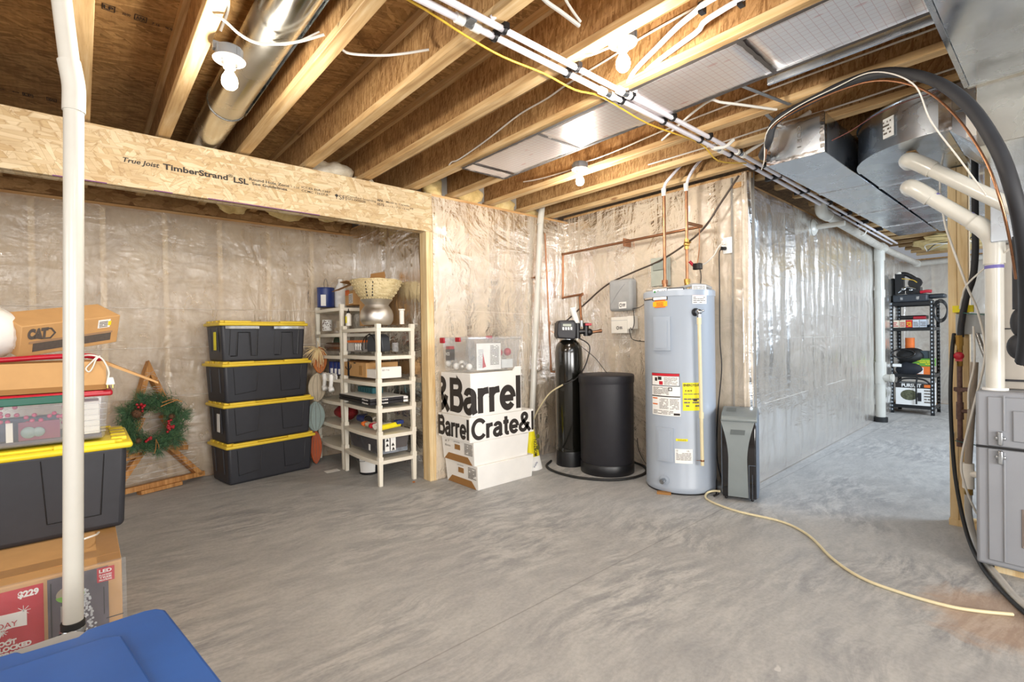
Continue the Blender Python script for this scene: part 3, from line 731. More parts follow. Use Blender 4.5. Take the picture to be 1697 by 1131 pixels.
# ---------------------------------------------------------------- lamps
def lamp(label, c, side, power, tilt=(0, 0)):
    """c = centre of the porcelain plate; side = direction to joist"""
    c = Vector(c); t = thing('bulb_fixture', label, 'light fixture', c, 0, 'bare bulb ceiling fixtures')
    MB().lathe([(.048, .004), (.051, .010), (.051, .048), (.047, .052)], c, 20).build('junction_box', socket_m, t, smooth=30)
    m = MB().box(c.x+min(0, side*.058), c.x+max(0, side*.058), c.y-.012, c.y+.012, c.z+.03, c.z+.06); m.build('bracket', socket_m, t)
    m = MB()
    for a in (0, 1, 2, 3): 
        q = c+V(math.cos(a*PI/2+.5)*.05, math.sin(a*PI/2+.5)*.05, 0); m.box(q.x-.006, q.x+.006, q.y-.006, q.y+.006, q.z+.006, q.z+.045)
    m.build('box_lugs', socket_m, t)
    pl = MB().lathe([(.058, 0), (.060, .004), (.056, .008), (.020, .008)], c, 36).lathe([(.058, 0), (.050, -.004), (.026, -.007), (.0225, -.012), (.0225, -.030), (.019, -.032)], c, 36).build('porcelain_plate', por, t, smooth=50)
    MB().cyl(c+V(.03, .022, -.008), c+V(.03, .022, -.004), .004, n=10).cyl(c-V(.03, .022, .008), c-V(.03, .022, .004), .004, n=10).build('screw', steel, pl)
    b = [(.013, -.026), (.0135, -.040), (.020, -.052), (.0275, -.066), (.0305, -.082), (.028, -.098), (.018, -.110), (.002, -.115)]
    MB().lathe(b, c, 28).build('bulb', bulb_m, t, smooth=60)
    l = bpy.data.lights.new('bulb_light', 'POINT'); l.energy = power; l.color = (1, .94, .85); l.shadow_soft_size = .034
    o = bpy.data.objects.new('bulb_light', l); COL.objects.link(o); o.location = c+V(0, 0, -.155)
    return t
lamp('lit bare bulb fixture at upper left, beside the round duct', (.470, 2.25, 2.318), -1, 22)
lamp('lit bare bulb fixture right of centre, above the white water pipes', (1.718, 1.232, 2.395), -1, 22)
lamp('lit bare bulb fixture farthest away, above the black softener tanks', (2.735, 2.35, 2.385), 1, 22)

def cable(name, pts, r, mat, label, cat='cable', group=None, **k):
    o = MB().tube(pts, r, n=8, **k).build(name, mat, smooth=70); return tag(o, label, cat, group)
cable('white_cable', [(.385, 2.08, 2.385), (.42, 2.07, 2.372), (.47, 2.09, 2.355), (.53, 2.10, 2.348), (.60, 2.06, 2.35), (.67, 2.00, 2.36), (.74, 1.94, 2.385)], .0055, cable_w, 'white cable looping under the round duct by the left bulb')
cable('white_cable', [(.43, 2.20, 2.40), (.45, 2.16, 2.47), (.44, 2.1, 2.5)], .0055, cable_w, 'short white cable rising behind the left bulb fixture')
cable('white_cable', [(.55, 2.20, 2.50), (.60, 2.10, 2.374), (.66, 2.04, 2.37), (.74, 1.99, 2.42)], .0035, cable_w, 'thin grey wire hugging the round duct')
cable('white_cable', [(.84, 2.04, 2.42), (.89, 2.05, 2.415), (1.0, 1.99, 2.42), (1.08, 1.93, 2.43), (1.17, 1.86, 2.45)], .0055, cable_w, 'white cable running free between two joists right of the round duct')
cable('white_cable', [(2.032, 3.0, 2.425), (2.03, 2.95, 2.45), (2.033, 2.857, 2.446), (2.033, 2.545, 2.484), (2.033, 2.227, 2.538), (2.033, 1.983, 2.548), (2.033, 1.82, 2.568), (2.033, 1.55, 2.583), (2.033, 1.3, 2.60), (2.033, .8, 2.60), (2.033, 0, 2.6)], .0055, cable_w, 'white cable stapled diagonally along the joist left of the foil panels')
cable('white_cable', [(2.826, 3.05, 2.49), (2.826, 2.90, 2.47), (2.826, 2.70, 2.455), (2.826, 2.50, 2.45), (2.79, 2.41, 2.455)], .0055, cable_w, 'white cable feeding the far bulb fixture from the left')
cable('white_cable', [(2.76, 2.36, 2.44), (2.815, 2.25, 2.46), (2.826, 2.05, 2.47), (2.826, 1.7, 2.49), (2.826, 1.1, 2.50), (2.826, .3, 2.5)], .0055, cable_w, 'white cable running right along a joist from the far bulb fixture')
cable('white_cable', [(1.141, 1.166, 2.33), (1.199, 1.168, 2.313), (1.267, 1.162, 2.302), (1.352, 1.154, 2.285)], .007, cable_w, 'thick bright white cable end hanging near the top middle')
cable('white_cable', [(1.238, 1.134, 2.357), (1.28, 1.151, 2.343), (1.329, 1.161, 2.328), (1.371, 1.164, 2.312)], .005, cable_w, 'thin white cable end beside the thick one near the top middle')
cable('white_cable', [(1.63, 1.42, 2.40), (1.66, 1.36, 2.385), (1.70, 1.29, 2.40)], .0055, cable_w, 'white cable looping into the middle bulb fixture from the left')
cable('white_cable', [(2.80, 1.72, 2.42), (2.50, 1.28, 2.40), (2.55, 1.2, 2.39), (2.84, 1.05, 2.385)], .007, cable_w, 'white cable drooping between joists right of the foil panel')
cable('white_cable', [(3.225, 2.1, 2.46), (3.23, 1.6, 2.455), (3.23, 1.2, 2.46), (3.225, .9, 2.45), (3.22, .2, 2.46)], .0055, cable_w, 'white cable running along the joist above the silver duct end')

# ---------------------------------------------------------------- white water pipes under the joists
def pipe_run(y, label, r=.0135, z=2.372, x1=8.2):
    t = thing('water_supply_pipe', label, 'water pipe', (.6, y, z), 0, 'white water pipes under the joists')
    MB().cyl((-2.8, y, z), (3.40, y, z), r, n=16).build('pipe', pex, t, smooth=40)
    MB().cyl((3.40, y, z), (x1, y+.10, z-.02), r, n=16).build('far_pipe', pex, t, smooth=40)
    for i, x in enumerate(jx[3:]):
        m = MB().box(x-.012+.035, x+.012+.035, y-.022, y+.022, z-.004, z+.02); m.lathe([(r+.001, -.007), (r+.007, -.007), (r+.007, .007), (r+.001, .007)], (x+.035, y, z), 20, (1, 0, 0), cap=False)
        m.build('pipe_clamp', blk, t, smooth=40)
    for i in range(6):
        x = 4.0+i*.6; MB().box(x-.01, x+.01, y+.0, y+.06, z-.02, z+.018).build('pipe_clamp', blk, t)
    return t
def fitting(t, x, y, z=2.372, L=.11):
    m = MB().cyl((x-L/2, y, z), (x-L/2+.035, y, z), .019, n=20).cyl((x+L/2-.035, y, z), (x+L/2, y, z), .019, n=20)
    m.build('white_coupling', white_p, t, smooth=40)
    MB().cyl((x-L/2+.03, y, z), (x+L/2-.03, y, z), .0165, n=20).build('coupling_core', steel, t, smooth=40)
ta = pipe_run(1.505, 'white water pipe under the joists, the near one beside the yellow wire')
tb = pipe_run(1.448, 'white water pipe under the joists, the one farther from the yellow wire', .0125)
fitting(ta, 1.12, 1.505); fitting(ta, 1.965, 1.505); fitting(tb, 2.03, 1.448); fitting(ta, 3.10, 1.505); fitting(tb, 3.30, 1.448)
MB().box(1.10, 1.13, 1.46, 1.50, 2.36, 2.40).build('metal_hanger', nail, ta)
cable('yellow_wire', [(.3, 1.545, 2.376), (.857, 1.54, 2.378), (1.147, 1.56, 2.362), (1.35, 1.575, 2.360), (1.606, 1.585, 2.38), (1.8, 1.57, 2.362), (1.98, 1.545, 2.372), (2.4, 1.56, 2.36), (2.916, 1.53, 2.372), (3.2, 1.55, 2.33), (3.487, 1.49, 2.36)], .0045, cable_y, 'thin yellow wire running beside the white water pipes', 'wire', k=4)
def branch(pts, label, m_=None):
    t = thing('branch_pipe', label, 'water pipe', pts[0])
    MB().tube(pts, .0115, n=12).build('pipe', m_ or pex, t, smooth=60)
    return t
t = branch([(2.045, 1.455, 2.385), (2.00, 1.38, 2.43), (1.92, 1.20, 2.44), (1.83, .98, 2.44), (1.80, .70, 2.44), (1.80, -1, 2.44)], 'white branch water pipe rising past the middle bulb, left one of two')
MB().box(1.81, 1.84, .93, .95, 2.42, 2.46).build('pipe_clamp', blk, t)
t = branch([(2.075, 1.42, 2.385), (2.03, 1.32, 2.43), (1.97, 1.05, 2.45), (1.90, .75, 2.45), (1.88, -1, 2.45)], 'white branch water pipe rising past the middle bulb, right one of two')
MB().box(1.90, 1.93, .82, .84, 2.43, 2.47).build('pipe_clamp', blk, t)
t = branch([(1.19, 1.45, 2.39), (1.23, 1.38, 2.44), (1.28, 1.25, 2.50)], 'short white branch pipe near the top, left of the middle bulb')
t = branch([(3.04, 1.50, 2.36), (3.07, 1.44, 2.36), (3.10, 1.40, 2.40)], 'short thin pipe stub with a black end under the joists', cable_w)
t = branch([(3.36, 1.45, 2.38), (3.27, 1.22, 2.42), (3.2, 1.0, 2.46)], 'dusty branch pipe climbing beside the silver duct end', cable_w)

# loose insulation stuffed above the walls
def clump(c, sc, label, mat, seed, cat='insulation'):
    m = MB().ball(c, 1, 26, 16, sc)
    c = Vector(c)
    for i, q in enumerate(m.v):
        d = q-c; n1 = noise.noise(q*9+V(seed, 0, 0)); n2 = noise.noise(q*28+V(0, seed, 0)); m.v[i] = c+d*(1+.35*n1+.16*n2)
    o = m.build('insulation_clump', mat, smooth=180); return tag(o, label, cat, None)
clump((1.44, 3.72, 2.44), (.17, .10, .10), 'white fluffy insulation clump sitting on the beam between joists, the largest', fluff, 1)
clump((1.70, 3.70, 2.40), (.10, .08, .07), 'small white insulation clump on the beam right of the large one', fluff, 2)
clump((2.27, 3.60, 2.47), (.09, .06, .10), 'tan insulation clump at the right end of the beam', fluff_y, 3)
clump((2.64, 3.58, 2.46), (.16, .05, .08), 'yellow insulation clump above the wall, left of the pair', fluff_y, 4)
clump((3.04, 3.58, 2.45), (.15, .05, .07), 'yellow insulation clump above the wall, right of the pair', fluff_y, 5)
clump((3.42, 3.60, 2.43), (.12, .05, .05), 'tan insulation clump beside the corner pipe top', fluff_y, 6)
clump((1.05, 4.90, 2.44), (.18, .10, .11), 'tan insulation clump above the alcove back wall, left one', fluff_y, 7)
clump((1.45, 4.85, 2.42), (.18, .12, .10), 'tan insulation clump above the alcove back wall, middle one', fluff_y, 8)
clump((1.85, 4.75, 2.42), (.14, .18, .08), 'tan insulation clump above the alcove corner', fluff_y, 9)

# ---------------------------------------------------------------- vent pipe at left
vp = thing('vent_pipe', 'tall dusty white vent pipe with black coupling at the far left', 'pipe', (-.038, 2.216, 0))
MB().cyl((-.038, 2.216, .20), (-.006, 2.205, 1.99), .0272, n=32).build('pipe', white_pvc, vp, smooth=40)
MB().tube([(-.0065, 2.205, 1.96), (-.005, 2.205, 2.04), (-.012, 2.202, 2.10), (-.016, 2.201, 2.125)], .0310, n=32, k=4).build('elbow', white_pvc, vp, smooth=50)
MB().cyl((-.012, 2.203, 2.09), (-.060, 2.18, 2.688), .0272, n=32).build('upper_pipe', white_pvc, vp, smooth=40)
cp = MB().lathe([(.028, .15), (.032, .152), (.032, .25), (.028, .252)], (-.038, 2.216, 0), 32).build('rubber_coupling', rubber, vp, smooth=40)
MB().lathe([(.0325, .212), (.034, .214), (.034, .228), (.0325, .230)], (-.038, 2.216, 0), 32).cyl((-.075, 2.19, .221), (-.062, 2.205, .221), .007, n=10).build('clamp_band', steel, cp, smooth=40)
MB().lathe([(.0325, .165), (.034, .167), (.034, .180), (.0325, .182)], (-.038, 2.216, 0), 32).build('clamp_band', steel, cp, smooth=40)
MB().cyl((-.038, 2.216, 0), (-.038, 2.216, .16), .027, n=24).build('floor_stub', cream_pvc, vp, smooth=40)

# ---------------------------------------------------------------- left stack
bx_ = thing('tree_carton', 'long printed artificial tree carton wrapped in clear film, bottom of the left stack', 'box', (-.5, 2.7, 0))
MB().box(-1.15, .100, 2.37, 3.16, 0, .366).build('carton', kraft, bx_, bevel=.006)
MB().box(-1.15, .095, 2.46, 2.54, .3662, .3672).build('tape_strip', tape_t, bx_)
MB().box(.03, .098, 2.372, 3.15, .3661, .3668).build('tape_strip', tape_t, bx_)
fy = 2.3695
patch('printed_picture', (-.105, fy, .01), X_, Z_, .165, .345, door_pic, bx_)
pp = patch('red_label', (-.45, fy, .0), X_, Z_, .335, .350, red_l, bx_, label='red printed panel with white lettering')
for s, x, z, h, w_, bo in (('$229', -.178, .318, .020, .052, .05), ('BRANCH', -.30, .267, .016, .09, .02), ('HOLIDAY', -.285, .232, .022, .105, .0),
                        ('FOOT', -.235, .170, .015, .052, .06), ('FLOCKED', -.235, .150, .015, .088, .06), ('SPRUCE', -.235, .130, .015, .078, .06), ('XMAS TREE', -.262, .110, .015, .112, .06),
                        ('SUPERIOR AMOUNT OF LIGHTS', -.27, .095, .008, .12, .03), ('ADVANCED DESIGN', -.27, .082, .008, .115, .03), ('shimmer', -.215, .045, .010, .07, .03), ('SHINING WARM WHITE', -.27, .012, .011, .14, .03)):
    if s in ('HOLIDAY', 'BRANCH'): continue
    lettering('label_text', s, (x, fy-.0012, z), X_, Z_, h, paper, bx_, w=w_, bold=bo)
MB().prism([(0, 0), (.10, .008), (.135, .004), (.135, .055), (.08, .058), (.03, .062), (0, .05)], (-.292, fy-.001, .216), X_, Z_, .001).prism([(0, 0), (.06, 0), (.05, -.02), (.02, -.02)], (-.272, fy-.001, .219), X_, Z_, .001).build('white_badge', paper, bx_)
lettering('label_text', 'HOLIDAY', (-.285, fy-.003, .229), X_, Z_, .018, red_l, bx_, w=.105)
MB().cyl((-.238, fy-.002, .252), (-.238, fy-.0035, .252), .006, n=8).prism([(0, 0), (.004, 0), (.002, .02)], (-.240, fy-.003, .250), X_, Z_, .001).build('badge_candle', red_l, bx_)
m = MB()
for cx, cz, r in ((-.165, .272, .018), (-.215, .215, .012), (-.17, .06, .009), (-.20, .185, .006)):
    for k in range(8):
        a = k*PI/4; m.prism([(0, -.0008), (r, -.0008), (r, .0008), (0, .0008)], (cx, fy-.002, cz), V(math.cos(a), 0, math.sin(a)), V(-math.sin(a), 0, math.cos(a)), .0008)
m.build('snowflake_print', paper, bx_)
MB().prism([(.035*math.cos(a)*1.1, .028*math.sin(a)) for a in [i*PI/12 for i in range(24)]], (-.045, fy-.001, .290), X_, Z_, .001).build('oval_picture', cream_w, bx_)
MB().prism([(.036*math.cos(a)*1.1, .028*math.sin(a)) for a in [PI+.1+i*(PI-.2)/10 for i in range(11)]], (-.045, fy-.002, .286), X_, Z_, .001).build('green_caption', plain('lime_print', '#7fc043', .6), bx_)
r_ = patch('red_badge', (.028, fy-.001, .300), X_, Z_, .050, .052, red_l, bx_)
for s, z, h in (('LED', .334, .012), ('FLOCKED', .322, .006), ('TREE', .313, .006), ('PRE-STRUNG', .304, .006)): lettering('badge_text', s, (.034, fy-.0025, z), X_, Z_, h, paper, r_, w=.036, bold=.03)
m = MB(); rn = random.Random(3)
for k in range(150):
    z = .02+rn.random()*.27; wd = .055*(1-(z/.34)); a = -.01+rn.uniform(-1, 1)*wd*.9
    m.ball((a+.005, fy-.002, z), .0045, 6, 4, (1, .3, 1))
m.build('printed_tree', plain('flocked_print', '#c9ccd0', .8, var=.3, scale=60), bx_)
m = MB()
for x, z, w_, h in ((-.098, .02, .004, .32), (-.085, .10, .05, .003), (-.085, .28, .05, .003), (.052, .16, .05, .003), (.045, .18, .003, .10), (-.035, .02, .003, .3), (-.10, .045, .14, .003)): m.prism([(x, z), (x+w_, z), (x+w_, z+h), (x, z+h)], (0, fy-.001, 0), X_, Z_, .001)
m.build('door_print_lines', blk_soft, bx_)
patch('printed_latch', (-.072, fy-.001, .195), X_, Z_, .028, .055, alu, bx_)
MB().grid(lambda a, b: V(-1.1+1.212*a, 2.364-.006*abs(noise.noise(V(a*30, b*6, 0))), .0+.374*b), 90, 24).build('plastic_wrap', clearmat('cling_film', '#e9eef2', .10, .08), bx_, smooth=180)
cable('white_cord', [(-.055, 2.62, .372), (-.05, 2.60, .385), (-.03, 2.585, .40), (0.0, 2.58, .41), (.03, 2.60, .41), (.04, 2.66, .40)], .004, cable_w, 'short white cord looping out on top of the tree carton', 'cord')

def tote(name, label, cat, loc, rz, L=.76, D=.50, H=.36, body=tote_blk, lid=tote_yel, style=0, group=None, rimx=.02):
    """origin: middle of base"""
    t = thing(name, label, cat, loc, rz, group)
    l2, d2 = L/2-.035, D/2-.035; L2, D2 = L/2-.008, D/2-.008
    m = MB().frus((-l2, l2, -d2, d2), (-L2+.012, L2-.012, -D2+.012, D2-.012), 0, H-.03)
    m.build('bin_body', body, t, local=True, bevel=.022, seg=4)
    # front panels / ribs, follow the slope of the wall
    sl = (D2-.012-d2)/(H-.03); m = MB()
    def rib(pts, r=.0035):
        m.tube([(x, -(d2+sl*z)-.0005, z) for x, z in pts], r, n=6, straight=True)
    if style == 1:
        for s in (-1, 1):
            c = s*L*.24
            rib([(c-.11, .06), (c-.10, H-.07)]); rib([(c-.10, .05), (c-.055, .05), (c-.045, H-.10), (c+.045, H-.10), (c+.06, .05), (c+.10, .05), (c+.11, H-.07)], .005)
    else:
        for s in (-1, 1):
            c = s*L*.25; rib([(c-.10, H-.06), (c-.085, .07), (c+.085, .09 if s < 0 else .07), (c+.10, H-.06)], .0022)
    m.build('front_rib', blk, t, local=True, smooth=50)
    m = MB()
    sl2 = (L2-.012-l2)/(H-.03)
    for s in (-1, 1):
        for y in (-.09, .09): m.tube([(s*(l2+sl2*z), y, z) for z in (H*.25, H-.06)], .007, n=6, straight=True)
    m.build('end_rib', body, t, local=True, smooth=50)
    # lid: rim, raised top, castellated edge
    lg = MB().box(-L/2, L/2, -D/2, D/2, H-.045, H-.018).build('lid', lid, t, local=True, bevel=.012, seg=3)
    m = MB().box(-L/2+.035, L/2-.035, -D/2+.035, D/2-.035, H-.02, H-.008)
    for s in (-1, 1):
        for x in (-L*.30, L*.30): m.box(x-.10, x+.10, s*(D/2-.022)-.014, s*(D/2-.022)+.014, H-.02, H-.003)
        for y in (-.15, -.05, .05, .15): m.box(s*(L/2-.045)-.028, s*(L/2-.045)+.028, y-.032, y+.032, H-.02, H-.001)
    m.build('lid_ribs', lid, lg, local=True, bevel=.004)
    for o in lg.children: o.parent = lg
    return t
tote('storage_tote', 'large black tote with yellow lid on the tree carton in the left stack', 'storage tote', (-.235, 3.02, .367), 0, .80, .52, .395, style=0)
# vertical panel lines on the near tote front are part of the ribs
def clear_tub(name, label, loc, rz, L, D, H, mat, rim_m, rim_name='lid', cat='storage bin'):
    t = thing(name, label, cat, loc, rz)
    l2, d2 = L/2-.03, D/2-.03
    bm_ = MB()
    a, b_ = (-l2, l2, -d2, d2), (-L/2+.012, L/2-.012, -D/2+.012, D/2-.012)
    k = 0.0
    m = MB().frus(a, b_, 0, H-.015)
    m.f = [f for i, f in enumerate(m.f) if i != 1]
    m.build('bin_body', mat, t, local=True, bevel=.015, seg=3)
    lo = MB().box(-L/2, L/2, -D/2, D/2, H-.025, H).build(rim_name, rim_m, t, local=True, bevel=.008, seg=2)
    return t
cb = clear_tub('clear_bin', 'clear bin with red and green lid full of ornaments, on the yellow lidded tote', (-.30, 2.99, .762), 0, .80, .40, .215, milky_bin, red_p)
m = MB().box(-.36, .0, 2.786, 2.80, .935, .968).build('handle', green_p, cb, bevel=.004) 
m.data.materials[0] = green_p; m['label'] = 'green latch handle on the red lid'
MB().box(-.55, -.36, 2.784, 2.80, .940, .968).build('handle', red_p, cb, bevel=.004)
MB().box(-.62, .06, 2.83, 3.12, .768, .785).build('bin_floor_contents', door_pic, cb)
m = MB()
for i in range(6): m.box(.0, .075, 2.792, 2.796, .80+i*.024, .803+i*.024)
m.build('moulded_rib', milky_bin, cb)
def ornament(c, r, mat, label, name='ornament_ball', group='red ornament balls in the clear bin'):
    return tag(MB().ball(c, r, 14, 8).build(name, mat, smooth=60), label, 'ornament', group)
pink = plain('pink_ornament', '#d0316a', .25, coat=.5)
rn = random.Random(11)
for i in range(24):
    x = -.27+rn.random()*.21; z = .875+rn.gauss(0, .02)+(.02 if x < -.2 else 0)
    ornament((x, 2.835+rn.random()*.02, z), .0085, pink, 'small pink red ornament ball inside the clear bin')
tag(MB().box(-.20, -.075, 2.832, 2.85, .787, .862).build('ornament_packet', plain('maroon_card', '#8c3350', .5)), 'maroon card packet of ornaments inside the clear bin', 'packet')
tag(MB().ball((-.17, 2.825, .82), .024, 14, 8, (1, .3, 1)).ball((-.14, 2.825, .82), .02, 14, 8, (1, .3, 1)).build('glass_ornament', plain('silver_blue', '#8fa39f', .3), smooth=60), 'pale glass ornament pair in front of the maroon packet', 'ornament')
tag(MB().box(-.26, -.08, 2.87, 2.95, .787, .875).build('folded_fabric', plain('dark_blue_cloth', '#3f4663', .8, var=.3)), 'dark blue folded fabric inside the clear bin', 'fabric')
tag(MB().box(-.235, -.215, 2.822, 2.83, .787, .865).build('white_strip', white_p), 'white plastic strip inside the clear bin', 'strip')
tag(MB().box(.0, .055, 2.83, 2.97, .787, .93).build('white_ornament_tray', white_p, bevel=.004), 'white stacked ornament trays in the right end of the clear bin', 'tray')

# open cardboard tray on the bin
tr = thing('open_carton', 'open cardboard carton with raised flap on top of the left stack', 'box', (-.4, 2.99, .979))
MB().tray(-.85, .079, 2.80, 3.18, .979, 1.104, .006).build('carton', kraft, tr)
MB().prism([(0, 0), (.19, -.105), (.19, -.113), (0, -.014)], (.077, 3.12, 1.102), X_, Z_, .30).xf(Matrix.Identity(4)).build('flap', kraft, tr)
MB().box(-.85, .078, 2.7985, 2.8, .98, 1.002).build('tape_strip', kraft_d, tr)
tag(MB().tube([(-.62, 2.86, 1.112), (-.3, 2.85, 1.118), (-.1, 2.845, 1.128), (.02, 2.85, 1.128), (.06, 2.87, 1.11)], .011, n=12).build('red_ribbon', red_p, smooth=60), 'shiny red ribbon edge lying along the open carton rim', 'ribbon')
cable('white_cord', [(-.02, 2.90, 1.115), (.02, 2.80, 1.132), (.06, 2.79, 1.12), (.078, 2.79, 1.09), (.088, 2.79, 1.055), (.085, 2.788, 1.03)], .0035, cable_w, 'white lamp cord tied in a knot over the carton edge', 'cord')
cable('white_cord', [(.05, 2.79, 1.125), (.03, 2.787, 1.10), (.012, 2.785, 1.075), (.022, 2.785, 1.06), (.035, 2.787, 1.08), (.045, 2.788, 1.11), (.06, 2.79, 1.128)], .003, cable_w, 'small loop of white cord on the carton front', 'cord')
pl_ = thing('cord_plug', 'grey plug hanging on the white cord beside the carton', 'plug', (.092, 2.79, 1.02))
MB().frus((.076, .108, 2.775, 2.80), (.082, .102, 2.778, 2.797), 1.0, 1.032).build('plug_body', white_p, pl_, bevel=.003)
MB().box(.080, .084, 2.785, 2.79, .985, 1.0).box(.098, .102, 2.785, 2.79, .985, 1.0).build('plug_prong', brass, pl_)

# tilted carton with big logo letters
RT = Euler((math.radians(24), math.radians(-9), math.radians(33)), 'XYZ')
ct = thing('logo_carton', 'tilted kraft carton with dark CAT lettering in the open carton', 'box', (-.20, 2.93, 1.125), rot=RT)
MB().box(0, .40, 0, .15, 0, .145).build('carton', kraft, ct, local=True, bevel=.003)
lettering('logo_text', 'CAT', (.022, -.001, .085), X_, Z_, .040, grey_print, ct, w=.075, bold=.09, local=True)
m = MB(); st_ = [(.088, .124), (.108, .121), (.124, .098), (.108, .076), (.075, .078), (.052, .086)]
for (a, b) in zip(st_, st_[1:]):
    d = (Vector(b)-Vector(a)).normalized(); n = Vector((-d.y, d.x))*.0035; a2, b2 = Vector(a)-d*.002, Vector(b)+d*.002
    m.prism([tuple(a2+n), tuple(b2+n), tuple(b2-n), tuple(a2-n)], (0, -.0006, 0), X_, Z_, .0008)
m.prism([(0, 0), (.024, 0), (.012, .014)], (.048, -.001, .083), X_, Z_, .001).build('logo_chevron', grey_print, ct, local=True)
patch('dark_print_band', (.045, -.0006, .02), X_, Z_, .32, .040, grey_print, ct, local=True)
patch('tape_strip', (.03, -.0014, .060), X_, Z_, .34, .010, plain('brown_print', '#a58566', .7), ct, local=True)
patch('shipping_label', (.30, -.0006, .090), X_, Z_, .055, .042, paper, ct, local=True)
patch('shipping_label', (.345, -.001, .100), X_, Z_, .014, .022, yellow_l, ct, local=True)
lines('label_print', (.305, -.0022, .094), X_, Z_, .038, .032, 4, ink_soft, ct, local=True)
pp = patch('barcode_label', (-.0008, .03, .02), V(0, 1, 0)*-1, Z_, -.0, .0, paper, ct, local=True) if False else MB().box(-.0015, 0, .03, .12, .03, .10).build('barcode_label', paper, ct, local=True)
m = MB()
for k in range(14): m.box(-.0025, -.001, .04+k*.004, .042+k*.004+(.001 if k % 3 else 0), .065, .09)
m.box(-.0025, -.001, .095, .112, .045, .06).build('barcode', ink, ct, local=True)
lt = thing('paper_lantern', 'white ribbed round lantern shade at the left edge of the frame', 'lantern', (-.325, 2.98, 1.25))
m = MB()
prof = [(.03, -.10)]+[( .03+.115*math.sin(PI*(i/22)), -.11*math.cos(PI*i/22)) for i in range(1, 22)]+[(.03, .10)]
prof = [(r+(.0025 if i % 2 else -.0015), h) for i, (r, h) in enumerate(prof)]
MB().lathe(prof, (-.325, 2.98, 1.25), 40, (.5, -.1, .85)).build('shade', paper, lt, smooth=60)
MB().lathe([(.034, .100), (.038, .104), (.034, .108)], (-.325, 2.98, 1.25), 30, (.5, -.1, .85)).build('rim_ring', white_p, lt, smooth=60)
tag(MB().tube([(-.262, 2.30, .10), (-.258, 2.33, .20), (-.262, 2.35, .27), (-.26, 2.345, .30)], [.004]*18+[.003], n=7, k=6).build('twig', plain('bark', '#7a6a52', .9, var=.3)), 'dry twig standing in front of the red tree carton label', 'twig')

# ---------------------------------------------------------------- grey tub with blue lid, nearest the camera
bt_ = thing('storage_tub', 'grey tub with scuffed blue lid, nearest the camera at bottom left', 'storage tote', (-.2, 1.2, 0))
# lid plane z .46 : far edge y about 1.64, right edge bends towards the camera
ZL = .46
def outline(g=0): return [(-.80, 1.64-g), (-.125, 1.638-g), (-.115, 1.620-g), (-.02, 1.615-g), (-.003, 1.640-g), (.115-g, 1.648-g), (.142-g, 1.640-g), (.158-g, 1.615-g), (.215-g, 1.17), (.225-g, .98), (.19-g, .93+g), (-.80, .93+g)]
MB().prism(outline(.0), (0, 0, ZL-.02), X_, Y_, .022).build('lid', blue_lid, bt_, bevel=.007, seg=3)
MB().prism([(-.80, 1.545), (.035, 1.548), (.062, 1.530), (.125, 1.10), (.10, 1.02), (-.80, 1.02)], (0, 0, ZL-.0), X_, Y_, .010).build('lid_raised_panel', blue_lid, bt_, bevel=.006, seg=2)
MB().prism([(-.16, 1.60), (-.145, 1.715), (-.03, 1.728), (-.005, 1.70), (.012, 1.60)], (0, 0, ZL-.045), X_, Y_, .016).build('handle', grey_tub, bt_, bevel=.004)
MB().frus((-.76, .10, 1.0, 1.54), (-.79, .16, .96, 1.60), 0, ZL-.03).build('tub_body', grey_tub, bt_, bevel=.02, seg=3)

# ---------------------------------------------------------------- wooden tree with wreath
TRM = Matrix.Translation((.46, 4.83, 0))@Euler((math.radians(-8), 0, math.radians(19)), 'XYZ').to_matrix().to_4x4()
wt = thing('wooden_tree', 'stained wooden Christmas tree frame leaning on the plastic back wall', 'decoration', (.46, 4.83, 0), rot=Euler((math.radians(-8), 0, math.radians(19)), 'XYZ'))
def board(p, q, wd=.038, dp=.075, name='frame_board', y0=0.0, mit=0):
    p, q = Vector((p[0], 0, p[1])), Vector((q[0], 0, q[1])); d = (q-p).normalized(); n = V(-d.z, 0, d.x)
    L = (q-p).length
    m = MB().add([p+n*a+V(0, y, 0)+d*s for y in (y0, y0+dp) for a in (0, wd) for s in (mit if a else 0, L)], [(0, 1, 3, 2), (4, 6, 7, 5), (0, 4, 5, 1), (2, 3, 7, 6), (0, 2, 6, 4), (1, 5, 7, 3)])
    return m.build(name, decor_wood, wt, local=True, bevel=.002, seg=1)
for s in (1, -1):
    w_ = -.038*s if s > 0 else .038
    board((0, 1.05), (s*.165, .56), -.038*s, mit=.113); board((s*.165, .56), (s*.085, .585), .036*s)
    board((s*.095, .60), (s*.235, .31), -.038*s); board((s*.235, .31), (s*.095, .335), .036*s)
    board((s*.105, .345), (s*.335, .055), -.038*s)
board((-.345, .030), (.345, .030), .04); board((-.15, .0), (.15, .0), .03, name='trunk_board', y0=-.03)
m = MB(); rn = random.Random(5)
for i in range(26):
    z = .1+i*.034; hw = (1.05-z)*.32; m.tube([(-hw, -.004, z), (-hw*.3, -.005, z+rn.uniform(-.02, .02)), (hw*.4, -.005, z+rn.uniform(-.02, .02)), (hw, -.004, z+rn.uniform(-.03, .03))], .0012, n=4, k=2)
m.build('stretch_film', clearmat('film_strand', '#f4f6f8', .5), wt, local=True)

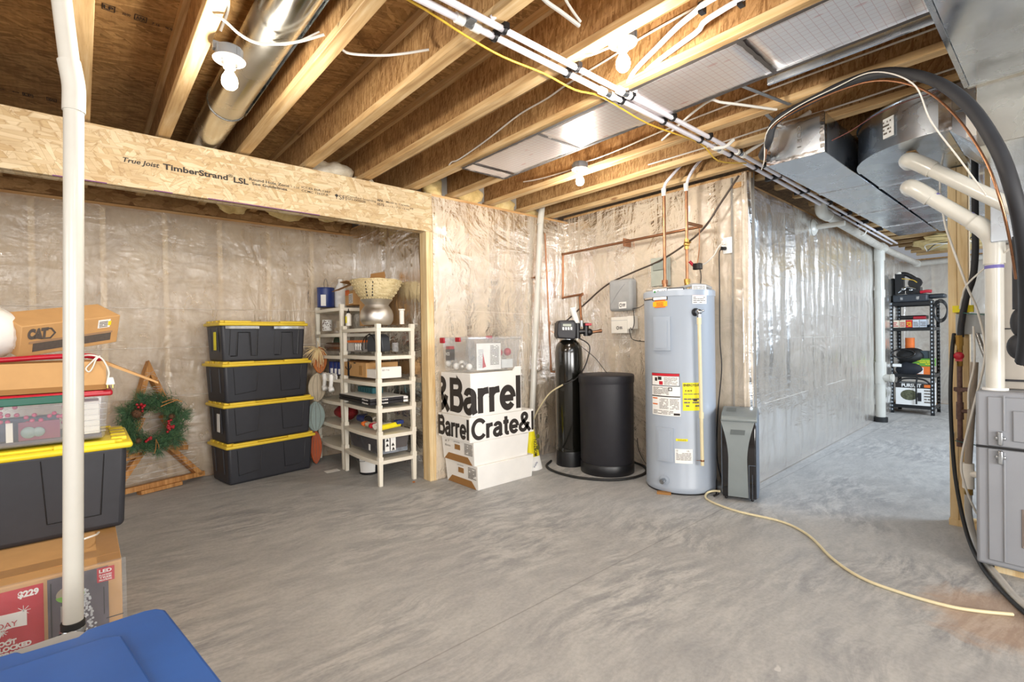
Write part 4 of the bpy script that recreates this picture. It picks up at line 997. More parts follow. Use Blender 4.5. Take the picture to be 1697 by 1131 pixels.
wr = thing('pine_wreath', 'green pine wreath with red berries and pinecone hanging on the wooden tree', 'wreath', (.405, 4.775, .55), rot=Euler((math.radians(-8), 0, math.radians(16)), 'XYZ'))
rn = random.Random(21)
for nm, mt, cnt in (('foliage', needle, 4200), ('dark_foliage', needle2, 2400)):
    m = MB()
    for i in range(cnt):
        a = rn.random()*2*PI; rr = .165+rn.gauss(0, .032); base = V(math.cos(a)*rr, rn.uniform(-.05, .01), math.sin(a)*rr)
        t_ = a+PI/2*(1 if rn.random() < .8 else -1)+rn.gauss(0, .6)
        d = V(math.cos(t_), rn.uniform(-.8, .2), math.sin(t_)).normalized()+V(math.cos(a), 0, math.sin(a))*rn.uniform(-.3, .7); d.normalize()
        L = rn.uniform(.03, .06)*(1.9 if rn.random() < .05 else 1); sd = d.cross(V(rn.random(), rn.random(), rn.random())).normalized()*.0022
        m.add([base-sd, base+sd, base+d*L], [(0, 1, 2)])
    for k in range(9):
        a = [.1, .2, 3.4, 2.6, -.7, -.9, 1.9, -1.5, -2.3][k]
        c = V(math.cos(a)*.20, -.03, math.sin(a)*.20)
        for i in range(46):
            d = V(math.cos(a+rn.gauss(0, .45)), rn.uniform(-.4, .2), math.sin(a+rn.gauss(0, .45))-.1).normalized(); sd = d.cross(Y_).normalized()*.0016
            m.add([c-sd, c+sd, c+d*rn.uniform(.05, .12)], [(0, 1, 2)])
    m.build(nm, mt, wr, local=True)
MB().tube([(math.cos(a)*.165, -.01, math.sin(a)*.165) for a in [2*PI*i/30 for i in range(31)]], .02, n=8, straight=True).build('wreath_core', needle2, wr, local=True)
for (x, z, n_) in ((-.085, .135, 9), (.095, -.055, 12), (-.06, -.125, 7), (.09, -.02, 6)):
    m = MB()
    for i in range(n_): m.ball((x+rn.gauss(0, .012), -.065-rn.random()*.015, z+rn.gauss(0, .016)), .010, 10, 6)
    m.build('berry_cluster', berry, wr, local=True, smooth=60)
for (cx, cz, R_) in ((-.115, .085, .042), (.115, .03, .024), (-.12, -.12, .022)):
    m = MB().ball((cx, -.055, cz), R_*.75, 12, 8)
    for i in range(60):
        a = i*2.4; h = -1+2*(i+.5)/60; r = math.sqrt(1-h*h)*R_; c = V(cx+h*R_*.9, -.055+math.cos(a)*r, cz+math.sin(a)*r); o_ = V(h*.3, math.cos(a), math.sin(a))
        t1 = o_.cross(X_).normalized()*R_*.16; m.add([c-t1, c+t1, c+o_*R_*.28+V(.004, 0, 0), c+V(R_*.12, 0, 0)], [(0, 1, 2), (1, 3, 2), (3, 0, 2)])
    m.build('pinecone', cone_m, wr, local=True)
MB().tube([(.0, -.05, -.13), (-.01, -.06, -.19), (-.02, -.055, -.235)], .003, n=6).tube([(.0, -.05, -.13), (.01, -.06, -.18), (.012, -.055, -.21)], .0025, n=6).tube([(.06, -.05, .15), (.13, -.07, .165), (.20, -.06, .14)], .004, n=6).tube([(.05, -.05, .12), (.10, -.07, .14), (.17, -.06, .16)], .004, n=6).build('twig', decor_wood, wr, local=True)

# ---------------------------------------------------------------- four totes
tl = ['black tote with yellow lid, bottom of the stack of four by the back wall', 'black tote with yellow lid, second from the bottom of the four',
      'black tote with yellow lid, third from the bottom of the four', 'black tote with ridged front and pale label, topmost of the stack of four']
for i, (dx, dy, a) in enumerate(((0, 0, 9), (-.01, -.005, 8), (-.028, -.012, 11), (-.035, -.01, 6))):
    L = .765 if i < 3 else .73
    t = tote('storage_tote', tl[i], 'storage tote', (1.205+dx, 4.765+dy, .337*i), math.radians(a), L, .42, .345, lid=tote_yel2, style=1 if i == 3 else 0, group='stack of four totes')
    if i in (1, 3):
        MB().box(-L/2+.008, -L/2+.010, -.10, -.04, .10, .25).build('sticker', paper if i == 1 else yellow_l, t, local=True)
    if i == 3:
        for s in (-1, 1): MB().box(s*.19-.13, s*.19+.13, -.216, -.214, .275, .298).build('tape_strip', foil, t, local=True)

# ---------------------------------------------------------------- plastic shelf units
def shelf_unit(label, x0, x1, y0, y1, levels):
    t = thing('plastic_shelf_unit', label, 'shelf unit', ((x0+x1)/2, (y0+y1)/2, 0), 0, 'cream plastic shelf units')
    top = levels[-1]; pw = .036
    for k, z in enumerate(levels):
        n = 14; poly = []
        for i in range(n+1):
            s = i/n; poly.append((x0-.003-.022*math.sin(PI*s)**.8 if .001 < s < .999 else x0, y0+(y1-y0)*s))
        poly += [(x1, y1), (x1, y0)]
        b = MB().prism([(p[0], p[1]) for p in poly][::-1], (0, 0, z-.030), X_, Y_, -.030)
        b.build('shelf', white_shelf, t, bevel=.003, seg=2)
    for (a, b_) in ((x0, y0), (x1-pw, y0), (x0, y1-pw), (x1-pw, y1-pw)):
        m = MB(); z0 = 0
        for z in levels:
            m.frus((a+.003, a+pw-.003, b_+.003, b_+pw-.003), (a, a+pw, b_, b_+pw), z0, z-.032 if z < top else z); z0 = z
            m.box(a-.002, a+pw+.002, b_-.002, b_+pw+.002, z-.04, z+.001)
        m.build('leg', white_shelf, t, bevel=.002, seg=1)
    return t
LV = [.235, .440, .650, .862, 1.075, 1.304]
shelf_unit('cream plastic shelf unit nearest the wooden post, six tiers with steel pot on top', 1.765, 2.105, 3.645, 4.345, LV)
LB = [.230, .425, .640, .852, 1.065, 1.268, 1.505]
shelf_unit('taller cream plastic shelf unit in the alcove corner, blue paint can on top', 1.765, 2.105, 4.365, 5.005, LB)

# items: top of near unit
pot = thing('steel_pot', 'brushed steel pot with flared rim on top of the near shelf unit', 'pot', (1.93, 3.98, 1.305))
MB().lathe([(.105, 0), (.122, .008), (.138, .040), (.140, .085), (.130, .125), (.108, .158), (.098, .170), (.104, .180), (.132, .212), (.138, .218), (.130, .216), (.100, .178)], (1.93, 3.98, 1.305), 48).build('pot_body', alu, pot, smooth=60)
bk = thing('woven_basket', 'shallow woven straw basket resting on the steel pot', 'basket', (1.93, 3.98, 1.515))
m = MB().lathe([(.105, 0), (.12, .005), (.165, .06), (.205, .13), (.212, .165), (.205, .168), (.195, .13), (.155, .06), (.11, .012)], (1.93, 3.98, 1.515), 56)
for i, q in enumerate(m.v): q.z += .0
m.build('basket_body', basket_m, bk, smooth=50)
m = MB()
for k in range(6):
    r0, h = [(.128, .015), (.148, .042), (.168, .068), (.186, .10), (.203, .13), (.212, .158)][k]
    for j in range(64):
        if (j+k) % 2: a = 2*PI*j/64; c = V(1.93+math.cos(a)*r0*1.01, 3.98+math.sin(a)*r0*1.01, 1.515+h); u_ = V(-math.sin(a), math.cos(a), 0); m.ball(c, .0055, 6, 4, (1, 1, 1.3))
m.build('weave_knots', basket_m, bk, smooth=60)['kind'] = 'stuff'
m = MB()
for a0 in (3.75, 4.05):
    for k in range(5):
        r0 = .150+.013*k; h = .035+.026*k; c = V(1.93+math.cos(a0+.02*k)*(r0+.004), 3.98+math.sin(a0+.02*k)*(r0+.004), 1.515+h); m.ball(c, .007, 6, 4, (.8, .8, 1.5))
m.build('dark_stitches', ink, bk)
MB().tube([(1.93+math.cos(a)*.21, 3.98+math.sin(a)*.21, 1.683+.002*math.sin(a*9)) for a in [2*PI*i/40 for i in range(41)]], .006, n=6, straight=True).build('rim', basket_m, bk, smooth=60)
def carton(name, label, x0, x1, y0, y1, z0, z1, mat=kraft, cat='box', bevel=.002):
    t = thing(name, label, cat, ((x0+x1)/2, (y0+y1)/2, z0)); MB().box(x0, x1, y0, y1, z0, z1).build('carton', mat, t, bevel=bevel, seg=1); return t
c1 = carton('tall_carton', 'tall brown carton behind the steel pot on the near shelf unit', 1.93, 2.09, 4.09, 4.33, 1.305, 1.69)
MB().prism([(0, 0), (.16, .03), (.15, .10), (.02, .07)], (1.915, 4.09, 1.69), X_, Z_, .003).build('flap', kraft_d, c1)
MB().prism([(0, 0), (.18, -.03), (.18, -.035), (0, -.006)], (1.75, 4.33, 1.70), X_, Z_, .16).build('flap', kraft_d, c1)
gb = thing('glue_bottle', 'white glue bottle with black cap beside the tall carton', 'bottle', (1.80, 4.27, 1.305))
MB().lathe([(.022, 0), (.024, .004), (.024, .095), (.016, .11), (.012, .115)], (1.80, 4.27, 1.305), 20).build('bottle_body', white_p, gb, smooth=50)
MB().lathe([(.014, .112), (.014, .125), (.005, .135), (.003, .155)], (1.80, 4.27, 1.305), 16).build('cap', blk, gb, smooth=50)
MB().box(1.775, 1.777, 4.255, 4.285, 1.33, 1.39).build('label_strip', yellow_l, gb)
tag(MB().lathe([(.02, 0), (.02, .115), (.028, .12), (.028, .128), (0, .13)], (2.04, 3.74, 1.305), 16).build('white_candle', white_p, smooth=50), 'white column candle standing right of the steel pot', 'candle')
# top of the far unit
pc = thing('paint_can', 'blue gallon paint can with wire handle on the taller shelf unit', 'paint can', (1.835, 4.90, 1.506))
MB().lathe([(.078, 0), (.080, .004), (.080, .185), (.083, .188), (.083, .194), (.074, .194), (.074, .190)], (1.835, 4.90, 1.506), 32).build('can_body', navy, pc, smooth=40)
m = MB(); m.grid(lambda a, b: V(1.835+.0808*math.cos(3.75+a*.62), 4.90+.0808*math.sin(3.75+a*.62), 1.516+.11*b), 8, 1); m.build('paper_label', paper, pc)
MB().tube([(1.80, 4.83, 1.68), (1.79, 4.82, 1.74), (1.835, 4.89, 1.79), (1.88, 4.96, 1.74), (1.87, 4.965, 1.68)], .002, n=6).build('wire_handle', blk, pc)
jg = thing('vinegar_jug', 'white plastic jug behind the blue paint can', 'jug', (1.97, 4.86, 1.506))
MB().lathe([(.052, 0), (.058, .01), (.058, .16), (.052, .19), (.022, .245), (.018, .262)], (1.97, 4.86, 1.506), 28).build('jug_body', paper, jg, smooth=60)
MB().lathe([(.021, .258), (.021, .283), (.0, .285)], (1.97, 4.86, 1.506), 20).build('cap', white_p, jg, smooth=40)
c2 = carton('opened_carton', 'opened kraft carton with orange label and raised flaps on the taller unit', 1.90, 2.06, 4.39, 4.58, 1.506, 1.64, kraft)
MB().prism([(-.13, -.02), (.02, .05), (.02, .055), (-.13, -.015)], (1.90, 4.39, 1.65), X_, Z_, -.18).build('flap', kraft_d, c2)
MB().prism([(0, 0), (.09, .07), (.16, .07), (.16, 0)], (1.90, 4.40, 1.64), X_, Z_, .003).build('flap', kraft, c2)
patch('orange_label', (1.899, 4.57, 1.60), -Y_, Z_, .09, .05, orange_l, c2); patch('shipping_label', (1.898, 4.49, 1.52), -Y_, Z_, .09, .09, paper, c2)
lines('label_print', (1.8965, 4.485, 1.525), -Y_, Z_, .08, .08, 6, ink_soft, c2)
# tier below on the taller unit
mg = thing('patterned_mug', 'white mug with brown leaf pattern on the second tier of the taller unit', 'mug', (1.83, 4.86, 1.269))
MB().lathe([(.040, 0), (.046, .004), (.046, .11), (.042, .11), (.040, .02)], (1.83, 4.86, 1.269), 28).build('mug_body', paper, mg, smooth=50)
rn = random.Random(8); m = MB()
for k in range(26):
    a = 3.3+rn.random()*1.9; m.ball((1.83+.0465*math.cos(a), 4.86+.0465*math.sin(a), 1.28+rn.random()*.09), .006, 6, 4, (1, 1, .7))
m.build('leaf_print', amber, mg)
mg2 = tag(MB().lathe([(.035, 0), (.038, .004), (.038, .095), (.034, .095), (.03, .02)], (1.90, 4.70, 1.269), 24).build('small_jar', cream_w, smooth=50), 'small cream and brown jar right of the patterned mug', 'jar')
tag(MB().box(1.80, 1.86, 4.50, 4.60, 1.269, 1.295).build('small_carton', cream_w, bevel=.003), 'small beige packet near the right post of the second tier', 'packet')
ab = thing('amber_bottle', 'dark amber bottle lying on the third tier of the taller unit', 'bottle', (1.86, 4.65, 1.12))
MB().cyl((1.84, 4.86, 1.115), (1.84, 4.46, 1.115), .042, n=24).build('bottle_body', amber, ab, smooth=40)
tag(MB().cyl((1.92, 4.88, 1.14), (1.94, 4.88, 1.14), .07, n=28).build('green_spool', plain('dull_green', '#4d5c45', .6), smooth=40), 'round dull green spool behind the amber bottle', 'spool')
for i, (y, cc) in enumerate(((4.72, navy), (4.62, navy), (4.53, navy))):
    k = thing('spray_paint_can', ['blue paint can left in the row on the fourth tier', 'blue paint can middle in the row on the fourth tier', 'blue paint can right in the row on the fourth tier'][i], 'can', (1.83, y, .853), 0, 'small blue cans on the taller unit')
    MB().lathe([(.037, 0), (.04, .003), (.04, .115), (.037, .12), (0, .12)], (1.83, y, .853), 20).build('can_body', cc, k, smooth=40)
    MB().grid(lambda a, b: V(1.83+.0405*math.cos(3.6+a*.9), y+.0405*math.sin(3.6+a*.9), .86+.05*b), 5, 1).build('paper_label', paper, k)
m = MB()
m.grid(lambda a, b: V(1.738-.012*noise.noise(V(a*5, b*3, 2)), 4.80-a*.40, .87-.05*b-.012*noise.noise(V(a*8, b*4, 1))), 20, 8).build('cloth', paper, smooth=180, solid=.004)
tag(bpy.data.objects['cloth'], 'white cloth strip hanging off the fourth tier of the taller unit', 'cloth')
for i, y in enumerate((4.68, 4.52)):
    m = MB().tube([(1.730, y, .86), (1.725, y-.01, .80), (1.728, y+.01, .745), (1.724, y-.02, .715)], [.022]*6+[.018]*6+[.026]*7, n=8, k=6)
    for q in m.v: q += V(0, 0, .006*noise.noise(q*40))
    tag(m.build('white_glove', paper, smooth=180), ['white glove hanging from the fourth tier, left one', 'white glove hanging from the fourth tier, right one'][i], 'glove')
m = MB().ball((1.90, 4.60, .49), 1, 24, 14, (.09, .16, .065))
for q in m.v: q += (q-V(1.90, 4.60, .49))*.25*noise.noise(q*16)
tag(m.build('red_garland', plain('red_garland', '#8c1f22', .7, var=.4, scale=50), smooth=180), 'bundle of dark red garland on the sixth tier of the taller unit', 'garland')

# near unit second tier
bp = carton('bulb_carton', 'grey carton printed with white light bulbs and orange top, near shelf unit', 1.80, 1.93, 3.98, 4.30, 1.076, 1.165, plain('grey_card', '#8f8a86', .6))
MB().box(1.798, 1.932, 3.978, 4.302, 1.155, 1.175).build('orange_lid', orange_l, bp)
m = MB()
for y in (4.03, 4.075, 4.12): m.ball((1.797, y, 1.13), .019, 12, 8, (.3, 1, 1)).box(1.794, 1.80, y-.008, y+.008, 1.09, 1.115)
m.build('printed_bulb', paper, bp)
m = MB()
for k in range(6): m.box(1.7985, 1.80, 4.16+k*.022, 4.175+k*.022, 1.08, 1.15)
m.build('printed_stripe', plain('pale_print', '#c5bfba', .6), bp)
ra = thing('radio', 'dark grey portable radio with cable, near shelf unit second tier', 'radio', (1.87, 3.80, 1.076))
MB().prism([(-.09, 0), (.09, 0), (.10, .03), (.085, .12), (.05, .145), (-.05, .145), (-.085, .12), (-.10, .03)], (1.83, 3.83, 1.078), V(.25, -.97, 0), Z_, -.09).build('body', plain('charcoal', '#3a3d42', .45), ra, bevel=.008)
MB().tube([(1.80, 3.93, 1.10), (1.79, 3.90, 1.19), (1.79, 3.83, 1.225), (1.79, 3.76, 1.19), (1.80, 3.70, 1.10), (1.79, 3.69, 1.085)], .004, n=7).tube([(1.79, 3.96, 1.085), (1.775, 3.95, 1.12), (1.78, 3.90, 1.20), (1.80, 3.83, 1.222)], .004, n=7).build('power_cord', cable_k, ra, smooth=60)
tag(MB().box(1.93, 1.97, 3.68, 3.71, 1.076, 1.15).build('tissue_packet', clear_bin), 'clear packet right of the radio', 'packet')
# third tier
am = thing('smile_carton', 'kraft shipping carton with dark tape and smile arrow, near shelf unit', 'box', (1.90, 4.1, .863))
MB().box(1.768, 2.06, 3.86, 4.33, .863, .985).build('carton', kraft, am, bevel=.003)
MB().prism([(0, 0), (.26, .035), (.26, .04), (0, .006)], (1.80, 3.86, .985), X_, Z_, -.42).build('flap', kraft_d, am)
MB().box(1.7665, 1.768, 4.195, 4.235, .863, .985).build('dark_tape', plain('navy_tape', '#1d2730', .35), am)
m = MB(); arc = [(.055*math.cos(a), .03*math.sin(a)+.0) for a in [PI+.15+i*(PI-.3)/14 for i in range(15)]]
m.tube([(1.765, 4.215-x, .948+z) for x, z in arc], .0035, n=6, straight=True).tube([(1.765, 4.215-.055, .965), (1.765, 4.215-.062, .942), (1.765, 4.215-.04, .944)], .0035, n=6, straight=True)
m.build('smile_arrow', ink, am)
MB().box(1.765, 1.768, 3.93, 3.99, .88, .96).build('printed_symbols', plain('kraft_print', '#a87e48', .7), am)
MB().box(1.764, 1.766, 4.06, 4.10, .975, .984).build('printed_symbols', ink, am)
wb_ = thing('long_white_carton', 'opened long white carton lying beside the smile carton', 'box', (1.83, 3.72, .863))
MB().box(1.775, 1.90, 3.70, 3.97, .864, .935).build('carton', white_card, wb_, bevel=.003)
MB().box(1.79, 1.98, 3.652, 3.70, .864, .955).build('carton_end', white_card, wb_, bevel=.003)
MB().prism([(0, 0), (.035, .015), (.06, 0), (.05, -.02), (.0, -.015)], (1.77, 3.97, .945), V(.3, -.95, 0), Z_, .003).build('flap', white_card, wb_)
lettering('box_text', 'BD 716', (1.81, 3.6505, .925), X_, Z_, .012, ink_soft, wb_, w=.06)
# fourth tier: flat frames, teal box
for k in range(2):
    f_ = thing('boxed_frame', ['flat black boxed frame, lower of two sticking out of the fourth tier', 'flat black boxed frame, upper of two with white top on the fourth tier'][k], 'frame box', (1.88, 3.95, .652+k*.027), 0, 'flat boxed frames')
    MB().box(1.725, 2.06, 3.70, 4.33, .652+k*.027, .675+k*.027).build('carton', blk_soft, f_, bevel=.002)
    lettering('box_text', 'Pilots', (1.7248, 3.85, .656+k*.027), -Y_, Z_, .013, paper, f_, w=.11, bold=.03)
    lettering('box_text', 'Pilots', (1.79, 3.699, .656+k*.027), X_, Z_, .013, paper, f_, w=.09, bold=.03)
    MB().box(2.02, 2.061, 3.698, 3.70, .654+k*.027, .673+k*.027).build('barcode_patch', paper, f_)
    if k: MB().box(1.73, 2.055, 3.705, 4.325, .702, .704).build('white_top', paper, f_)
tb_ = carton('teal_carton', 'small teal carton on top of the flat frames', 1.90, 2.0, 4.03, 4.33, .706, .755, teal)
m = MB()
for k in range(5): m.box(1.8985, 1.90, 4.06+k*.05, 4.075+k*.05, .715, .745)
m.build('box_print', plain('teal_print', '#16454f', .6), tb_)
# fifth tier: duct hose, caulk tubes, packets
dh = thing('flexible_duct', 'short silver flexible duct piece on the fifth tier', 'duct', (1.86, 4.02, .49))
MB().lathe([(.040+.004*(i % 2), .008*i) for i in range(22)]+[(.034, .168), (.034, .01)], (1.83, 3.97, .492), 28, (.75, .66, .1), cap=False).build('duct_body', galv_warm, dh, smooth=20)
MB().lathe([(.033, .02), (.0, .02)], (1.83, 3.97, .492), 28, (.75, .66, .1), cap=False).build('dark_inside', rubber, dh)
def tube_thing(name, label, p0, p1, r, mat, cat='tube'):
    t = thing(name, label, cat, p0); p0, p1 = Vector(p0), Vector(p1); d = (p1-p0).normalized()
    MB().cyl(p0, p1, r, n=18).build('tube_body', mat, t, smooth=40)
    MB().cyl(p1, p1+d*.035, r*.5, r*.2, n=12).build('nozzle', navy, t, smooth=40); return t
tube_thing('caulk_tube', 'yellow and blue caulk tube at the right end of the fifth tier', (1.80, 3.69, .464), (1.99, 3.72, .470), .022, yellow_l)
tube_thing('caulk_tube', 'white and yellow caulk tube beside the near post, fifth tier', (1.79, 3.76, .462), (1.95, 3.80, .462), .020, white_p)
tag(MB().box(1.95, 2.01, 3.68, 3.745, .475, .505).build('blue_packet', navy, bevel=.004), 'dark blue packet on the caulk tubes, fifth tier', 'packet')
rn = random.Random(4)
for i in range(7):
    x = 1.80+rn.random()*.1; y = 3.80+i*.045; mt = [paper, red_l, plain('pink_pack%d' % i, '#e8b7b0', .4), cream_w, orange_l, paper, yellow_l][i]
    m = MB().ball((x, y, .463), 1, 12, 8, (.035, .026, .022))
    for q in m.v: q += (q-V(x, y, .463))*.3*noise.noise(q*60)
    tag(m.build('small_packet', mt, smooth=180), ['crumpled white packet beside the yellow caulk tube', 'small red packet among the packets on the fifth tier', 'pink packet in the middle of the fifth tier packets', 'cream packet in the fifth tier packet row', 'orange packet in the fifth tier packet row', 'white packet farther left on the fifth tier', 'yellow packet at the left end of the fifth tier'][i], 'packet')
tag(MB().box(1.86, 1.98, 4.12, 4.30, .442, .50).build('blue_fabric', navy, bevel=.02), 'dark blue bundle at the back of the fifth tier', 'bundle')
# lowest tier: smoke grey bin
sb = clear_tub('smoke_bin', 'smoky grey plastic bin with recycling labels on the lowest tier', (1.925, 3.985, .236), 0, .31, .62, .165, smoke_bin, smoke_bin)
MB().box(1.764, 1.766, 3.80, 3.83, .27, .32).build('barcode_label', paper, sb)
MB().box(1.83, 1.87, 3.668, 3.672, .27, .385).box(1.88, 1.925, 3.668, 3.672, .27, .385).build('symbol_labels', paper, sb)
m = MB()
for (x, z) in ((1.835, .35), (1.835, .31), (1.885, .31), (1.888, .275)): m.prism([(0, 0), (.028, 0), (.014, .026)], (x, 3.666, z), X_, Z_, .001)
m.build('symbol_print', ink, sb)
tag(MB().box(1.80, 2.05, 3.70, 4.26, .245, .34).build('packed_papers', plain('pale_blue_paper', '#8c939d', .7, var=.4, scale=9)), 'pale papers packed inside the smoky grey bin', 'papers')
# floor: bucket, cards, wire stand
bu = thing('joint_compound_bucket', 'black bucket with red lid rim and white label under the near shelf unit', 'bucket', (1.90, 4.12, 0))
MB().lathe([(.078, 0), (.082, .003), (.094, .165), (.094, .17)], (1.90, 4.12, 0), 32).build('bucket_body', blk, bu, smooth=40)
MB().lathe([(.097, .165), (.099, .17), (.099, .185), (.09, .19), (0, .19)], (1.90, 4.12, 0), 32).build('lid', red_p, bu, smooth=40)
MB().grid(lambda a, b: V(1.90+(.084+.0095*b)*math.cos(3.2+a*1.7), 4.12+(.084+.0095*b)*math.sin(3.2+a*1.7), .02+.12*b), 16, 1).build('paper_label', paper, bu, smooth=60)
MB().tube([(1.815, 4.16, .165), (1.80, 4.14, .12), (1.82, 4.03, .13), (1.87, 4.03, .165)], .002, n=6).build('wire_handle', steel, bu)
tag(MB().box(1.62, 1.74, 4.37, 4.45, .0, .0015).build('paper_card', paper), 'white card lying on the floor by the shelf units', 'card')
tag(MB().ball((2.03, 3.57, .006), .014, 8, 5, (1, .7, .4)).build('dry_leaf', orange_w), 'small orange scrap on the floor near the wooden post', 'scrap')
# hanging painted wood decoration
wd = thing('hanging_wood_decor', 'tall hanging decoration of four painted wooden ovals with straw bow', 'decoration', (1.66, 4.76, 0))
for (z0, z1, xc, wdt, mt, lb) in ((.86, 1.12, 1.715, .070, orange_w, 'orange oval piece'), (.59, .87, 1.685, .085, cream_w, 'beige ribbed oval piece'), (.31, .60, 1.665, .090, sage_w, 'grey blue ribbed oval piece'), (.0, .32, 1.665, .055, rust_w, 'rust coloured oval piece')):
    n = 16; pts = [(wdt*math.sin(PI*i/n)**.6, z0+(z1-z0)*i/n) for i in range(n+1)]
    poly = [(xc+a, z) for a, z in pts]+[(xc-a, z) for a, z in pts[::-1][1:-1]]
    o = MB().prism(poly, (0, 4.78, 0), X_, Z_, .025).build('oval_piece', mt, wd, bevel=.006); o['label'] = lb
    m = MB()
    for s in (-.5, 0, .5): m.tube([(xc+s*a, 4.753, z) for a, z in pts[1:-1]], .0015, n=5, straight=True)
    m.build('painted_line', ink_soft, o)
rn = random.Random(2); m = MB()
for i in range(44):
    a = rn.gauss(-1.9, .8); L = rn.uniform(.06, .17); m.tube([(1.69, 4.735, 1.10), (1.69+math.cos(a)*L*.5, 4.71, 1.11+math.sin(a)*L*.4), (1.69+math.cos(a)*L, 4.715, 1.09+math.sin(a)*L)], .0022, n=4, k=3)
m.tube([(1.69, 4.74, 1.10), (1.695, 4.745, 1.15), (1.69, 4.75, 1.17)], .003, n=5)
m.build('straw_bow', raffia, wd)

# ---------------------------------------------------------------- stack of white boxes by the post
def filebox(label, x0, x1, y0, y1, z0, z1, note):
    t = thing('file_box', label, 'box', ((x0+x1)/2, (y0+y1)/2, z0), 0, 'white file boxes')
    sl = .012
    MB().frus((x0+sl, x1-sl, y0+sl, y1-sl), (x0, x1, y0, y1), z0, z1).build('carton', white_card, t, bevel=.002, seg=1)
    # brown lower panel in the end and its white trapezoid flap
    MB().prism([(y0+.03-y0, 0), (y1-y0-.03, 0), (y1-y0-.09, .055), (.09, .055)], (x0+sl-.004, y1, z0+.002), -Y_, Z_, .002).build('kraft_inset', kraft_d, t)
    MB().box(x0+.001, x0+.005, (y0+y1)/2-.030, (y0+y1)/2+.030, z0+.105, z0+.135).build('hand_hole', ink, t)
    MB().box(x0+.0005, x0+.004, (y0+y1)/2-.036, (y0+y1)/2+.036, z0+.100, z0+.140).build('hole_rim', kraft_d, t)
    lettering('box_text', 'KEEP FROZEN', (x0+.003, (y0+y1)/2+.05, z0+.155), -Y_, Z_, .008, ink, t, w=.085, lift=.002)
    lines('printed_lines', (x0+.002, y0+.125, z0+.075), -Y_, Z_, .105, .09, 9, ink_soft, t, seed=int(z0*100), t=.002)
    if note:
        lettering('handwriting', '# 7', (x0+.001, y1-.05, z0+.145), -Y_, Z_, .018, ink_soft, t, w=.06, slant=.2, lift=.002); lettering('handwriting', 'Books', (x0+.001, y1-.05, z0+.110), -Y_, Z_, .016, ink_soft, t, w=.08, slant=.2, lift=.002)
    return t
filebox('white file box on the floor, bottom of the stack by the post', 2.27, 2.865, 3.02, 3.465, 0, .187, False)
filebox('white file box with handwritten note, second from the bottom', 2.245, 2.825, 3.03, 3.475, .188, .374, True)
cr = thing('crate_carton', 'wide white carton with large black Crate and Barrel lettering', 'box', (2.55, 3.2, .375))
MB().box(2.215, 2.885, 3.035, 3.475, .375, .567).build('carton', white_card, cr, bevel=.003)
big_letters('Crate&l', (2.228, 3.035, .392), X_, Z_, .160, .668, ink, cr, clip=(None, .655))
big_letters('Barrel', (2.215, 3.473, .394), -Y_, Z_, .158, .43, ink, cr)
br = thing('barrel_carton', 'tall white carton with large black Barrel lettering around its corner', 'box', (2.5, 3.2, .568))
MB().box(2.232, 2.755, 3.04, 3.45, .568, .905).build('carton', white_card, br, bevel=.004)
MB().prism([(0, 0), (.09, 0), (.09, .035), (.03, .035)], (2.665, 3.042, .903), X_, Z_, -.01).build('flap', white_card, br)
big_letters('&Barrel', (2.232-.50, 3.04, .592), X_, Z_, .272, 1.02, ink, br, clip=(.092, None), bend=(.50, (0, -1, 0), (-1, 0, 0)))
cb2 = clear_tub('clear_bin', 'clear lidded bin with red latch on top of the white box stack', (2.49, 3.235, .915), 0, .56, .40, .275, clear_bin, clear_bin)
MB().box(2.205, 2.222, 3.36, 3.42, 1.14, 1.185).build('latch', red_p, cb2, bevel=.004); MB().box(2.205, 2.222, 3.14, 3.20, 1.15, 1.185).build('latch', red_p, cb2, bevel=.004); MB().box(2.70, 2.76, 3.42, 3.44, 1.17, 1.195).build('latch', red_p, cb2, bevel=.003)
sh_ = thing('printed_sheet', 'white printed instruction sheet standing inside the clear bin', 'paper', (2.40, 3.06, .94))
MB().box(2.315, 2.56, 3.066, 3.069, .925, 1.135).build('paper', paper, sh_)
lines('text_lines', (2.45, 3.065, .96), X_, Z_, .09, .16, 16, ink_soft, sh_, t=.0006)
lines('text_lines', (2.33, 3.065, .94), X_, Z_, .05, .15, 12, plain('faint_print', '#b9bcc4', .7), sh_, seed=4, t=.0006)
MB().prism([(0, 0), (.035, .01), (.022, .05), (.006, .12)], (2.37, 3.0645, .94), X_, Z_, .0006).build('red_tree_print', red_l, sh_)
for i, (x, y, z) in enumerate(((2.66, 3.10, 1.06), (2.585, 3.12, 1.055))): ornament((x, y, z), .033, berry, ['red glass ball inside the clear bin, right one', 'red glass ball inside the clear bin, partly behind the sheet'][i], group=None)
rn = random.Random(9)
for i in range(8): ornament((2.245+.02+rn.random()*.03, 3.12+i*.038, .955+(i % 2)*.02), .026, [paper, milky_bin, alu, paper][i % 4], 'pale glass ornament in the left side of the clear bin', group='pale ornaments in the clear bin')
NS = thing('small_ornament_box', 'small dark box with red cap inside the clear bin', 'box', (2.26, 3.36, 1.03))
MB().box(2.243, 2.29, 3.33, 3.39, 1.0, 1.09).build('box_body', blk_soft, NS); MB().box(2.243, 2.29, 3.335, 3.385, 1.09, 1.115).build('box_cap', red_p, NS)
lettering('box_text', 'NOS', (2.2425, 3.388, 1.04), -Y_, Z_, .026, paper, NS, w=.055, bold=.03)
tag(MB().box(2.58, 2.70, 3.08, 3.25, .93, 1.0).build('tissue_block', plain('pale_tissue', '#dfe3e2', .8)), 'pale tissue block in the right end of the clear bin', 'tissue')
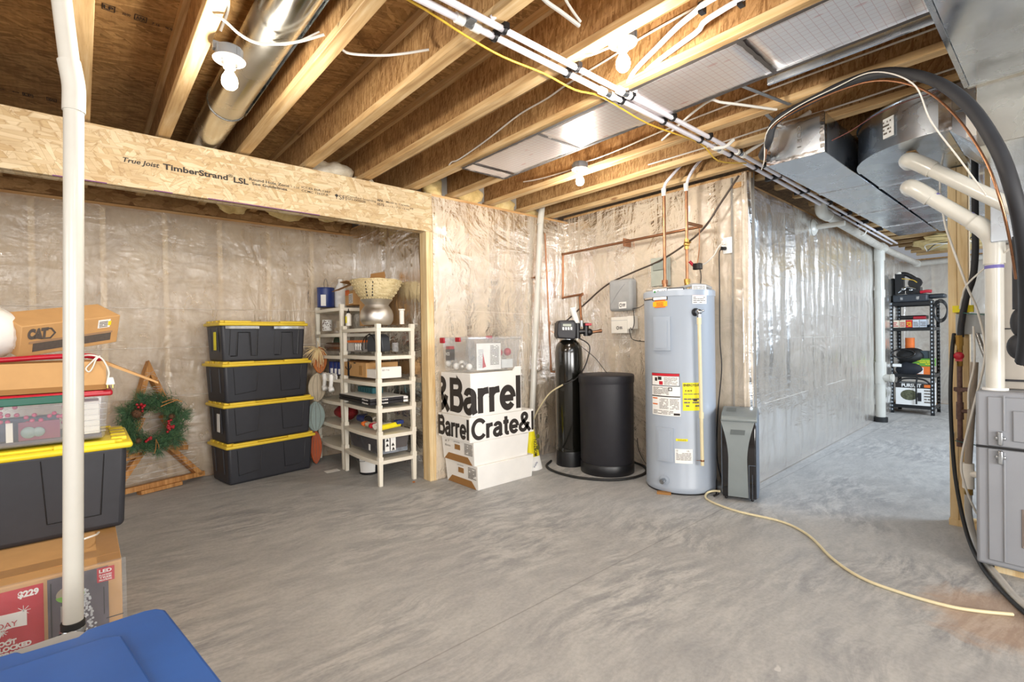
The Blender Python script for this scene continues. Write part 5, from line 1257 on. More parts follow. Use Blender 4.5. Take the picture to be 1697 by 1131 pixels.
# salt bag
sg = thing('salt_bag', 'yellow and white salt bag leaning between the boxes and the corner pipe', 'bag', (2.99, 3.20, 0))
def bagf(mb, z0, z1):
    for i in range(2): pass
    n = 12; rows = []
    def P(a, b):
        ang = 2*PI*a; z = z0+(z1-z0)*b; zz = z/.40; hw = .085*(1-.55*zz); th = .045*(1-.6*zz)
        c = V(3.02-.03*zz, 3.17+.03*zz, z)
        return c+V(math.cos(ang)*hw, math.sin(ang)*th, 0)+V(0, 0, 0)+V(.006, .006, 0)*noise.noise(V(a*9, z*22, 1))
    return mb.grid(P, 24, n)
bagf(MB(), .12, .40).build('bag_upper', yellow_l, sg, smooth=180); bagf(MB(), .0, .12).build('bag_lower', paper, sg, smooth=180)
lettering('bag_text', 'MORTON', (3.01, 3.127, .13), V(-.05, 0, 1), V(-1, 0, .0), .035, ink, sg, w=.15, bold=.02, lift=.003)
m = MB()
for z in (.20, .30): m.ball((3.02, 3.125, z), .02, 10, 6, (1, .15, 1))
m.build('printed_leaf', plain('olive_print', '#5a5a20', .7), sg)
lettering('bag_text', 'salt', (2.97, 3.124, .03), V(.6, 0, .6), V(-.6, 0, .6), .02, navy, sg, w=.06, lift=.003)

# ---------------------------------------------------------------- corner pipes
cpv = thing('corner_pvc_pipe', 'white plastic drain pipe leaning in the corner right of the white boxes', 'pipe', (3.21, 3.44, 0))
MB().cyl((3.21, 3.435, 0), (3.415, 3.44, 2.385), .027, n=24).build('pipe', white_pvc, cpv, smooth=40)
MB().cyl((3.40, 3.44, 2.28), (3.43, 3.44, 2.46), .031, n=24).build('upper_sleeve', white_pvc, cpv, smooth=40)
MB().box(3.33, 3.44, 3.47, 3.475, 1.755, 1.77).build('pipe_strap', copper, cpv)
cp_ = thing('copper_drop_pipe', 'thin copper pipe dropping down the corner beside the white drain pipe', 'pipe', (3.50, 3.42, 1))
MB().tube([(3.455, 3.43, 2.20), (3.50, 3.42, .90)], .0085, n=12, straight=True).cyl((3.50, 3.42, .90), (3.50, 3.42, .845), .011, n=12).build('pipe', copper, cp_, smooth=40)
MB().tube([(3.50, 3.42, .84), (3.505, 3.41, .83), (3.54, 3.36, .83), (3.58, 3.29, .835)], .0085, n=12).build('elbow', copper, cp_, smooth=60)
MB().cyl((3.492, 3.42, 1.30), (3.491, 3.42, 1.33), .012, n=12).build('coupling', copper, cp_, smooth=40)
MB().tube([(3.50, 3.42, 1.24), (3.53, 3.38, 1.21), (3.57, 3.33, 1.20)], .004, n=8).build('thin_branch', copper, cp_)

# ---------------------------------------------------------------- water softener
so = thing('water_softener', 'tall glossy black softener tank with grey control head', 'water softener', (3.38, 3.07, 0))
MB().lathe([(.118, 0), (.124, .01), (.124, .14), (.127, .15), (.122, .17), (.127, .175), (.127, 1.03), (.120, 1.08), (.10, 1.12), (.07, 1.145), (.045, 1.15)], (3.38, 3.07, 0), 48).build('tank', plain('fibreglass_tank', '#14130f', .16, var=.4, scale=50, coat=.8, bmp=.05), so, smooth=60)
MB().lathe([(.128, 0), (.129, .12), (.126, .135)], (3.38, 3.07, 0), 48).build('foot_boot', blk, so, smooth=50)
MB().cyl((3.38, 3.07, 1.15), (3.38, 3.07, 1.20), .055, n=28).build('neck', steel, so, smooth=40)
# head faces the camera, turned a little left
RH = Matrix.Rotation(math.radians(-54), 3, 'Z')
hc = V(3.33, 3.06, 0); hu = V(.80, -.60, 0); hv = V(.60, .80, 0)
hd = MB().prism([(-.085, .165+1), (.07, 1.15), (.082, 1.18), (.085, 1.29), (.065, 1.325), (-.07, 1.325), (-.088, 1.29), (-.095, 1.20)], hc-hv*.09, hu, Z_, -.17).build('control_head', blk_soft, so, bevel=.012, seg=3)
fo = hc-hv*.092
MB().prism([(-.060, 1.235), (.055, 1.225), (.058, 1.30), (-.055, 1.305)], fo, hu, Z_, .003).build('control_panel', plain('panel_grey', '#343436', .4), hd, bevel=.002)
MB().prism([(-.04, 1.272), (.035, 1.268), (.035, 1.290), (-.04, 1.292)], fo-hv*.003, hu, Z_, .002).build('display_screen', lens_m, hd)
m = MB()
for k in range(4): m.prism([(-.045+k*.024, 1.238), (-.030+k*.024, 1.237), (-.030+k*.024, 1.262), (-.045+k*.024, 1.263)], fo-hv*.003, hu, Z_, .003)
m.build('button', paper, hd)
lettering('head_text', 'softener', Vector(fo)+hu*-.075+V(0, 0, 1.178)-hv*.002, hu, Z_, .008, paper, hd, w=.055, bold=.02) if False else None
MB().cyl(hc+hu*.11+Z_*1.22, hc+hu*.20+Z_*1.225, .024, n=20).cyl(hc+hu*.11+Z_*1.16, hc+hu*.11+Z_*1.30, .026, n=18).cyl(hc+hu*.19+Z_*1.18, hc+hu*.19+Z_*1.30, .026, n=18).ball(hc+hu*.22+Z_*1.215, .034, 14, 8).build('valve_body', blk, so, smooth=40)
MB().cyl(hc+hu*.235+Z_*1.213, hc+hu*.33+Z_*1.225, .013, n=14).cyl(hc+hu*.31+Z_*1.224, hc+hu*.335+Z_*1.226, .017, n=14).build('copper_stub', copper, so, smooth=40)
MB().box(-.030, .030, -.012, .012, -.011, .011).xf(Matrix.Translation(hc+hu*.205-hv*.03+Z_*1.285)@Matrix.Rotation(math.radians(-36), 4, 'Z')).build('red_handle', red_p, so, bevel=.004)
m = MB().tube([hc+hu*.12+hv*.03+Z_*1.24, hc+hu*.11+hv*.04+Z_*1.32, hc+hu*.085+hv*.04+Z_*1.40, hc+hu*.075+hv*.04+Z_*1.445], .026, n=14)
for i, q in enumerate(m.v): m.v[i] = q+V(0, 0, 0)+V(.006, .006, .0)*noise.noise(q*60)
m.build('wrapped_pipe', paper, so, smooth=180)
cable('drain_tube', [hc+hu*.07+Z_*1.19, (3.50, 2.93, 1.10), (3.47, 2.92, .98), (3.40, 2.915, .88), (3.30, 2.92, .80), (3.22, 3.00, .75)], .0055, cable_k, 'black drain tube curving down around the tall softener tank', 'tube')
cable('drain_tube', [(3.22, 3.0, .75), (3.21, 3.16, .66), (3.20, 3.30, .50), (3.22, 3.38, .40)], .007, cream_pvc, 'cream drain tube leading into the white corner pipe', 'tube')
cable('brine_line', [hc+hu*.06+Z_*1.19, hc+hu*.13+Z_*1.10, (3.50, 2.86, .98), (3.50, 2.74, .86), (3.50, 2.70, .84)], .003, cable_k, 'thin black line from the control head to the wide black tank', 'tube')
bn_ = thing('brine_tank', 'wide matte black cylindrical tank with lid, right of the softener tank', 'tank', (3.45, 2.70, 0))
MB().lathe([(.222, 0), (.226, .01), (.224, .10), (.229, .11), (.234, .80)], (3.45, 2.70, 0), 64).build('tank_body', blk_soft, bn_, smooth=40)
MB().lathe([(.238, .775), (.240, .78), (.240, .838), (.232, .845), (.222, .842), (.20, .848), (0, .850)], (3.45, 2.70, 0), 64).build('lid', blk_soft, bn_, smooth=40)
MB().lathe([(.229, 0), (.231, .004), (.231, .085), (.228, .09)], (3.45, 2.70, 0), 64).build('base_band', blk, bn_, smooth=40)
cable('black_hose_ring', [(3.30, 3.24, .012), (3.14, 3.14, .012), (3.06, 2.95, .012), (3.07, 2.70, .012), (3.20, 2.48, .012), (3.38, 2.39, .012), (3.58, 2.40, .012), (3.72, 2.50, .015), (3.74, 2.62, .03), (3.70, 2.72, .05)], .011, rubber, 'black hose looped on the floor around the two black tanks', 'hose')
cable('black_wire', [(3.74, 2.42, .02), (3.70, 2.48, .06), (3.72, 2.56, .16), (3.76, 2.60, .25)], .003, cable_k, 'thin black wire behind the wide black tank', 'wire')

# copper run on the wall
XW = 3.70
cr_ = thing('copper_pipe_run', 'long copper pipe crossing the plastic wall and dropping to the softener', 'pipe', (XW, 3.4, 2.0))
def cseg(a, b, r=.0115): return MB().cyl(a, b, r, n=16).build('pipe', copper, cr_, smooth=40)
pts = [(XW, 1.93, 2.032), (XW, 3.42, 2.015), (XW, 3.43, 1.575), (XW, 3.17, 1.59), (3.57, 3.02, 1.585)]
cseg(pts[0], pts[1]); cseg(pts[1], pts[2]); cseg(pts[2], pts[3])
m = MB()
for p in pts[1:4]: m.ball(p, .0165, 12, 8)
m.build('elbow', copper, cr_, smooth=60)
cseg((XW, 3.17, 1.59), (3.66, 3.17, 1.56)); cseg((3.655, 3.165, 1.56), (3.60, 3.10, 1.30), .0125)
MB().cyl((3.60, 3.10, 1.27), (3.60, 3.10, 1.33), .02, n=16).build('union', steel, cr_, smooth=40)
MB().box(XW-.01, XW+.09, 2.66, 2.675, 1.985, 2.055).build('pipe_bracket', copper, cr_)
MB().cyl((XW, 1.93, 2.032), (3.56, 1.985, 2.05), .012, n=16).build('tee_branch', copper, cr_, smooth=40)
cable('black_cable', [(3.60, 3.45, 1.31), (3.72, 3.418, 1.333), (3.72, 3.15, 1.50), (3.73, 2.89, 1.66), (3.73, 2.60, 1.745), (3.73, 2.283, 1.83), (3.72, 1.957, 1.993), (3.72, 1.78, 2.196), (3.71, 1.64, 2.36)], .008, cable_br, 'thick dark cable swooping diagonally across the wall behind the heater', 'cable', k=8)

# boxes on the wall
gx = thing('grey_wall_box', 'rounded grey plastic enclosure on the wall left of the water heater', 'wall box', (3.77, 2.73, 1.4))
MB().box(3.70, 3.795, 2.60, 2.855, 1.405, 1.695).build('enclosure', grey_box, gx, bevel=.03, seg=4)
MB().tube([(3.699, 2.83, 1.46), (3.699, 2.78, 1.53), (3.699, 2.72, 1.60), (3.699, 2.67, 1.645)], .003, n=6).build('moulded_line', grey_box, gx)
MB().box(3.6975, 3.70, 2.655, 2.735, 1.425, 1.485).build('sticker', paper, gx)
m = MB(); rn = random.Random(6)
for k in range(7): a = k*.9; m.box(3.696, 3.698, 2.715+.012*math.cos(a)-.004, 2.715+.012*math.cos(a)+.004, 1.455+.014*math.sin(a)-.004, 1.455+.014*math.sin(a)+.004)
m.box(3.696, 3.698, 2.665, 2.695, 1.458, 1.466).box(3.696, 3.698, 2.668, 2.695, 1.445, 1.452)
m.build('sticker_print', ink, gx)
wx = thing('white_wall_box', 'small white plastic box on the wall under the rounded grey enclosure', 'wall box', (3.77, 2.73, 1.2))
MB().box(3.715, 3.795, 2.66, 2.84, 1.20, 1.35).build('enclosure', white_p, wx, bevel=.005); MB().box(3.725, 3.795, 2.60, 2.665, 1.235, 1.355).build('side_cover', white_p, wx, bevel=.004)
MB().box(3.713, 3.7155, 2.66, 2.84, 1.317, 1.320).build('seam', grey_box, wx)
m = MB()
for k in range(7): a = k*.9; m.box(3.7135, 3.715, 2.765+.012*math.cos(a)-.004, 2.765+.012*math.cos(a)+.004, 1.25+.013*math.sin(a)-.004, 1.25+.013*math.sin(a)+.004)
m.box(3.7135, 3.715, 2.715, 2.745, 1.253, 1.260).box(3.7135, 3.715, 2.712, 2.745, 1.240, 1.247).build('logo_print', ink, wx)
cable('black_wire', [(3.72, 2.60, 1.42), (3.70, 2.575, 1.36), (3.70, 2.575, 1.28), (3.70, 2.60, 1.23), (3.71, 2.62, 1.25)], .0035, cable_k, 'black wire looping from the grey enclosure to the white box', 'wire')
cable('black_wire', [(3.72, 2.64, 1.24), (3.70, 2.62, 1.20), (3.70, 2.60, 1.15), (3.70, 2.54, 1.13), (3.71, 2.45, 1.12), (3.72, 2.36, 1.10)], .0035, cable_k, 'black wire from the white box running behind the heater', 'wire')
cable('black_wire', [(3.73, 2.60, 1.42), (3.73, 2.53, 1.43), (3.73, 2.44, 1.48)], .003, cable_k, 'short black wire right of the grey enclosure', 'wire')
dx_ = thing('disconnect_box', 'pale grey green switch box on the wall partly behind the heater pipes', 'switch box', (3.77, 2.35, 1.65))
MB().box(3.74, 3.795, 2.265, 2.425, 1.60, 1.845).build('enclosure', plain('sage_grey', '#a9ada2', .5), dx_, bevel=.004); MB().box(3.728, 3.742, 2.29, 2.40, 1.735, 1.80).build('switch_cover', plain('sage_grey_dark', '#8f958d', .5), dx_, bevel=.006)
ow = thing('wall_outlet', 'white wall outlet with plugs, above the air conditioner', 'outlet', (3.79, 1.78, 1.87))
MB().box(3.787, 3.795, 1.735, 1.805, 1.805, 1.93).build('cover_plate', paper, ow, bevel=.002)
MB().cyl((3.76, 1.79, 1.89), (3.787, 1.79, 1.89), .016, n=14).build('white_plug', white_p, ow, smooth=40); MB().cyl((3.755, 1.80, 1.845), (3.787, 1.785, 1.845), .014, n=14).build('black_plug', blk, ow, smooth=40)
cable('appliance_lead', [(3.755, 1.80, 1.845), (3.74, 1.812, 1.80), (3.745, 1.815, 1.60), (3.74, 1.815, 1.15), (3.73, 1.80, .90), (3.74, 1.84, .55), (3.74, 1.85, .22), (3.72, 1.80, .02)], .0045, cable_k, 'black cord hanging from the wall outlet down behind the air conditioner', 'cord')
cable('white_cord', [(3.76, 1.79, 1.89), (3.74, 1.815, 1.86), (3.72, 1.85, 1.79), (3.70, 1.90, 1.74), (3.66, 1.93, 1.72)], .006, cable_w, 'white cord from the wall outlet to the black gadget over the heater', 'cord')  # plain white cord running to the gadget, not a lamp's
gd = thing('leak_sensor', 'small black and red gadget hanging on the copper pipe above the heater', 'gadget', (3.62, 1.94, 1.70))
MB().box(3.61, 3.65, 1.90, 1.965, 1.685, 1.735).build('body', blk, gd, bevel=.005); MB().cyl((3.63, 1.965, 1.72), (3.61, 1.99, 1.755), .012, n=12).build('red_handle', red_p, gd, smooth=40)
cable('black_wire', [(3.62, 1.91, 1.69), (3.60, 1.89, 1.63), (3.58, 1.885, 1.56)], .0035, cable_k, 'black wire from the gadget down to the heater top', 'wire')
cable('thin_copper_line', [(3.68, 1.94, 2.02), (3.68, 1.945, 1.85), (3.66, 1.95, 1.74)], .004, copper, 'thin dark line between the copper pipe and the gadget', 'wire')

# ---------------------------------------------------------------- water heater
HC = V(3.51, 2.03, 0); HR = .262
F = V(-.866, -.5, 0).normalized(); RR = V(.5, -.866, 0).normalized()
wh = thing('water_heater', 'tall grey blue cylindrical electric water heater', 'water heater', HC)
MB().lathe([(HR-.006, .012), (HR, .02), (HR, .055), (HR-.002, .06), (HR-.002, 1.47), (HR, 1.475), (HR+.002, 1.50)], HC, 96).build('jacket', heater_m, wh, smooth=40)
MB().lathe([(HR+.004, 1.465), (HR+.004, 1.505), (HR-.004, 1.514), (.20, 1.518), (0, 1.522)], HC, 96).build('top_cap', heater_m, wh, smooth=40)
MB().lathe([(HR-.01, 0), (HR-.01, .014)], HC, 64).build('base_ring', blk, wh, smooth=40)
def hp(px, y, r=0):     # angle from image column offset
    a = math.asin(max(-.98, min(.98, (px-1128)/60.0))); return a, 1.517-(y-478)*.00440
def cyl_patch(name, px0, y0, px1, y1, mat, parent=wh, lift=.0015, n=10, th=0):
    a0, z1 = hp(px0, y0); a1, z0 = hp(px1, y1)
    def P(a, b):
        t = a0+(a1-a0)*a; return HC+(F*math.cos(t)+RR*math.sin(t))*(HR+lift)+Z_*(z0+(z1-z0)*b)
    m = MB().grid(P, n, 1)
    if th:
        k = len(m.v); m2 = [HC+(q-HC-Z_*q.z)*((HR-.002)/(HR+lift))+Z_*q.z for q in m.v]; m.v += m2
        m.f += [tuple(x+k for x in f) for f in m.f]
        m.f += [(i, i+1, i+1+k, i+k) for i in range(n)]+[(n+1+i, n+2+i, n+2+i+k, n+1+i+k) for i in range(n)]+[(0, n+1, n+1+k, k), (n, 2*n+1, 2*n+1+k, n+k)]
    return m.build(name, mat, parent, smooth=40)
def cyl_text(name, s, px0, px1, y, hpx, mat, parent=wh, bold=0, lift=.003):
    a0, z = hp(px0, y); a1, _ = hp(px1, y); vs, fs = text_mesh(s, bold)
    x0 = min(q.x for q in vs); x1 = max(q.x for q in vs); k = hpx*.0044/.7
    m = MB(); m.add([HC+(F*math.cos(t)+RR*math.sin(t))*(HR+lift)+Z_*(z+q.y*k) for q in vs for t in (a0+(a1-a0)*(q.x-x0)/(x1-x0),)], fs)
    return m.build(name, mat, parent)
def cyl_lines(name, px0, y0, px1, y1, n, mat, seed=1, parent=wh, lift=.0026):
    rd_ = random.Random(seed); m = MB()
    for i in range(n):
        yy = y0+(y1-y0)*(i+.5)/n; h = abs(y1-y0)/n*.22; x = px0
        while x < px1-.5:
            L = min((px1-px0)*rd_.uniform(.1, .35), px1-x)
            if rd_.random() < .9:
                a0, za = hp(x, yy-h); a1, zb = hp(x+L*.9, yy+h)
                m.add([HC+(F*math.cos(t)+RR*math.sin(t))*(HR+lift)+Z_*z for z in (za, zb) for t in (a0, (a0+a1)/2, a1)], [(0, 1, 4, 3), (1, 2, 5, 4)])
            x += L
    return m.build(name, mat, parent)
cyl_patch('banner_edge', 1070, 481.5, 1086, 494, ink); cyl_patch('banner_face', 1071.5, 483, 1086, 492.5, plain('tan_banner', '#c7b7a4', .5), lift=.0022)
cyl_patch('banner_edge', 1110, 476.5, 1137, 490, ink); cyl_patch('banner_face', 1110, 478, 1135.5, 488.5, plain('pale_banner', '#d5dae2', .5), lift=.0022)
lb_ = cyl_patch('brand_label', 1085.5, 475.5, 1110.5, 496, ink, lift=.0024); cyl_patch('brand_label_face', 1086.3, 476.5, 1109.7, 487, paper, lift=.003); cyl_patch('brand_label_face', 1087, 490.5, 1109, 495, paper, lift=.003)
cyl_text('brand_text', 'Smith', 1094, 1108.5, 483.8, 4.4, ink, bold=.02, lift=.0038); cyl_text('brand_text', 'Proline', 1090, 1107, 489.6, 2.2, paper, bold=.02, lift=.0038)
a_, z_ = hp(1090, 481.3); q_ = HC+(F*math.cos(a_)+RR*math.sin(a_))*(HR+.0034)+Z_*z_
MB().lathe([(.005, 0), (.0085, 0), (.0085, .0015), (.005, .0015)], q_, 16, F*math.cos(a_)+RR*math.sin(a_)).build('green_ring_logo', plain('leaf_green', '#2f8a4a', .5), wh)
cyl_patch('yellow_oval_label', 1086, 498, 1110, 506.5, plain('amber_label', '#f0b21c', .5)); cyl_patch('yellow_oval_label', 1089, 496, 1107, 498.2, orange_l); cyl_patch('yellow_oval_label', 1089, 506.3, 1107, 508.5, orange_l)
cyl_lines('label_print', 1092, 499, 1104, 506, 3, red_l, 3)
cyl_patch('instruction_label', 1149.5, 472.6, 1172, 504, paper); cyl_patch('orange_stripe', 1149.5, 488, 1172, 490, orange_l, lift=.0028); cyl_lines('label_print', 1151, 474, 1170, 487, 7, ink_soft, 4); cyl_lines('label_print', 1151, 492, 1170, 503, 4, ink_soft, 5)
cyl_patch('access_panel', 1088, 524, 1114.5, 581, heater_m, lift=.012, th=1); cyl_patch('panel_face', 1091.5, 530, 1110, 577, heater_m, lift=.017, th=1)
cyl_patch('access_panel', 1091, 711, 1117, 768, heater_m, lift=.012, th=1); cyl_patch('panel_face', 1094.5, 717, 1112.5, 764, heater_m, lift=.017, th=1)
cyl_patch('warning_label', 1082.7, 619.5, 1128, 641, ink); cyl_patch('warning_label_face', 1083.5, 624.5, 1127.2, 640, paper, lift=.0022); cyl_patch('red_header', 1083.2, 620, 1127.5, 624, red_l, lift=.0024)
cyl_patch('instruction_label', 1083, 641.5, 1128.5, 658, paper); cyl_patch('instruction_label', 1083, 659.5, 1129, 691, paper)
cyl_patch('black_bar', 1083, 657.6, 1128.5, 659.2, ink, lift=.0028)
cyl_lines('label_print', 1103, 626, 1125, 639, 8, ink_soft, 6); cyl_lines('label_print', 1085, 643, 1111, 656, 7, ink_soft, 7); cyl_lines('label_print', 1095, 662, 1110, 680, 9, ink_soft, 8); cyl_lines('label_print', 1112, 662, 1127, 680, 9, ink_soft, 9); cyl_lines('label_print', 1085, 682, 1118, 689, 3, ink_soft, 10)
cyl_patch('pictogram', 1088, 627, 1092, 633, ink, lift=.0028); cyl_patch('pictogram', 1093, 625.5, 1099, 631, ink, lift=.0028); cyl_patch('pictogram', 1095, 633, 1101, 639, red_l, lift=.0028); cyl_patch('pictogram', 1110, 643, 1116, 649, ink, lift=.0028); cyl_patch('pictogram', 1111.3, 644.3, 1114.7, 647.7, paper, lift=.0032)
cyl_patch('orange_stripe', 1084, 661.5, 1092, 663.5, orange_l, lift=.0028); cyl_patch('orange_stripe', 1084, 671.5, 1092, 673.5, orange_l, lift=.0028); cyl_patch('brand_plate', 1118, 686, 1128, 689.5, ink, lift=.0028)
cyl_patch('energy_label', 1132.5, 634.6, 1163.5, 681, yellow_l); cyl_text('energy_text', 'ENERGYGUIDE', 1134, 1162.5, 640.5, 3.8, ink, bold=.03); cyl_text('energy_text', '$ 419', 1136, 1147, 649.5, 3, ink, bold=.03); cyl_patch('energy_bar', 1149, 662, 1155, 665, ink, lift=.0028); cyl_lines('label_print', 1134.5, 652, 1162, 655, 1, ink_soft, 11); cyl_lines('label_print', 1134.5, 659, 1160, 676, 3, ink_soft, 12)
cyl_patch('small_yellow_label', 1120.7, 728, 1139.7, 732, yellow_l); cyl_text('label_text', 'WATER HEATER', 1124, 1137, 731.2, 2, ink)
cyl_patch('rating_label', 1119, 745, 1147, 769, paper); cyl_lines('label_print', 1121, 751, 1145, 764, 6, ink_soft, 14); cyl_text('label_text', 'CE', 1121, 1124, 749.3, 2.4, ink); cyl_text('label_text', 'UL', 1138, 1142, 749.3, 2.4, ink)
# relief valve and drip pipe
a_, z_ = hp(1154.5, 518); pv = HC+(F*math.cos(a_)+RR*math.sin(a_))*(HR+.0)+Z_*z_; nn = (F*math.cos(a_)+RR*math.sin(a_))
MB().cyl(pv, pv+nn*.008, .030, n=24).build('black_washer', blk, wh, smooth=40)
rv = MB().cyl(pv, pv+nn*.055, .017, n=16).ball(pv+nn*.05, .022, 14, 8).cyl(pv+nn*.05, pv+nn*.05-Z_*.045, .015, n=16).cyl(pv+nn*.05, pv+nn*.05+RR*.035+Z_*.01, .007, n=10).build('relief_valve', steel, wh, smooth=40)
b0 = pv+nn*.05
dp = MB().cyl(b0-Z_*.04, b0-Z_*.09, .0165, n=18).cyl(b0-Z_*.085, V(b0.x+.006, b0.y-.008, .235), .0125, n=18).build('drip_pipe', cream_pvc, wh, smooth=40)
MB().cyl(V(b0.x+.004, b0.y-.006, .62), V(b0.x+.004, b0.y-.006, .575), .0165, n=18).build('pipe_coupling', cream_pvc, dp, smooth=40)
MB().lathe([(.014, 0), (.0145, .003), (.0145, .010), (.014, .012)], (b0.x+.006, b0.y-.008, .265), 16).cyl((b0.x+.006, b0.y-.008, .27), V(b0.x, b0.y, .27)-RR*.03, .002, n=6).build('copper_tie', copper, dp)
a_, z_ = hp(1102, 797); q_ = HC+(F*math.cos(a_)+RR*math.sin(a_))*HR+Z_*.10; nn = (F*math.cos(a_)+RR*math.sin(a_))
MB().cyl(q_, q_+nn*.035, .014, n=16).cyl(q_+nn*.03, q_+nn*.05-Z_*.006, .018, n=16).build('drain_valve', steel, wh, smooth=40)
MB().cyl(q_+nn*.001, q_+nn*.004, .036, n=24).build('valve_recess', heater_m, wh, smooth=40)
tag(MB().box(-.05, .05, -.02, .02, 0, .016).xf(Matrix.Translation(HC+F*.255+RR*-.12)@Matrix.Rotation(math.radians(-60), 4, 'Z')).build('wood_shim', kraft_d), 'small brown shim under the front left of the water heater', 'shim')
# top plumbing
for nm, P0, zt, lab, px in (('cold', V(3.46, 2.117, 0), 2.30, 'left copper riser pipe from the water heater top', [(3.46, 2.115, 2.32), (3.465, 2.10, 2.37), (3.49, 2.04, 2.44), (3.51, 1.98, 2.50), (3.52, 1.90, 2.56)]), ('hot', V(3.545, 1.975, 0), 2.32, 'right copper riser pipe with valve from the water heater top', [(3.545, 1.97, 2.34), (3.55, 1.95, 2.40), (3.56, 1.90, 2.47), (3.57, 1.82, 2.54)])):
    t = thing('copper_riser', lab, 'pipe', (P0.x, P0.y, 1.52))
    MB().cyl((P0.x, P0.y, 1.52), (P0.x, P0.y-.003, zt), .012, n=16).build('pipe', copper, t, smooth=40)
    MB().cyl((P0.x, P0.y, 1.515), (P0.x, P0.y, 1.60), .020, n=16).cyl((P0.x, P0.y, 1.58), (P0.x, P0.y, 1.61), .024, n=8).build('union', brass if nm == 'hot' else copper, t, smooth=40)
    MB().cyl((P0.x, P0.y, zt-.03), (P0.x, P0.y, zt+.02), .0165, n=16).cyl((P0.x, P0.y, zt), (P0.x, P0.y, zt+.03), .018, n=16).build('white_fitting', white_p, t, smooth=40)
    MB().tube(px, .0115, n=12).build('pex_bend', pex, t, smooth=60)
    if nm == 'hot': MB().cyl((P0.x, P0.y, 1.84), (P0.x, P0.y, 1.92), .018, n=12).ball((P0.x, P0.y, 1.88), .024, 12, 8).cyl((P0.x, P0.y, 1.88), (P0.x-.03, P0.y-.05, 1.885), .006, n=8).build('brass_valve', brass, t, smooth=40)
MB().cyl((3.53, 2.04, 1.515), (3.53, 2.04, 1.55), .016, n=8).build('anode_cap', brass, wh, smooth=40)
m = MB().tube([(3.42, 2.08, 1.53), (3.47, 2.02, 1.535), (3.50, 1.98, 1.545), (3.55, 1.92, 1.56), (3.60, 1.86, 1.55), (3.64, 1.83, 1.53)], .013, n=10); m.build('flex_conduit', grey_box, wh, smooth=60)
m = MB().ball((3.46, 2.16, 1.53), 1, 20, 10, (.13, .10, .03))
for q in m.v: q += V(0, 0, .018*noise.noise(q*14))
m.build('loose_plastic', poly_dense, wh, smooth=180)

# ---------------------------------------------------------------- portable air conditioner
aL = V(3.413, 1.66, 0); au = V(.354, -.935, 0).normalized(); av = V(.935, .354, 0).normalized(); AW = .238
AM = Matrix((( au.x, av.x, 0, aL.x), (au.y, av.y, 0, aL.y), (0, 0, 1, 0), (0, 0, 0, 1)))
ac = thing('portable_air_conditioner', 'grey and black portable air conditioner right of the water heater', 'air conditioner', aL)
side = [(.02, .0+.02), (.005, .08), (.0, .3), (.008, .50), (.03, .575), (.07, .60), (.20, .635), (.27, .625), (.30, .55), (.30, .02)]
def acp(poly, x0, x1, name, mat, bevel=.008, par=ac, z_off=0):
    vs = [AM@V(x, d, z+z_off) for x in (x0, x1) for d, z in poly]; n = len(poly)
    return MB().add(vs, [tuple(range(n)), tuple(range(n, 2*n))[::-1]]+[(i, (i+1) % n, n+(i+1) % n, n+i) for i in range(n)]).build(name, mat, par, bevel=bevel, seg=3)
acp(side, .0, AW, 'body_shell', ac_blue, .02)
blk_side = [(d-.006, z) for d, z in side[:4]]+[(.020, .565), (.05, .565), (.05, .02)]
acp(blk_side, .006, AW-.012, 'black_front', ac_black, .01)
# hourglass grey panel
def acface(poly, dep, name, mat, th=.006):
    # polygon (x,z) pushed onto the curved front
    def dd(z):
        for (d0, z0), (d1, z1) in zip(side, side[1:5]):
            if z0 <= z <= z1: return d0+(d1-d0)*(z-z0)/(z1-z0)
        return .03
    vs = [AM@V(x, dd(z)-.008-dep, z) for x, z in poly]+[AM@V(x, dd(z)-.008-dep+th+.01, z) for x, z in poly]; n = len(poly)//2
    k = len(poly); fs = []
    for i in range(n-1):
        a, b, c, d = i, i+1, k-2-i, k-1-i; fs += [(a, b, c, d), (a+k, d+k, c+k, b+k)]
    fs += [(i, (i+1) % k, k+(i+1) % k, k+i) for i in range(k)]
    return MB().add(vs, fs).build(name, mat, ac, smooth=50)
L_ = []; R_ = []
for i in range(25):
    z = .03+.54*i/24; t = z/.57; w_ = .060+.052*max(0, (t-.52)/.48)**1.8+.012*max(0, (.5-t))**1
    L_.append((AW/2-.010-w_, z)); R_.append((AW/2-.010+w_, z))
acface(L_+R_[::-1], .004, 'front_panel', ac_grey)
acp([(.0, .56), (-.004, .578), (.01, .596), (.06, .612), (.20, .640), (.28, .632), (.29, .60), (.28, .56)], .002, AW-.004, 'top_cover', ac_grey, .008)
m = MB()
for i in range(12):
    for j in range(4):
        x = .115+i*.0088; d = .10+j*.035; p = [AM@V(x+a, d+b, .6355+(d+b-.2)*.17) for a, b in ((0, 0), (.005, 0), (.005, .026), (0, .026))]; m.add(p, [(0, 1, 2, 3)])
m.build('top_vents', ac_black, ac)
m = MB(); m.add([AM@V(a, b, .6275+(b-.13)*.19) for a, b in ((.03, .09), (.095, .09), (.095, .17), (.03, .17))], [(0, 1, 2, 3)]); m.build('control_pad', plain('control_grey', '#69706f', .4), ac)
acface([(AW/2-.055, .470), (AW/2-.055, .505), (AW/2+.040, .505), (AW/2+.040, .470)][0:1]+[(AW/2-.052, .505), (AW/2+.040, .505), (AW/2+.036, .472)], .008, 'handle_recess', plain('recess_grey', '#565d5e', .4))
m = MB()
for (x0, x1, z0, z1) in ((.178, .222, .262, .265), (.178, .181, .03, .262), (.20, .202, .03, .20)): m.add([AM@V(x, -.008+.0, z) for x, z in ((x0, z0), (x1, z0), (x1, z1), (x0, z1))], [(0, 1, 2, 3)])
m.build('door_lines', ac_blue, ac)
m = MB()
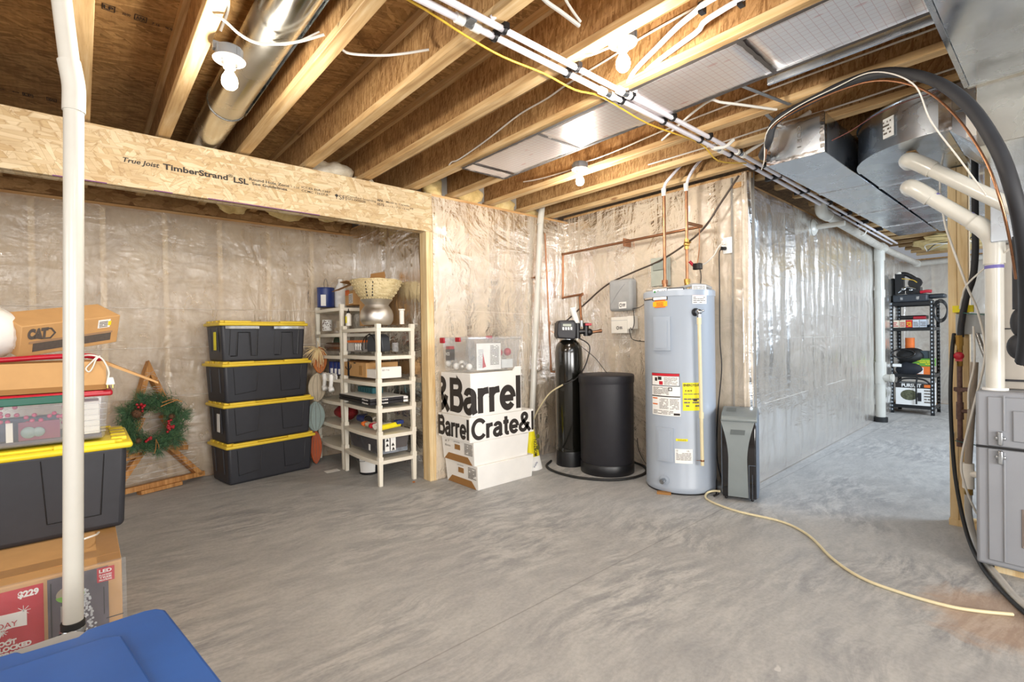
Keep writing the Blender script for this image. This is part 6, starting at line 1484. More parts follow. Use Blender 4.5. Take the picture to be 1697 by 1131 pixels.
for x in (.03, AW-.04):
    for d in (.04, .26): q = AM@V(x, d, .011); m.ball(q, .011, 10, 6)
m.build('caster', blk, ac, smooth=50)
cable('beige_hose', [(3.43, 1.68, .05), (3.44, 1.74, .035), (3.40, 1.765, .02), (3.33, 1.73, .008), (3.27, 1.62, .008), (3.235, 1.45, .008), (3.25, 1.20, .008), (3.14, 1.015, .008), (2.90, .825, .008), (2.77, .665, .008), (2.74, .50, .008), (2.75, .36, .008), (2.79, .27, .008), (2.86, .17, .008)], .0075, cream_pvc, 'thin beige hose snaking across the floor from the air conditioner', 'hose', k=8)
cable('appliance_lead', [(3.70, 1.87, .3), (3.62, 1.80, .12), (3.50, 1.74, .01), (3.44, 1.73, .006), (3.42, 1.71, .01), (3.46, 1.70, .02)], .0045, cable_k, 'black cord lying on the floor between the heater and the air conditioner', 'cord')

# ---------------------------------------------------------------- corridor
dr = thing('drain_stack', 'dusty white vertical drain pipe with cleanout in the corridor', 'pipe', (7.84, 1.67, 0))
MB().cyl((7.84, 1.665, .03), (7.84, 1.665, 2.24), .052, n=28).build('pipe', white_pvc, dr, smooth=40)
MB().cyl((7.84, 1.665, 1.62), (7.84, 1.665, 1.72), .06, n=28).cyl((7.84, 1.665, 2.10), (7.84, 1.665, 2.32), .06, n=28).cyl((7.84, 1.665, .50), (7.84, 1.665, .78), .064, n=28).build('hub', white_pvc, dr, smooth=40)
MB().cyl((7.84, 1.665, .58), (7.80, 1.54, .58), .045, n=20).cyl((7.80, 1.545, .58), (7.798, 1.52, .58), .052, n=20).build('cleanout', white_pvc, dr, smooth=40)
MB().lathe([(.075, 0), (.075, .06), (.055, .065)], (7.84, 1.665, 0), 24).build('floor_boot', rubber, dr, smooth=40)
dh_ = thing('horizontal_drain', 'dusty white horizontal drain pipe along the top of the corridor wall', 'pipe', (6.5, 1.58, 2.29))
MB().cyl((5.30, 1.56, 2.31), (7.84, 1.64, 2.27), .042, n=24).build('pipe', grey_pvc, dh_, smooth=40)
MB().cyl((7.84, 1.64, 2.27), (9.95, 1.62, 2.24), .042, n=24).build('pipe', grey_pvc, dh_, smooth=40)
MB().cyl((9.95, 1.66, 2.24), (9.95, -1.5, 2.28), .042, n=24).build('end_pipe', grey_pvc, dh_, smooth=40)
MB().tube([(5.42, 1.56, 2.308), (5.30, 1.56, 2.31), (5.22, 1.55, 2.34), (5.20, 1.54, 2.42)], .052, n=20).build('elbow', white_pvc, dh_, smooth=50)
MB().cyl((7.75, 1.635, 2.27), (7.95, 1.64, 2.27), .055, n=20).cyl((9.86, 1.62, 2.24), (9.99, 1.62, 2.24), .052, n=20).build('hub', white_pvc, dh_, smooth=40)
for xx in (5.45, 6.6):
    MB().lathe([(.044, -.012), (.05, -.012), (.05, .012), (.044, .012)], (xx, 1.565, 2.305), 20, (1, 0, 0), cap=False).box(xx-.01, xx+.01, 1.555, 1.575, 2.345, 2.39).build('pipe_hanger', white_p, dh_)
vs_ = thing('wall_vent_stub', 'white pipe stub with round flange poking out of the corridor wall', 'pipe', (5.37, 1.66, 2.2))
MB().lathe([(.075, 0), (.08, .005), (.075, .012), (.05, .03), (.03, .035)], (5.37, 1.665, 2.20), 28, (0, -1, 0)).build('flange', white_pvc, vs_, smooth=50)
MB().cyl((5.37, 1.66, 2.20), (5.37, 1.40, 2.195), .024, n=20).build('pipe', white_pvc, vs_, smooth=40)

# metal rack
rk = thing('metal_rack', 'black slotted metal storage rack at the far end of the corridor', 'rack', (9.06, 1.51, 0))
RX0, RX1, RY0, RY1 = 8.83, 9.32, 1.27, 1.76
ang = plain('black_angle_steel', '#16181b', .4)
for (x, y, sx, sy) in ((RX0, RY0, 1, 1), (RX0, RY1, 1, -1), (RX1, RY0, -1, 1), (RX1, RY1, -1, -1)):
    lg = MB().box(min(x, x+sx*.004), max(x, x+sx*.004), min(y, y+sy*.042), max(y, y+sy*.042), 0, 1.60).box(min(x, x+sx*.042), max(x, x+sx*.042), min(y, y+sy*.004), max(y, y+sy*.004), 0, 1.60).build('leg', ang, rk)
    m = MB()
    for k in range(30):
        z = .04+k*.0525; m.box(x-.0012 if sx > 0 else x-.006, x+.006 if sx > 0 else x+.0012, min(y+sy*.014, y+sy*.028), max(y+sy*.014, y+sy*.028), z, z+.024)
        if sy > 0: m.box(min(x+sx*.014, x+sx*.028), max(x+sx*.014, x+sx*.028), y-.0012, y+.006, z, z+.024)
    m.build('slot_holes', plain('slot_pale', '#b9c0c6', .6), lg)
for z in (.10, .54, 1.20, 1.56):
    m = MB().box(RX0+.003, RX0+.02, RY0+.005, RY1-.005, z-.02, z+.03).box(RX0+.005, RX1-.005, RY0+.003, RY0+.02, z-.02, z+.03).box(RX1-.02, RX1-.003, RY0+.005, RY1-.005, z-.02, z+.03)
    sf = m.build('shelf', ang, rk, bevel=.003); MB().box(RX0+.02, RX1-.02, RY0+.02, RY1-.02, z+.012, z+.022).build('shelf_board', kraft if z < .2 else ang, sf)
def rbox(name, label, x0, x1, y0, y1, z0, z1, mat, cat='box', bevel=.004):
    t = thing(name, label, cat, ((x0+x1)/2, (y0+y1)/2, z0)); MB().box(x0, x1, y0, y1, z0, z1).build('body', mat, t, bevel=bevel); return t
cs = rbox('tool_case', 'large dark plastic tool case on top of the metal rack', 8.80, 9.2, 1.33, 1.72, 1.592, 1.70, plain('dark_slate', '#33383f', .45), 'tool case', .02)
MB().box(8.90, 9.1, 1.16, 1.34, 1.63, 1.69).build('case_end', plain('dark_slate2', '#33383f', .45), cs, bevel=.02)
MB().box(8.797, 8.80, 1.42, 1.45, 1.62, 1.66).box(8.797, 8.80, 1.60, 1.63, 1.62, 1.66).build('latch', steel, cs)
mt_ = thing('power_saw', 'jumble of a dark power tool with silver parts on the tool case', 'power tool', (8.95, 1.55, 1.70))
m = MB(); rn = random.Random(12)
m.box(8.86, 8.95, 1.60, 1.70, 1.71, 2.0); m.tube([(8.9, 1.70, 1.98), (8.92, 1.60, 2.0), (8.95, 1.50, 1.93), (8.95, 1.42, 1.84)], .03, n=10); m.box(8.88, 9.05, 1.42, 1.58, 1.71, 1.80); m.cyl((8.90, 1.48, 1.86), (8.93, 1.48, 1.86), .08, n=20)
m.build('body', blk, mt_, smooth=40)
MB().tube([(8.87, 1.66, 1.73), (8.85, 1.56, 1.80), (8.85, 1.46, 1.77)], .012, n=8).ball((8.86, 1.60, 1.78), .035, 12, 8).ball((8.86, 1.52, 1.76), .028, 12, 8).build('silver_parts', steel, mt_, smooth=50)
MB().ball((8.90, 1.66, 2.0), .035, 12, 8).build('white_knob', white_p, mt_, smooth=50)
MB().tube([(8.86, 1.42, 1.72), (8.88, 1.35, 1.73), (8.90, 1.30, 1.725)], .022, n=10).build('red_grip', red_p, mt_, smooth=60)
MB().tube([(8.86, 1.62, 1.93), (8.86, 1.50, 1.90), (8.86, 1.45, 1.86)], .006, n=6).build('yellow_cord', cable_y, mt_)
tag(MB().box(8.90, 9.0, 1.70, 1.775, 1.592, 1.95).build('black_bag', rubber, bevel=.03), 'black bag standing at the left end of the rack top', 'bag')
cable('coiled_cord', [(8.84+.01*math.sin(a*3), 1.20+.07*math.cos(a), 1.42+.14*math.sin(a)+.003*a) for a in [i*.6 for i in range(34)]], .008, cable_k, 'black coiled cord hanging off the right end of the rack', 'cord', k=3)
cols = [('#e4d6c0', 'cream and maroon'), ('#dccab0', 'cream and red'), ('#d8342a', 'red and yellow'), ('#cdd2da', 'pale grey, left one'), ('#c4cbd6', 'pale grey, right one')]
y = 1.735
for i, (c_h, nm) in enumerate(cols):
    wd_ = (.085, .075, .075, .075, .082)[i]; t = rbox('nail_box', nm+' nail box on the second rack shelf', 8.835, 8.98, y-wd_+.004, y, 1.223, 1.335, plain('nail_box_%d' % i, c_h, .6), 'box', .003)
    lines('box_print', (8.8335, y-.01, 1.24), -Y_, Z_, wd_-.02, .07, 3, [red_l, red_l, yellow_l, ink_soft, ink_soft][i], t, seed=i); y -= wd_
tag(MB().box(8.9, 9.1, 1.36, 1.66, 1.345, 1.40).build('black_tool_roll', blk, bevel=.015), 'black tool roll lying on the nail boxes', 'tool roll')
tag(MB().box(8.86, 8.95, 1.36, 1.50, 1.345, 1.385).build('red_case', red_p, bevel=.01), 'small red case on the nail boxes, second rack shelf', 'case')
tag(MB().ball((8.9, 1.31, 1.245), .04, 12, 8, (1, 1.2, .6)).build('dark_bundle', plain('dark_blue_bundle', '#2b3546', .6), smooth=50), 'dark blue bundle at the right end of the second rack shelf', 'bundle')
# third shelf
hb = thing('hard_hat_bag', 'round black bag on the third rack shelf', 'bag', (8.95, 1.60, .58))
m = MB().ball((8.93, 1.53, .82), 1, 24, 14, (.16, .17, .12))
for q in m.v: q += (q-V(8.93, 1.53, .82))*.15*noise.noise(q*12)
m.build('body', rubber, hb, smooth=180); MB().tube([(8.78+.02*math.sin(a), 1.60+.13*math.cos(a), .86+.06*math.sin(a)) for a in [i*.5 for i in range(14)]], .012, n=8, k=3).build('brim', ac_black, hb, smooth=60)
m = MB().ball((8.88, 1.54, .64), 1, 24, 14, (.12, .16, .10))
for q in m.v: q += (q-V(8.88, 1.54, .64))*.25*noise.noise(q*10)
tag(m.build('baseball_cap', plain('cap_navy', '#20242c', .8), smooth=180), 'dark navy cap drooping over the front of the third rack shelf', 'cap')
tag(MB().box(8.772, 8.79, 1.62, 1.72, .67, .71).build('white_card', paper), 'white card under the round black bag on the rack', 'card')
o1 = rbox('orange_carton', 'orange and white carton on the third rack shelf', 8.835, 9.05, 1.31, 1.55, .563, .68, orange_l); patch('white_label', (8.8335, 1.545, .575), -Y_, Z_, .16, .09, paper, o1); lines('box_print', (8.832, 1.53, .59), -Y_, Z_, .12, .05, 2, orange_l, o1)
g1 = rbox('green_carton', 'green and yellow carton on the orange carton on the rack', 8.835, 9.05, 1.28, 1.60, .682, .79, plain('lime_card', '#6aa23a', .6)); lines('box_print', (8.8335, 1.58, .70), -Y_, Z_, .28, .07, 3, yellow_l, g1, dens=.7)
rbox('slate_carton', 'dark grey carton stacked on the green carton on the rack', 8.86, 9.05, 1.33, 1.53, .792, .895, plain('slate_card', '#3d4a50', .6))
tag(MB().cyl((9.0, 1.56, .90), (9.0, 1.56, 1.08), .055, n=18).build('orange_canister', orange_l, smooth=40), 'orange canister with dark top behind the cartons on the rack', 'canister')
# bottom shelf: camera kit carton
pk = rbox('camouflage_kit_carton', 'white and black printed carton with orange tag on the bottom rack shelf', 8.835, 9.10, 1.29, 1.70, .125, .44, paper)
MB().box(8.833, 8.835, 1.29, 1.70, .37, .44).build('dark_top_band', ink, pk)
lettering('box_text', 'PURSUIT', (8.8325, 1.63, .385), -Y_, Z_, .045, paper, pk, w=.22, bold=.04, lift=.001)
MB().box(8.831, 8.833, 1.30, 1.38, .385, .425).build('orange_tag', orange_l, pk)
MB().ball((8.834, 1.545, .27), 1, 16, 8, (.01, .10, .075)).build('printed_binoculars', olive, pk, smooth=60); MB().box(8.828, 8.833, 1.41, 1.45, .19, .31).build('printed_remote', blk_soft, pk); lines('box_print', (8.832, 1.38, .16), -Y_, Z_, .07, .2, 5, ink_soft, pk)
MB().tube([(8.83, 1.68, .44), (8.82, 1.60, .50), (8.82, 1.40, .50), (8.83, 1.31, .44)], .012, n=8).build('handle', blk, pk, smooth=60)
tag(MB().tube([(8.80, 1.45, .535), (8.795, 1.46, .40), (8.80, 1.46, .15)], .010, n=8).build('black_strap', blk, smooth=60), 'black strap dangling in front of the bottom shelf carton', 'strap')

# insulation and wires over the far corridor
clump((8.6, .9, 2.34), (.8, .5, .06), 'dark sagging insulation above the far corridor', fluff_y, 14)
for i in range(3):
    cable('loose_wire', [(6.8+i*.5, .5+i*.2, 2.28), (7.4+i*.3, .8, 2.22), (8.0, 1.0+i*.1, 2.26), (8.6, 1.3, 2.25)], .006, [cable_w, cable_k, cable_w][i], ['white loose wire sagging past the far end of the ducts', 'black loose wire sagging past the far end of the ducts', 'lowest white loose wire past the far end of the ducts'][i], 'wire')

# ---------------------------------------------------------------- silver ducts
d1 = thing('rectangular_duct', 'long rectangular silver duct under the joists, left of the pair, with taped end', 'duct', (3.05, 1.03, 2.16))
MB().box(3.05, 6.35, .885, 1.185, 2.16, 2.382).build('duct_body', galv, d1, bevel=.002, seg=1)
def tapes(name, x, y0, y1, z0, z1, parent, wd=.022, seed=0):
    m = MB(); k = 40
    for (p, q, u_) in (((x, y0, z0), (x, y1, z0), Z_), ((x, y0, z1), (x, y1, z1), -Z_), ((x, y0, z0), (x, y0, z1), Y_), ((x, y1, z0), (x, y1, z1), -Y_)):
        p, q = Vector(p), Vector(q)
        m.grid(lambda a, b: p+(q-p)*a+u_*(b*wd*(1+.35*noise.noise(V(a*11, seed, 3))))+V(-.002-.0022*abs(noise.noise(V(a*45, b*5, seed))), 0, 0), k, 4)
    return m.build(name, foil, parent, smooth=20)
tapes('foil_tape', 3.05, .885, 1.185, 2.16, 2.382, d1)
MB().grid(lambda a, b: V(3.052+b*.03, .884-.0015-.001*noise.noise(V(a*30, b*4, 1)), 2.16+.222*a), 20, 3).build('foil_tape', foil, d1, smooth=20)
for k, x in enumerate((3.95, 4.9, 5.7)):
    MB().box(x, x+.03, .883, 1.187, 2.156, 2.16).box(x, x+.03, .881, .885, 2.16, 2.382).build('joint_cleat', galv, d1)
lettering('stamped_text', 'GDE 1', (3.0475, .985, 2.185), Z_, Y_, .022, grey_box, d1, w=.13, lift=.001) if False else lettering('stamped_text', 'GDE 1', (3.0475, 1.02, 2.34), -Z_, -Y_, .020, ink_soft, d1, w=.12, lift=.001)
d2 = thing('elbow_duct', 'silver duct with rounded elbow end beside the taped duct', 'duct', (3.66, .6, 2.16))
c0 = (3.66, .42); R_o = .46; arcp = [(c0[0]+R_o*math.cos(a), c0[1]+R_o*math.sin(a)*.97) for a in [PI/2+i*(PI/2)/20 for i in range(21)]]
poly = [(6.40, c0[1]+R_o*.97)]+arcp+[(3.20, .40), (3.66, .40), (6.40, .40)]
m = MB(); n = len(poly); m.add([V(x, y, z) for z in (2.16, 2.38) for x, y in poly], [tuple(range(n)), tuple(range(n, 2*n))[::-1]]+[(i, (i+1) % n, n+(i+1) % n, n+i) for i in range(n)])
m.build('duct_body', galv, d2, smooth=35)
m = MB()
for z in (2.16, 2.378):
    for (a, b) in zip(arcp, arcp[1:]): m.add([V(a[0], a[1], z), V(b[0], b[1], z), V(b[0]*1-.008*(3.66-b[0])/.46, b[1]+.008*(b[1]-.42)/.46, z), V(a[0]-.008*(3.66-a[0])/.46, a[1]+.008*(a[1]-.42)/.46, z), V(a[0], a[1], z+.006), V(b[0], b[1], z+.006), V(b[0]-.008*(3.66-b[0])/.46, b[1]+.008*(b[1]-.42)/.46, z+.006), V(a[0]-.008*(3.66-a[0])/.46, a[1]+.008*(a[1]-.42)/.46, z+.006)], [(0, 1, 2, 3), (4, 7, 6, 5), (3, 2, 6, 7)])
m.build('folded_seam', galv, d2, smooth=20)
MB().grid(lambda a, b: V(3.197-.003*abs(noise.noise(V(a*20, b*20, 2))), .385+.05*a, 2.155+.228*b), 6, 24).build('foil_tape', foil, d2, smooth=20)
a_ = math.radians(146); px_, py_ = c0[0]+R_o*math.cos(a_), c0[1]+R_o*.97*math.sin(a_); tn = V(math.sin(a_), -math.cos(a_), 0)*-1
tn = V(-math.sin(a_), math.cos(a_), 0)
patch('paper_label', V(px_, py_, 2.215)+V(math.cos(a_), math.sin(a_), 0)*.006, tn, Z_, .065, .105, paper, d2, t=.001)
lines('label_print', V(px_, py_, 2.23)+V(math.cos(a_), math.sin(a_), 0)*.0085, tn, Z_, .05, .08, 4, ink_soft, d2, dens=.5)
MB().box(3.42, 3.56, .56, .60, 2.1575, 2.16).build('beige_sticker', kraft, d2)
for x in (4.1, 5.0, 5.8): MB().box(x, x+.03, .398, .87, 2.155, 2.16).build('joint_cleat', galv, d2)
tr_ = thing('plenum_transition', 'silver duct piece sloping from the elbow duct down to the furnace plenum', 'duct', (3.4, .33, 2.1))
m = MB().add([V(3.20, .40, 2.162), V(3.20, .40, 2.375), V(3.20, .28, 2.375), V(3.20, .28, 2.03), V(3.75, .40, 2.162), V(3.75, .40, 2.375), V(3.75, .28, 2.375), V(3.75, .28, 2.03)], [(0, 1, 2, 3), (4, 7, 6, 5), (0, 3, 7, 4), (1, 5, 6, 2), (0, 4, 5, 1), (3, 2, 6, 7)])
m.build('duct_body', galv, tr_, bevel=.002, seg=1)
patch('paper_label', (3.1985, .335, 2.10), -Y_, Z_, .05, .13, paper, tr_)
MB().cyl((3.195, .37, 2.24), (3.18, .33, 2.235), .004, n=8).build('damper_handle', steel, tr_)
pn = thing('furnace_plenum', 'large silver plenum box above the furnace at the right edge', 'plenum', (3.5, -.05, 1.6))
MB().box(3.30, 3.95, -.45, .262, 1.60, 2.38).build('duct_body', galv, pn, bevel=.002, seg=1)
MB().grid(lambda a, b: V(3.2975-.002*abs(noise.noise(V(a*30, b*4, 2))), .262-.2*a, 2.04+.02*b), 20, 3).grid(lambda a, b: V(3.2975-.002*abs(noise.noise(V(a*4, b*30, 2))), .262-.015*a, 1.95+.12*b), 3, 20).build('foil_tape', foil, pn, smooth=20)
tk = thing('trunk_duct', 'huge silver trunk duct overhead in the top right corner', 'duct', (2.0, -.2, 2.2))
MB().box(-.2, 2.82, -.75, .285, 2.205, 2.385).build('duct_body', galv, tk, bevel=.002, seg=1)
MB().box(-.2, 2.82, .285, .30, 2.200, 2.215).build('edge_flange', steel, tk)
MB().box(2.815, 2.835, -.75, .29, 2.198, 2.385).build('end_cleat', galv_warm, tk)
MB().box(2.835, 3.30, -.75, .265, 1.945, 2.38).build('drop_box', galv_warm, tk, bevel=.002, seg=1)

# refrigerant lines
cable('refrigerant_line', [(3.12, 1.22, 2.24), (3.0, 1.19, 2.22), (2.91, 1.12, 2.25), (2.887, 1.074, 2.34), (2.87, .94, 2.375), (2.79, .73, 2.375), (2.68, .545, 2.32), (2.56, .382, 2.19), (2.42, .257, 2.01), (2.319, .17, 1.80), (2.29, .127, 1.624), (2.382, .111, 1.475), (2.603, .115, 1.325), (2.886, .132, 1.145), (3.05, .15, 1.04)], .021, foam, 'thick black insulated refrigerant line arching over to the furnace', 'insulated line', k=8)
cable('refrigerant_line', [(3.05, 1.205, 2.18), (2.95, 1.15, 2.19), (2.88, 1.10, 2.30), (2.85, .96, 2.35), (2.77, .74, 2.345), (2.66, .56, 2.285), (2.54, .40, 2.15), (2.41, .285, 1.97), (2.31, .20, 1.77), (2.27, .16, 1.62), (2.34, .14, 1.48), (2.50, .135, 1.36)], .0042, copper, 'bare copper line following under the black insulated arch', 'copper line', k=8)
cable('white_wire', [(3.05, 1.215, 2.15), (2.95, 1.16, 2.17), (2.875, 1.11, 2.30), (2.845, .97, 2.36), (2.765, .76, 2.362), (2.66, .58, 2.33), (2.52, .42, 2.17), (2.48, .36, 1.99), (2.42, .27, 1.80), (2.38, .20, 1.65)], .0028, cable_w, 'white wire taped along the black insulated arch', 'wire', k=8)
sl_ = thing('insulated_line_elbow', 'lumpy black foam covered line beside the furnace at the right edge', 'insulated line', (3.2, .16, 1.2))
m = MB().tube([(3.20, .155, 1.60), (3.20, .155, 1.40), (3.20, .155, 1.27)], .030, n=16)
m.build('foam_tube', foam, sl_, smooth=60)
m = MB().ball((3.19, .155, 1.21), 1, 20, 12, (.045, .038, .07)).ball((3.19, .16, 1.10), 1, 20, 12, (.045, .045, .06))
m.build('wrapped_bulge', foam, sl_, smooth=60)
MB().cyl((3.17, .145, 1.05), (3.15, .14, 1.02), .012, n=10).build('fitting', iron, sl_, smooth=40)

# ---------------------------------------------------------------- stud wall end at right
sp = thing('stud_wall_end', 'pale doubled wall studs at the right end of the corridor opening', 'stud', (3.99, .455, 0))
MB().box(3.95, 4.04, .460, .500, 0, 2.155).build('stud', stud_wood, sp, bevel=.002, seg=1); MB().box(3.952, 4.04, .410, .4595, 0, 2.155).build('stud', stud_wood, sp, bevel=.002, seg=1)
MB().box(3.945, 4.05, .30, .505, 0, .038).build('bottom_plate', stud_wood, sp)
s2_ = tag(MB().box(3.97, 4.06, .30, .338, .038, 2.155).build('wall_stud', stud_wood, bevel=.002), 'single pale stud behind the gas pipe, right of the doubled studs', 'stud')
tag(MB().box(3.97, 4.06, -.10, -.062, 0, 2.155).build('wall_stud', stud_wood, bevel=.002), 'pale stud hidden behind the furnace cabinet', 'stud')
struct(MB().box(4.06, 4.10, -3.2, .28, 0, 2.38).build('wall_right', conc_wall))

# ---------------------------------------------------------------- furnace
fc = thing('furnace_cabinet', 'grey metal furnace cabinet at the right edge of the frame', 'furnace', (3.3, 0, 0))
MB().box(3.27, 3.80, -.55, .318, .045, .885).build('cabinet', furn_m, fc, bevel=.014, seg=3)
MB().box(3.262, 3.27, -.50, .275, .625, .86).build('upper_door', furn_m, fc, bevel=.006); MB().box(3.262, 3.27, -.50, .275, .075, .61).build('lower_door', furn_m, fc, bevel=.006)
MB().box(3.254, 3.263, -.45, .19, .655, .80).build('door_emboss', furn_m, fc, bevel=.006)
MB().box(3.256, 3.262, .214, .222, .08, .60).box(3.256, 3.262, .214, .222, .70, .87).build('door_rib', furn_m, fc, bevel=.002)
MB().box(3.264, 3.272, -.5, .316, .612, .623).build('door_gap', blk, fc)
for z in (.665, .575): 
    m = MB().box(3.242, 3.262, .222, .240, z-.032, z+.032).box(3.250, 3.262, .212, .250, z-.008, z+.008); m.build('latch', steel, fc, bevel=.004)
MB().box(3.2585, 3.262, .04, .163, .165, .345).build('rating_plate', plain('plate_brown', '#7b7069', .6), fc, bevel=.002); MB().box(3.256, 3.2605, .05, .154, .178, .318).build('plate_face', plain('plate_face', '#9f9388', .6), fc)
lines('plate_print', (3.2555, .15, .185), -Y_, Z_, .09, .12, 6, ink, fc); MB().box(3.2575, 3.259, .10, .135, .335, .352).build('orange_mark', orange_l, fc)
MB().box(3.33, 3.42, .16, .26, 0, .045).build('wood_foot', stud_wood, fc)
cc = thing('coil_cabinet', 'taupe coil cabinet above and behind the furnace top', 'furnace', (3.45, 0, .9))
MB().box(3.42, 3.95, -.50, .245, .886, 1.60).build('cabinet', coil_m, cc, bevel=.006)
MB().box(3.415, 3.42, -.5, .24, 1.18, 1.186).box(3.41, 3.42, -.5, .245, .925, .935).build('panel_seam', blk_soft, cc)

# white vent pipes of the furnace
p1 = thing('furnace_vent_pipe', 'lower white vent pipe bending down into the furnace top', 'vent pipe', (3.36, .25, .89))
MB().tube([(3.36, .255, .885), (3.36, .255, 1.52)], .0345, n=32, straight=True).build('vertical_pipe', white_pvc, p1, smooth=40)
MB().tube([(3.36, .255, 1.50), (3.36, .255, 1.60), (3.36, .268, 1.645), (3.36, .30, 1.69), (3.36, .33, 1.72)], .0405, n=28, k=5).build('elbow', white_pvc, p1, smooth=50)
MB().cyl((3.36, .32, 1.71), (3.37, .52, 1.905), .0345, n=32).build('diagonal_pipe', white_pvc, p1, smooth=40)
MB().tube([(3.37, .49, 1.875), (3.37, .54, 1.925), (3.38, .575, 1.955), (3.42, .59, 1.965), (3.48, .59, 1.965)], .0405, n=28, k=5).build('upper_elbow', white_pvc, p1, smooth=50)
pm = plain('purple_primer', '#6a63a8', .5)
MB().lathe([(.0350, 0), (.0356, .004), (.0356, .014), (.0350, .016)], (3.36, .255, 1.478), 28).build('primer_ring', pm, p1, smooth=60)
MB().lathe([(.0350, 0), (.0356, .004), (.0356, .012), (.0350, .014)], (3.365, .345, 1.735), 28, (.01, .20, .195)).lathe([(.0350, 0), (.0356, .004), (.0356, .012), (.0350, .014)], (3.37, .475, 1.862), 28, (.01, .20, .195)).build('primer_ring', pm, p1, smooth=60)
MB().cyl((3.36, .255, .884), (3.36, .255, .896), .048, n=24).build('sealant_collar', paper, p1, smooth=40)
p2_ = thing('furnace_vent_pipe', 'upper white vent pipe running down to the right edge of the frame', 'vent pipe', (3.36, .5, 2.0))
MB().cyl((3.37, .52, 2.055), (3.25, .02, 1.60), .0345, n=32).build('diagonal_pipe', white_pvc, p2_, smooth=40)
MB().tube([(3.365, .48, 2.02), (3.37, .53, 2.065), (3.38, .575, 2.10), (3.42, .595, 2.112), (3.48, .595, 2.112)], .0405, n=28, k=5).build('upper_elbow', white_pvc, p2_, smooth=50)

# gas line, junction box, condensate
jb = thing('junction_box', 'grey metal junction box with yellow tag on the studs', 'junction box', (3.9, .40, 1.2))
MB().box(3.90, 3.949, .325, .462, 1.155, 1.275).build('box_body', plain('jbox_grey', '#a9adaf', .45), jb, bevel=.003); MB().box(3.90, 3.946, .385, .475, 1.285, 1.325).build('yellow_tag', yellow_l, jb)
gl_ = thing('gas_line', 'black iron gas pipe with brass valve and red handle on the studs', 'gas pipe', (3.85, .44, .8))
MB().cyl((3.85, .44, .52), (3.85, .44, .98), .0125, n=18).build('iron_pipe', iron, gl_, smooth=40)
MB().cyl((3.85, .44, .50), (3.85, .44, .545), .017, n=18).cyl((3.85, .44, .66), (3.85, .44, .76), .0175, n=18).cyl((3.85, .44, .82), (3.85, .44, .845), .021, n=18).cyl((3.85, .44, .71), (3.80, .34, .71), .011, n=16).box(3.83, 3.87, .385, .465, .825, .845).build('iron_fitting', iron, gl_, smooth=40)
MB().cyl((3.85, .44, .97), (3.85, .44, 1.10), .015, n=8).cyl((3.85, .44, 1.09), (3.85, .44, 1.15), .019, n=8).build('brass_valve', brass, gl_, smooth=30)
MB().box(3.82, 3.835, .425, .455, 1.0, 1.05).ball((3.825, .44, 1.03), .024, 12, 8, (.5, 1, 1)).build('red_handle', red_p, gl_, smooth=40)
cable('insulated_gas_hose', [(3.85, .435, 1.14), (3.85, .43, 1.22), (3.85, .41, 1.36), (3.85, .38, 1.48), (3.86, .37, 1.62), (3.87, .37, 1.80), (3.87, .37, 2.2)], .016, foam, 'black foam covered hose rising from the gas valve', 'hose')
cable('black_hose', [(3.87, .465, 1.16), (3.83, .47, 1.05), (3.80, .475, .8), (3.78, .465, .5), (3.72, .44, .28), (3.55, .38, .08), (3.30, .30, .016), (3.05, .21, .014), (2.86, .12, .014), (2.7, .02, .014)], .0095, rubber, 'black hose dropping past the studs and curving along the floor', 'hose', k=8)
cd_ = thing('condensate_drain', 'tan condensate pipe with white tee beside the furnace', 'drain', (3.72, .40, .4))
MB().cyl((3.74, .365, 1.0), (3.74, .395, .42), .017, n=18).build('tan_pipe', plain('tan_pipe', '#9a8e80', .5), cd_, smooth=40)
MB().cyl((3.74, .395, .29), (3.74, .395, .43), .026, n=20).cyl((3.74, .395, .375), (3.70, .315, .375), .018, n=16).build('white_tee', white_p, cd_, smooth=40)
MB().cyl((3.74, .395, .255), (3.74, .395, .29), .020, n=16).build('clamp', brass, cd_, smooth=40)
MB().cyl((3.62, .325, .14), (3.60, .31, .14), .022, n=16).build('floor_fitting', white_p, cd_, smooth=40)
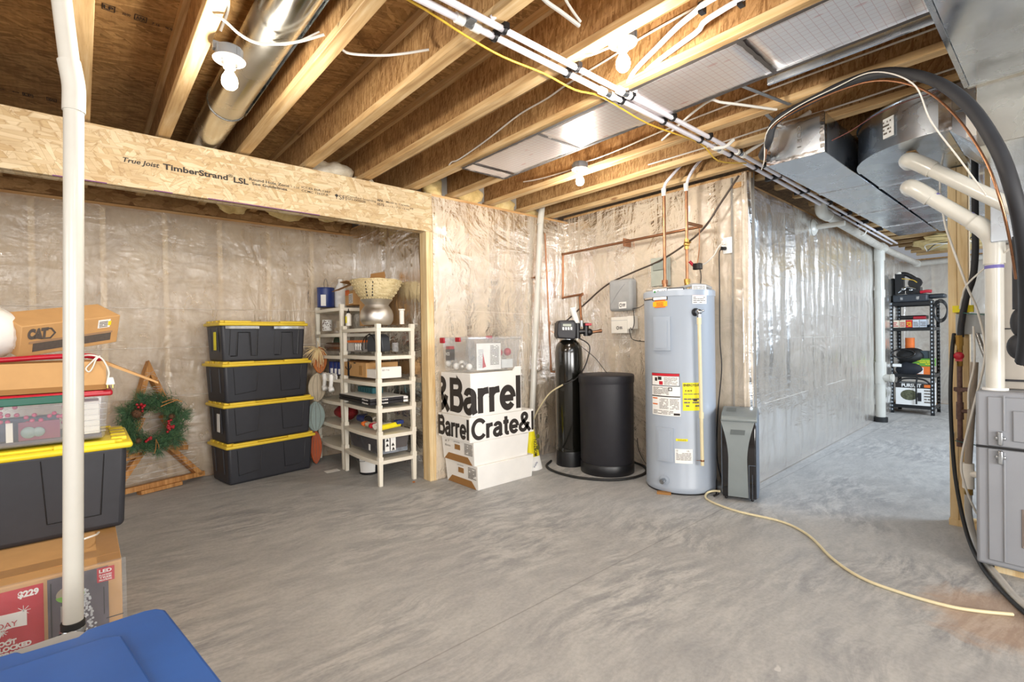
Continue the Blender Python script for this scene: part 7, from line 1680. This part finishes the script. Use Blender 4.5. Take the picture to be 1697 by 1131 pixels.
cable('grey_hose', [(3.74, .395, .27), (3.74, .395, .15), (3.66, .37, .05), (3.45, .32, .022), (3.20, .235, .02), (3.0, .165, .02), (2.85, .08, .02)], .0165, plain('grey_hose', '#bab7b0', .4), 'grey flexible hose curving from the condensate tee along the floor', 'hose', k=8)
cable('thermostat_wire', [(3.60, .471, 2.37), (3.60, .461, 2.236), (3.60, .485, 2.01), (3.60, .47, 1.8), (3.60, .444, 1.669), (3.62, .385, 1.432), (3.66, .34, 1.266), (3.66, .316, 1.042), (3.66, .365, .748), (3.64, .41, .479), (3.62, .40, .347), (3.66, .36, .193), (3.68, .33, .15)], .0055, cable_w, 'white wire hanging down in front of the studs to the furnace', 'wire', k=8)
cable('thermostat_wire', [(3.66, .36, 1.2), (3.68, .36, 1.0), (3.70, .385, .85), (3.72, .39, .74)], .005, cable_w, 'second white wire near the iron pipe', 'wire')
cable('thermostat_wire', [(3.30, .175, 1.58), (3.40, .28, 1.50), (3.52, .37, 1.42), (3.62, .40, 1.36), (3.70, .42, 1.30)], .004, cable_w, 'thin white wire crossing behind the vent pipe to the studs', 'wire')
cable('thermostat_wire', [(3.935, .478, .57), (3.935, .485, .45), (3.935, .478, .33)], .004, cable_w, 'short thin white wire on the face of the doubled studs', 'wire')
cable('green_wire', [(3.88, .44, 1.285), (3.80, .40, 1.275), (3.66, .32, 1.262), (3.52, .27, 1.255)], .003, green_p, 'green ground wire sticking out of the junction box', 'wire')
cable('green_wire', [(3.83, .46, .535), (3.79, .42, .535), (3.70, .34, .54), (3.60, .32, .54)], .0025, green_p, 'green ground wire tied around the bottom of the iron pipe', 'wire')
cable('flex_conduit', [(3.90, .37, 1.16), (3.88, .34, 1.05), (3.86, .31, .95), (3.84, .30, .88)], .011, steel, 'short silver flexible conduit below the junction box', 'conduit')
cable('brown_wire', [(3.08, .86, 2.22), (3.10, .78, 2.25), (3.12, .68, 2.30), (3.14, .55, 2.335), (3.17, .45, 2.35), (3.18, .38, 2.37)], .0025, plain('maroon_wire', '#6b3a34', .5), 'thin maroon wire looping across the elbow duct', 'wire')
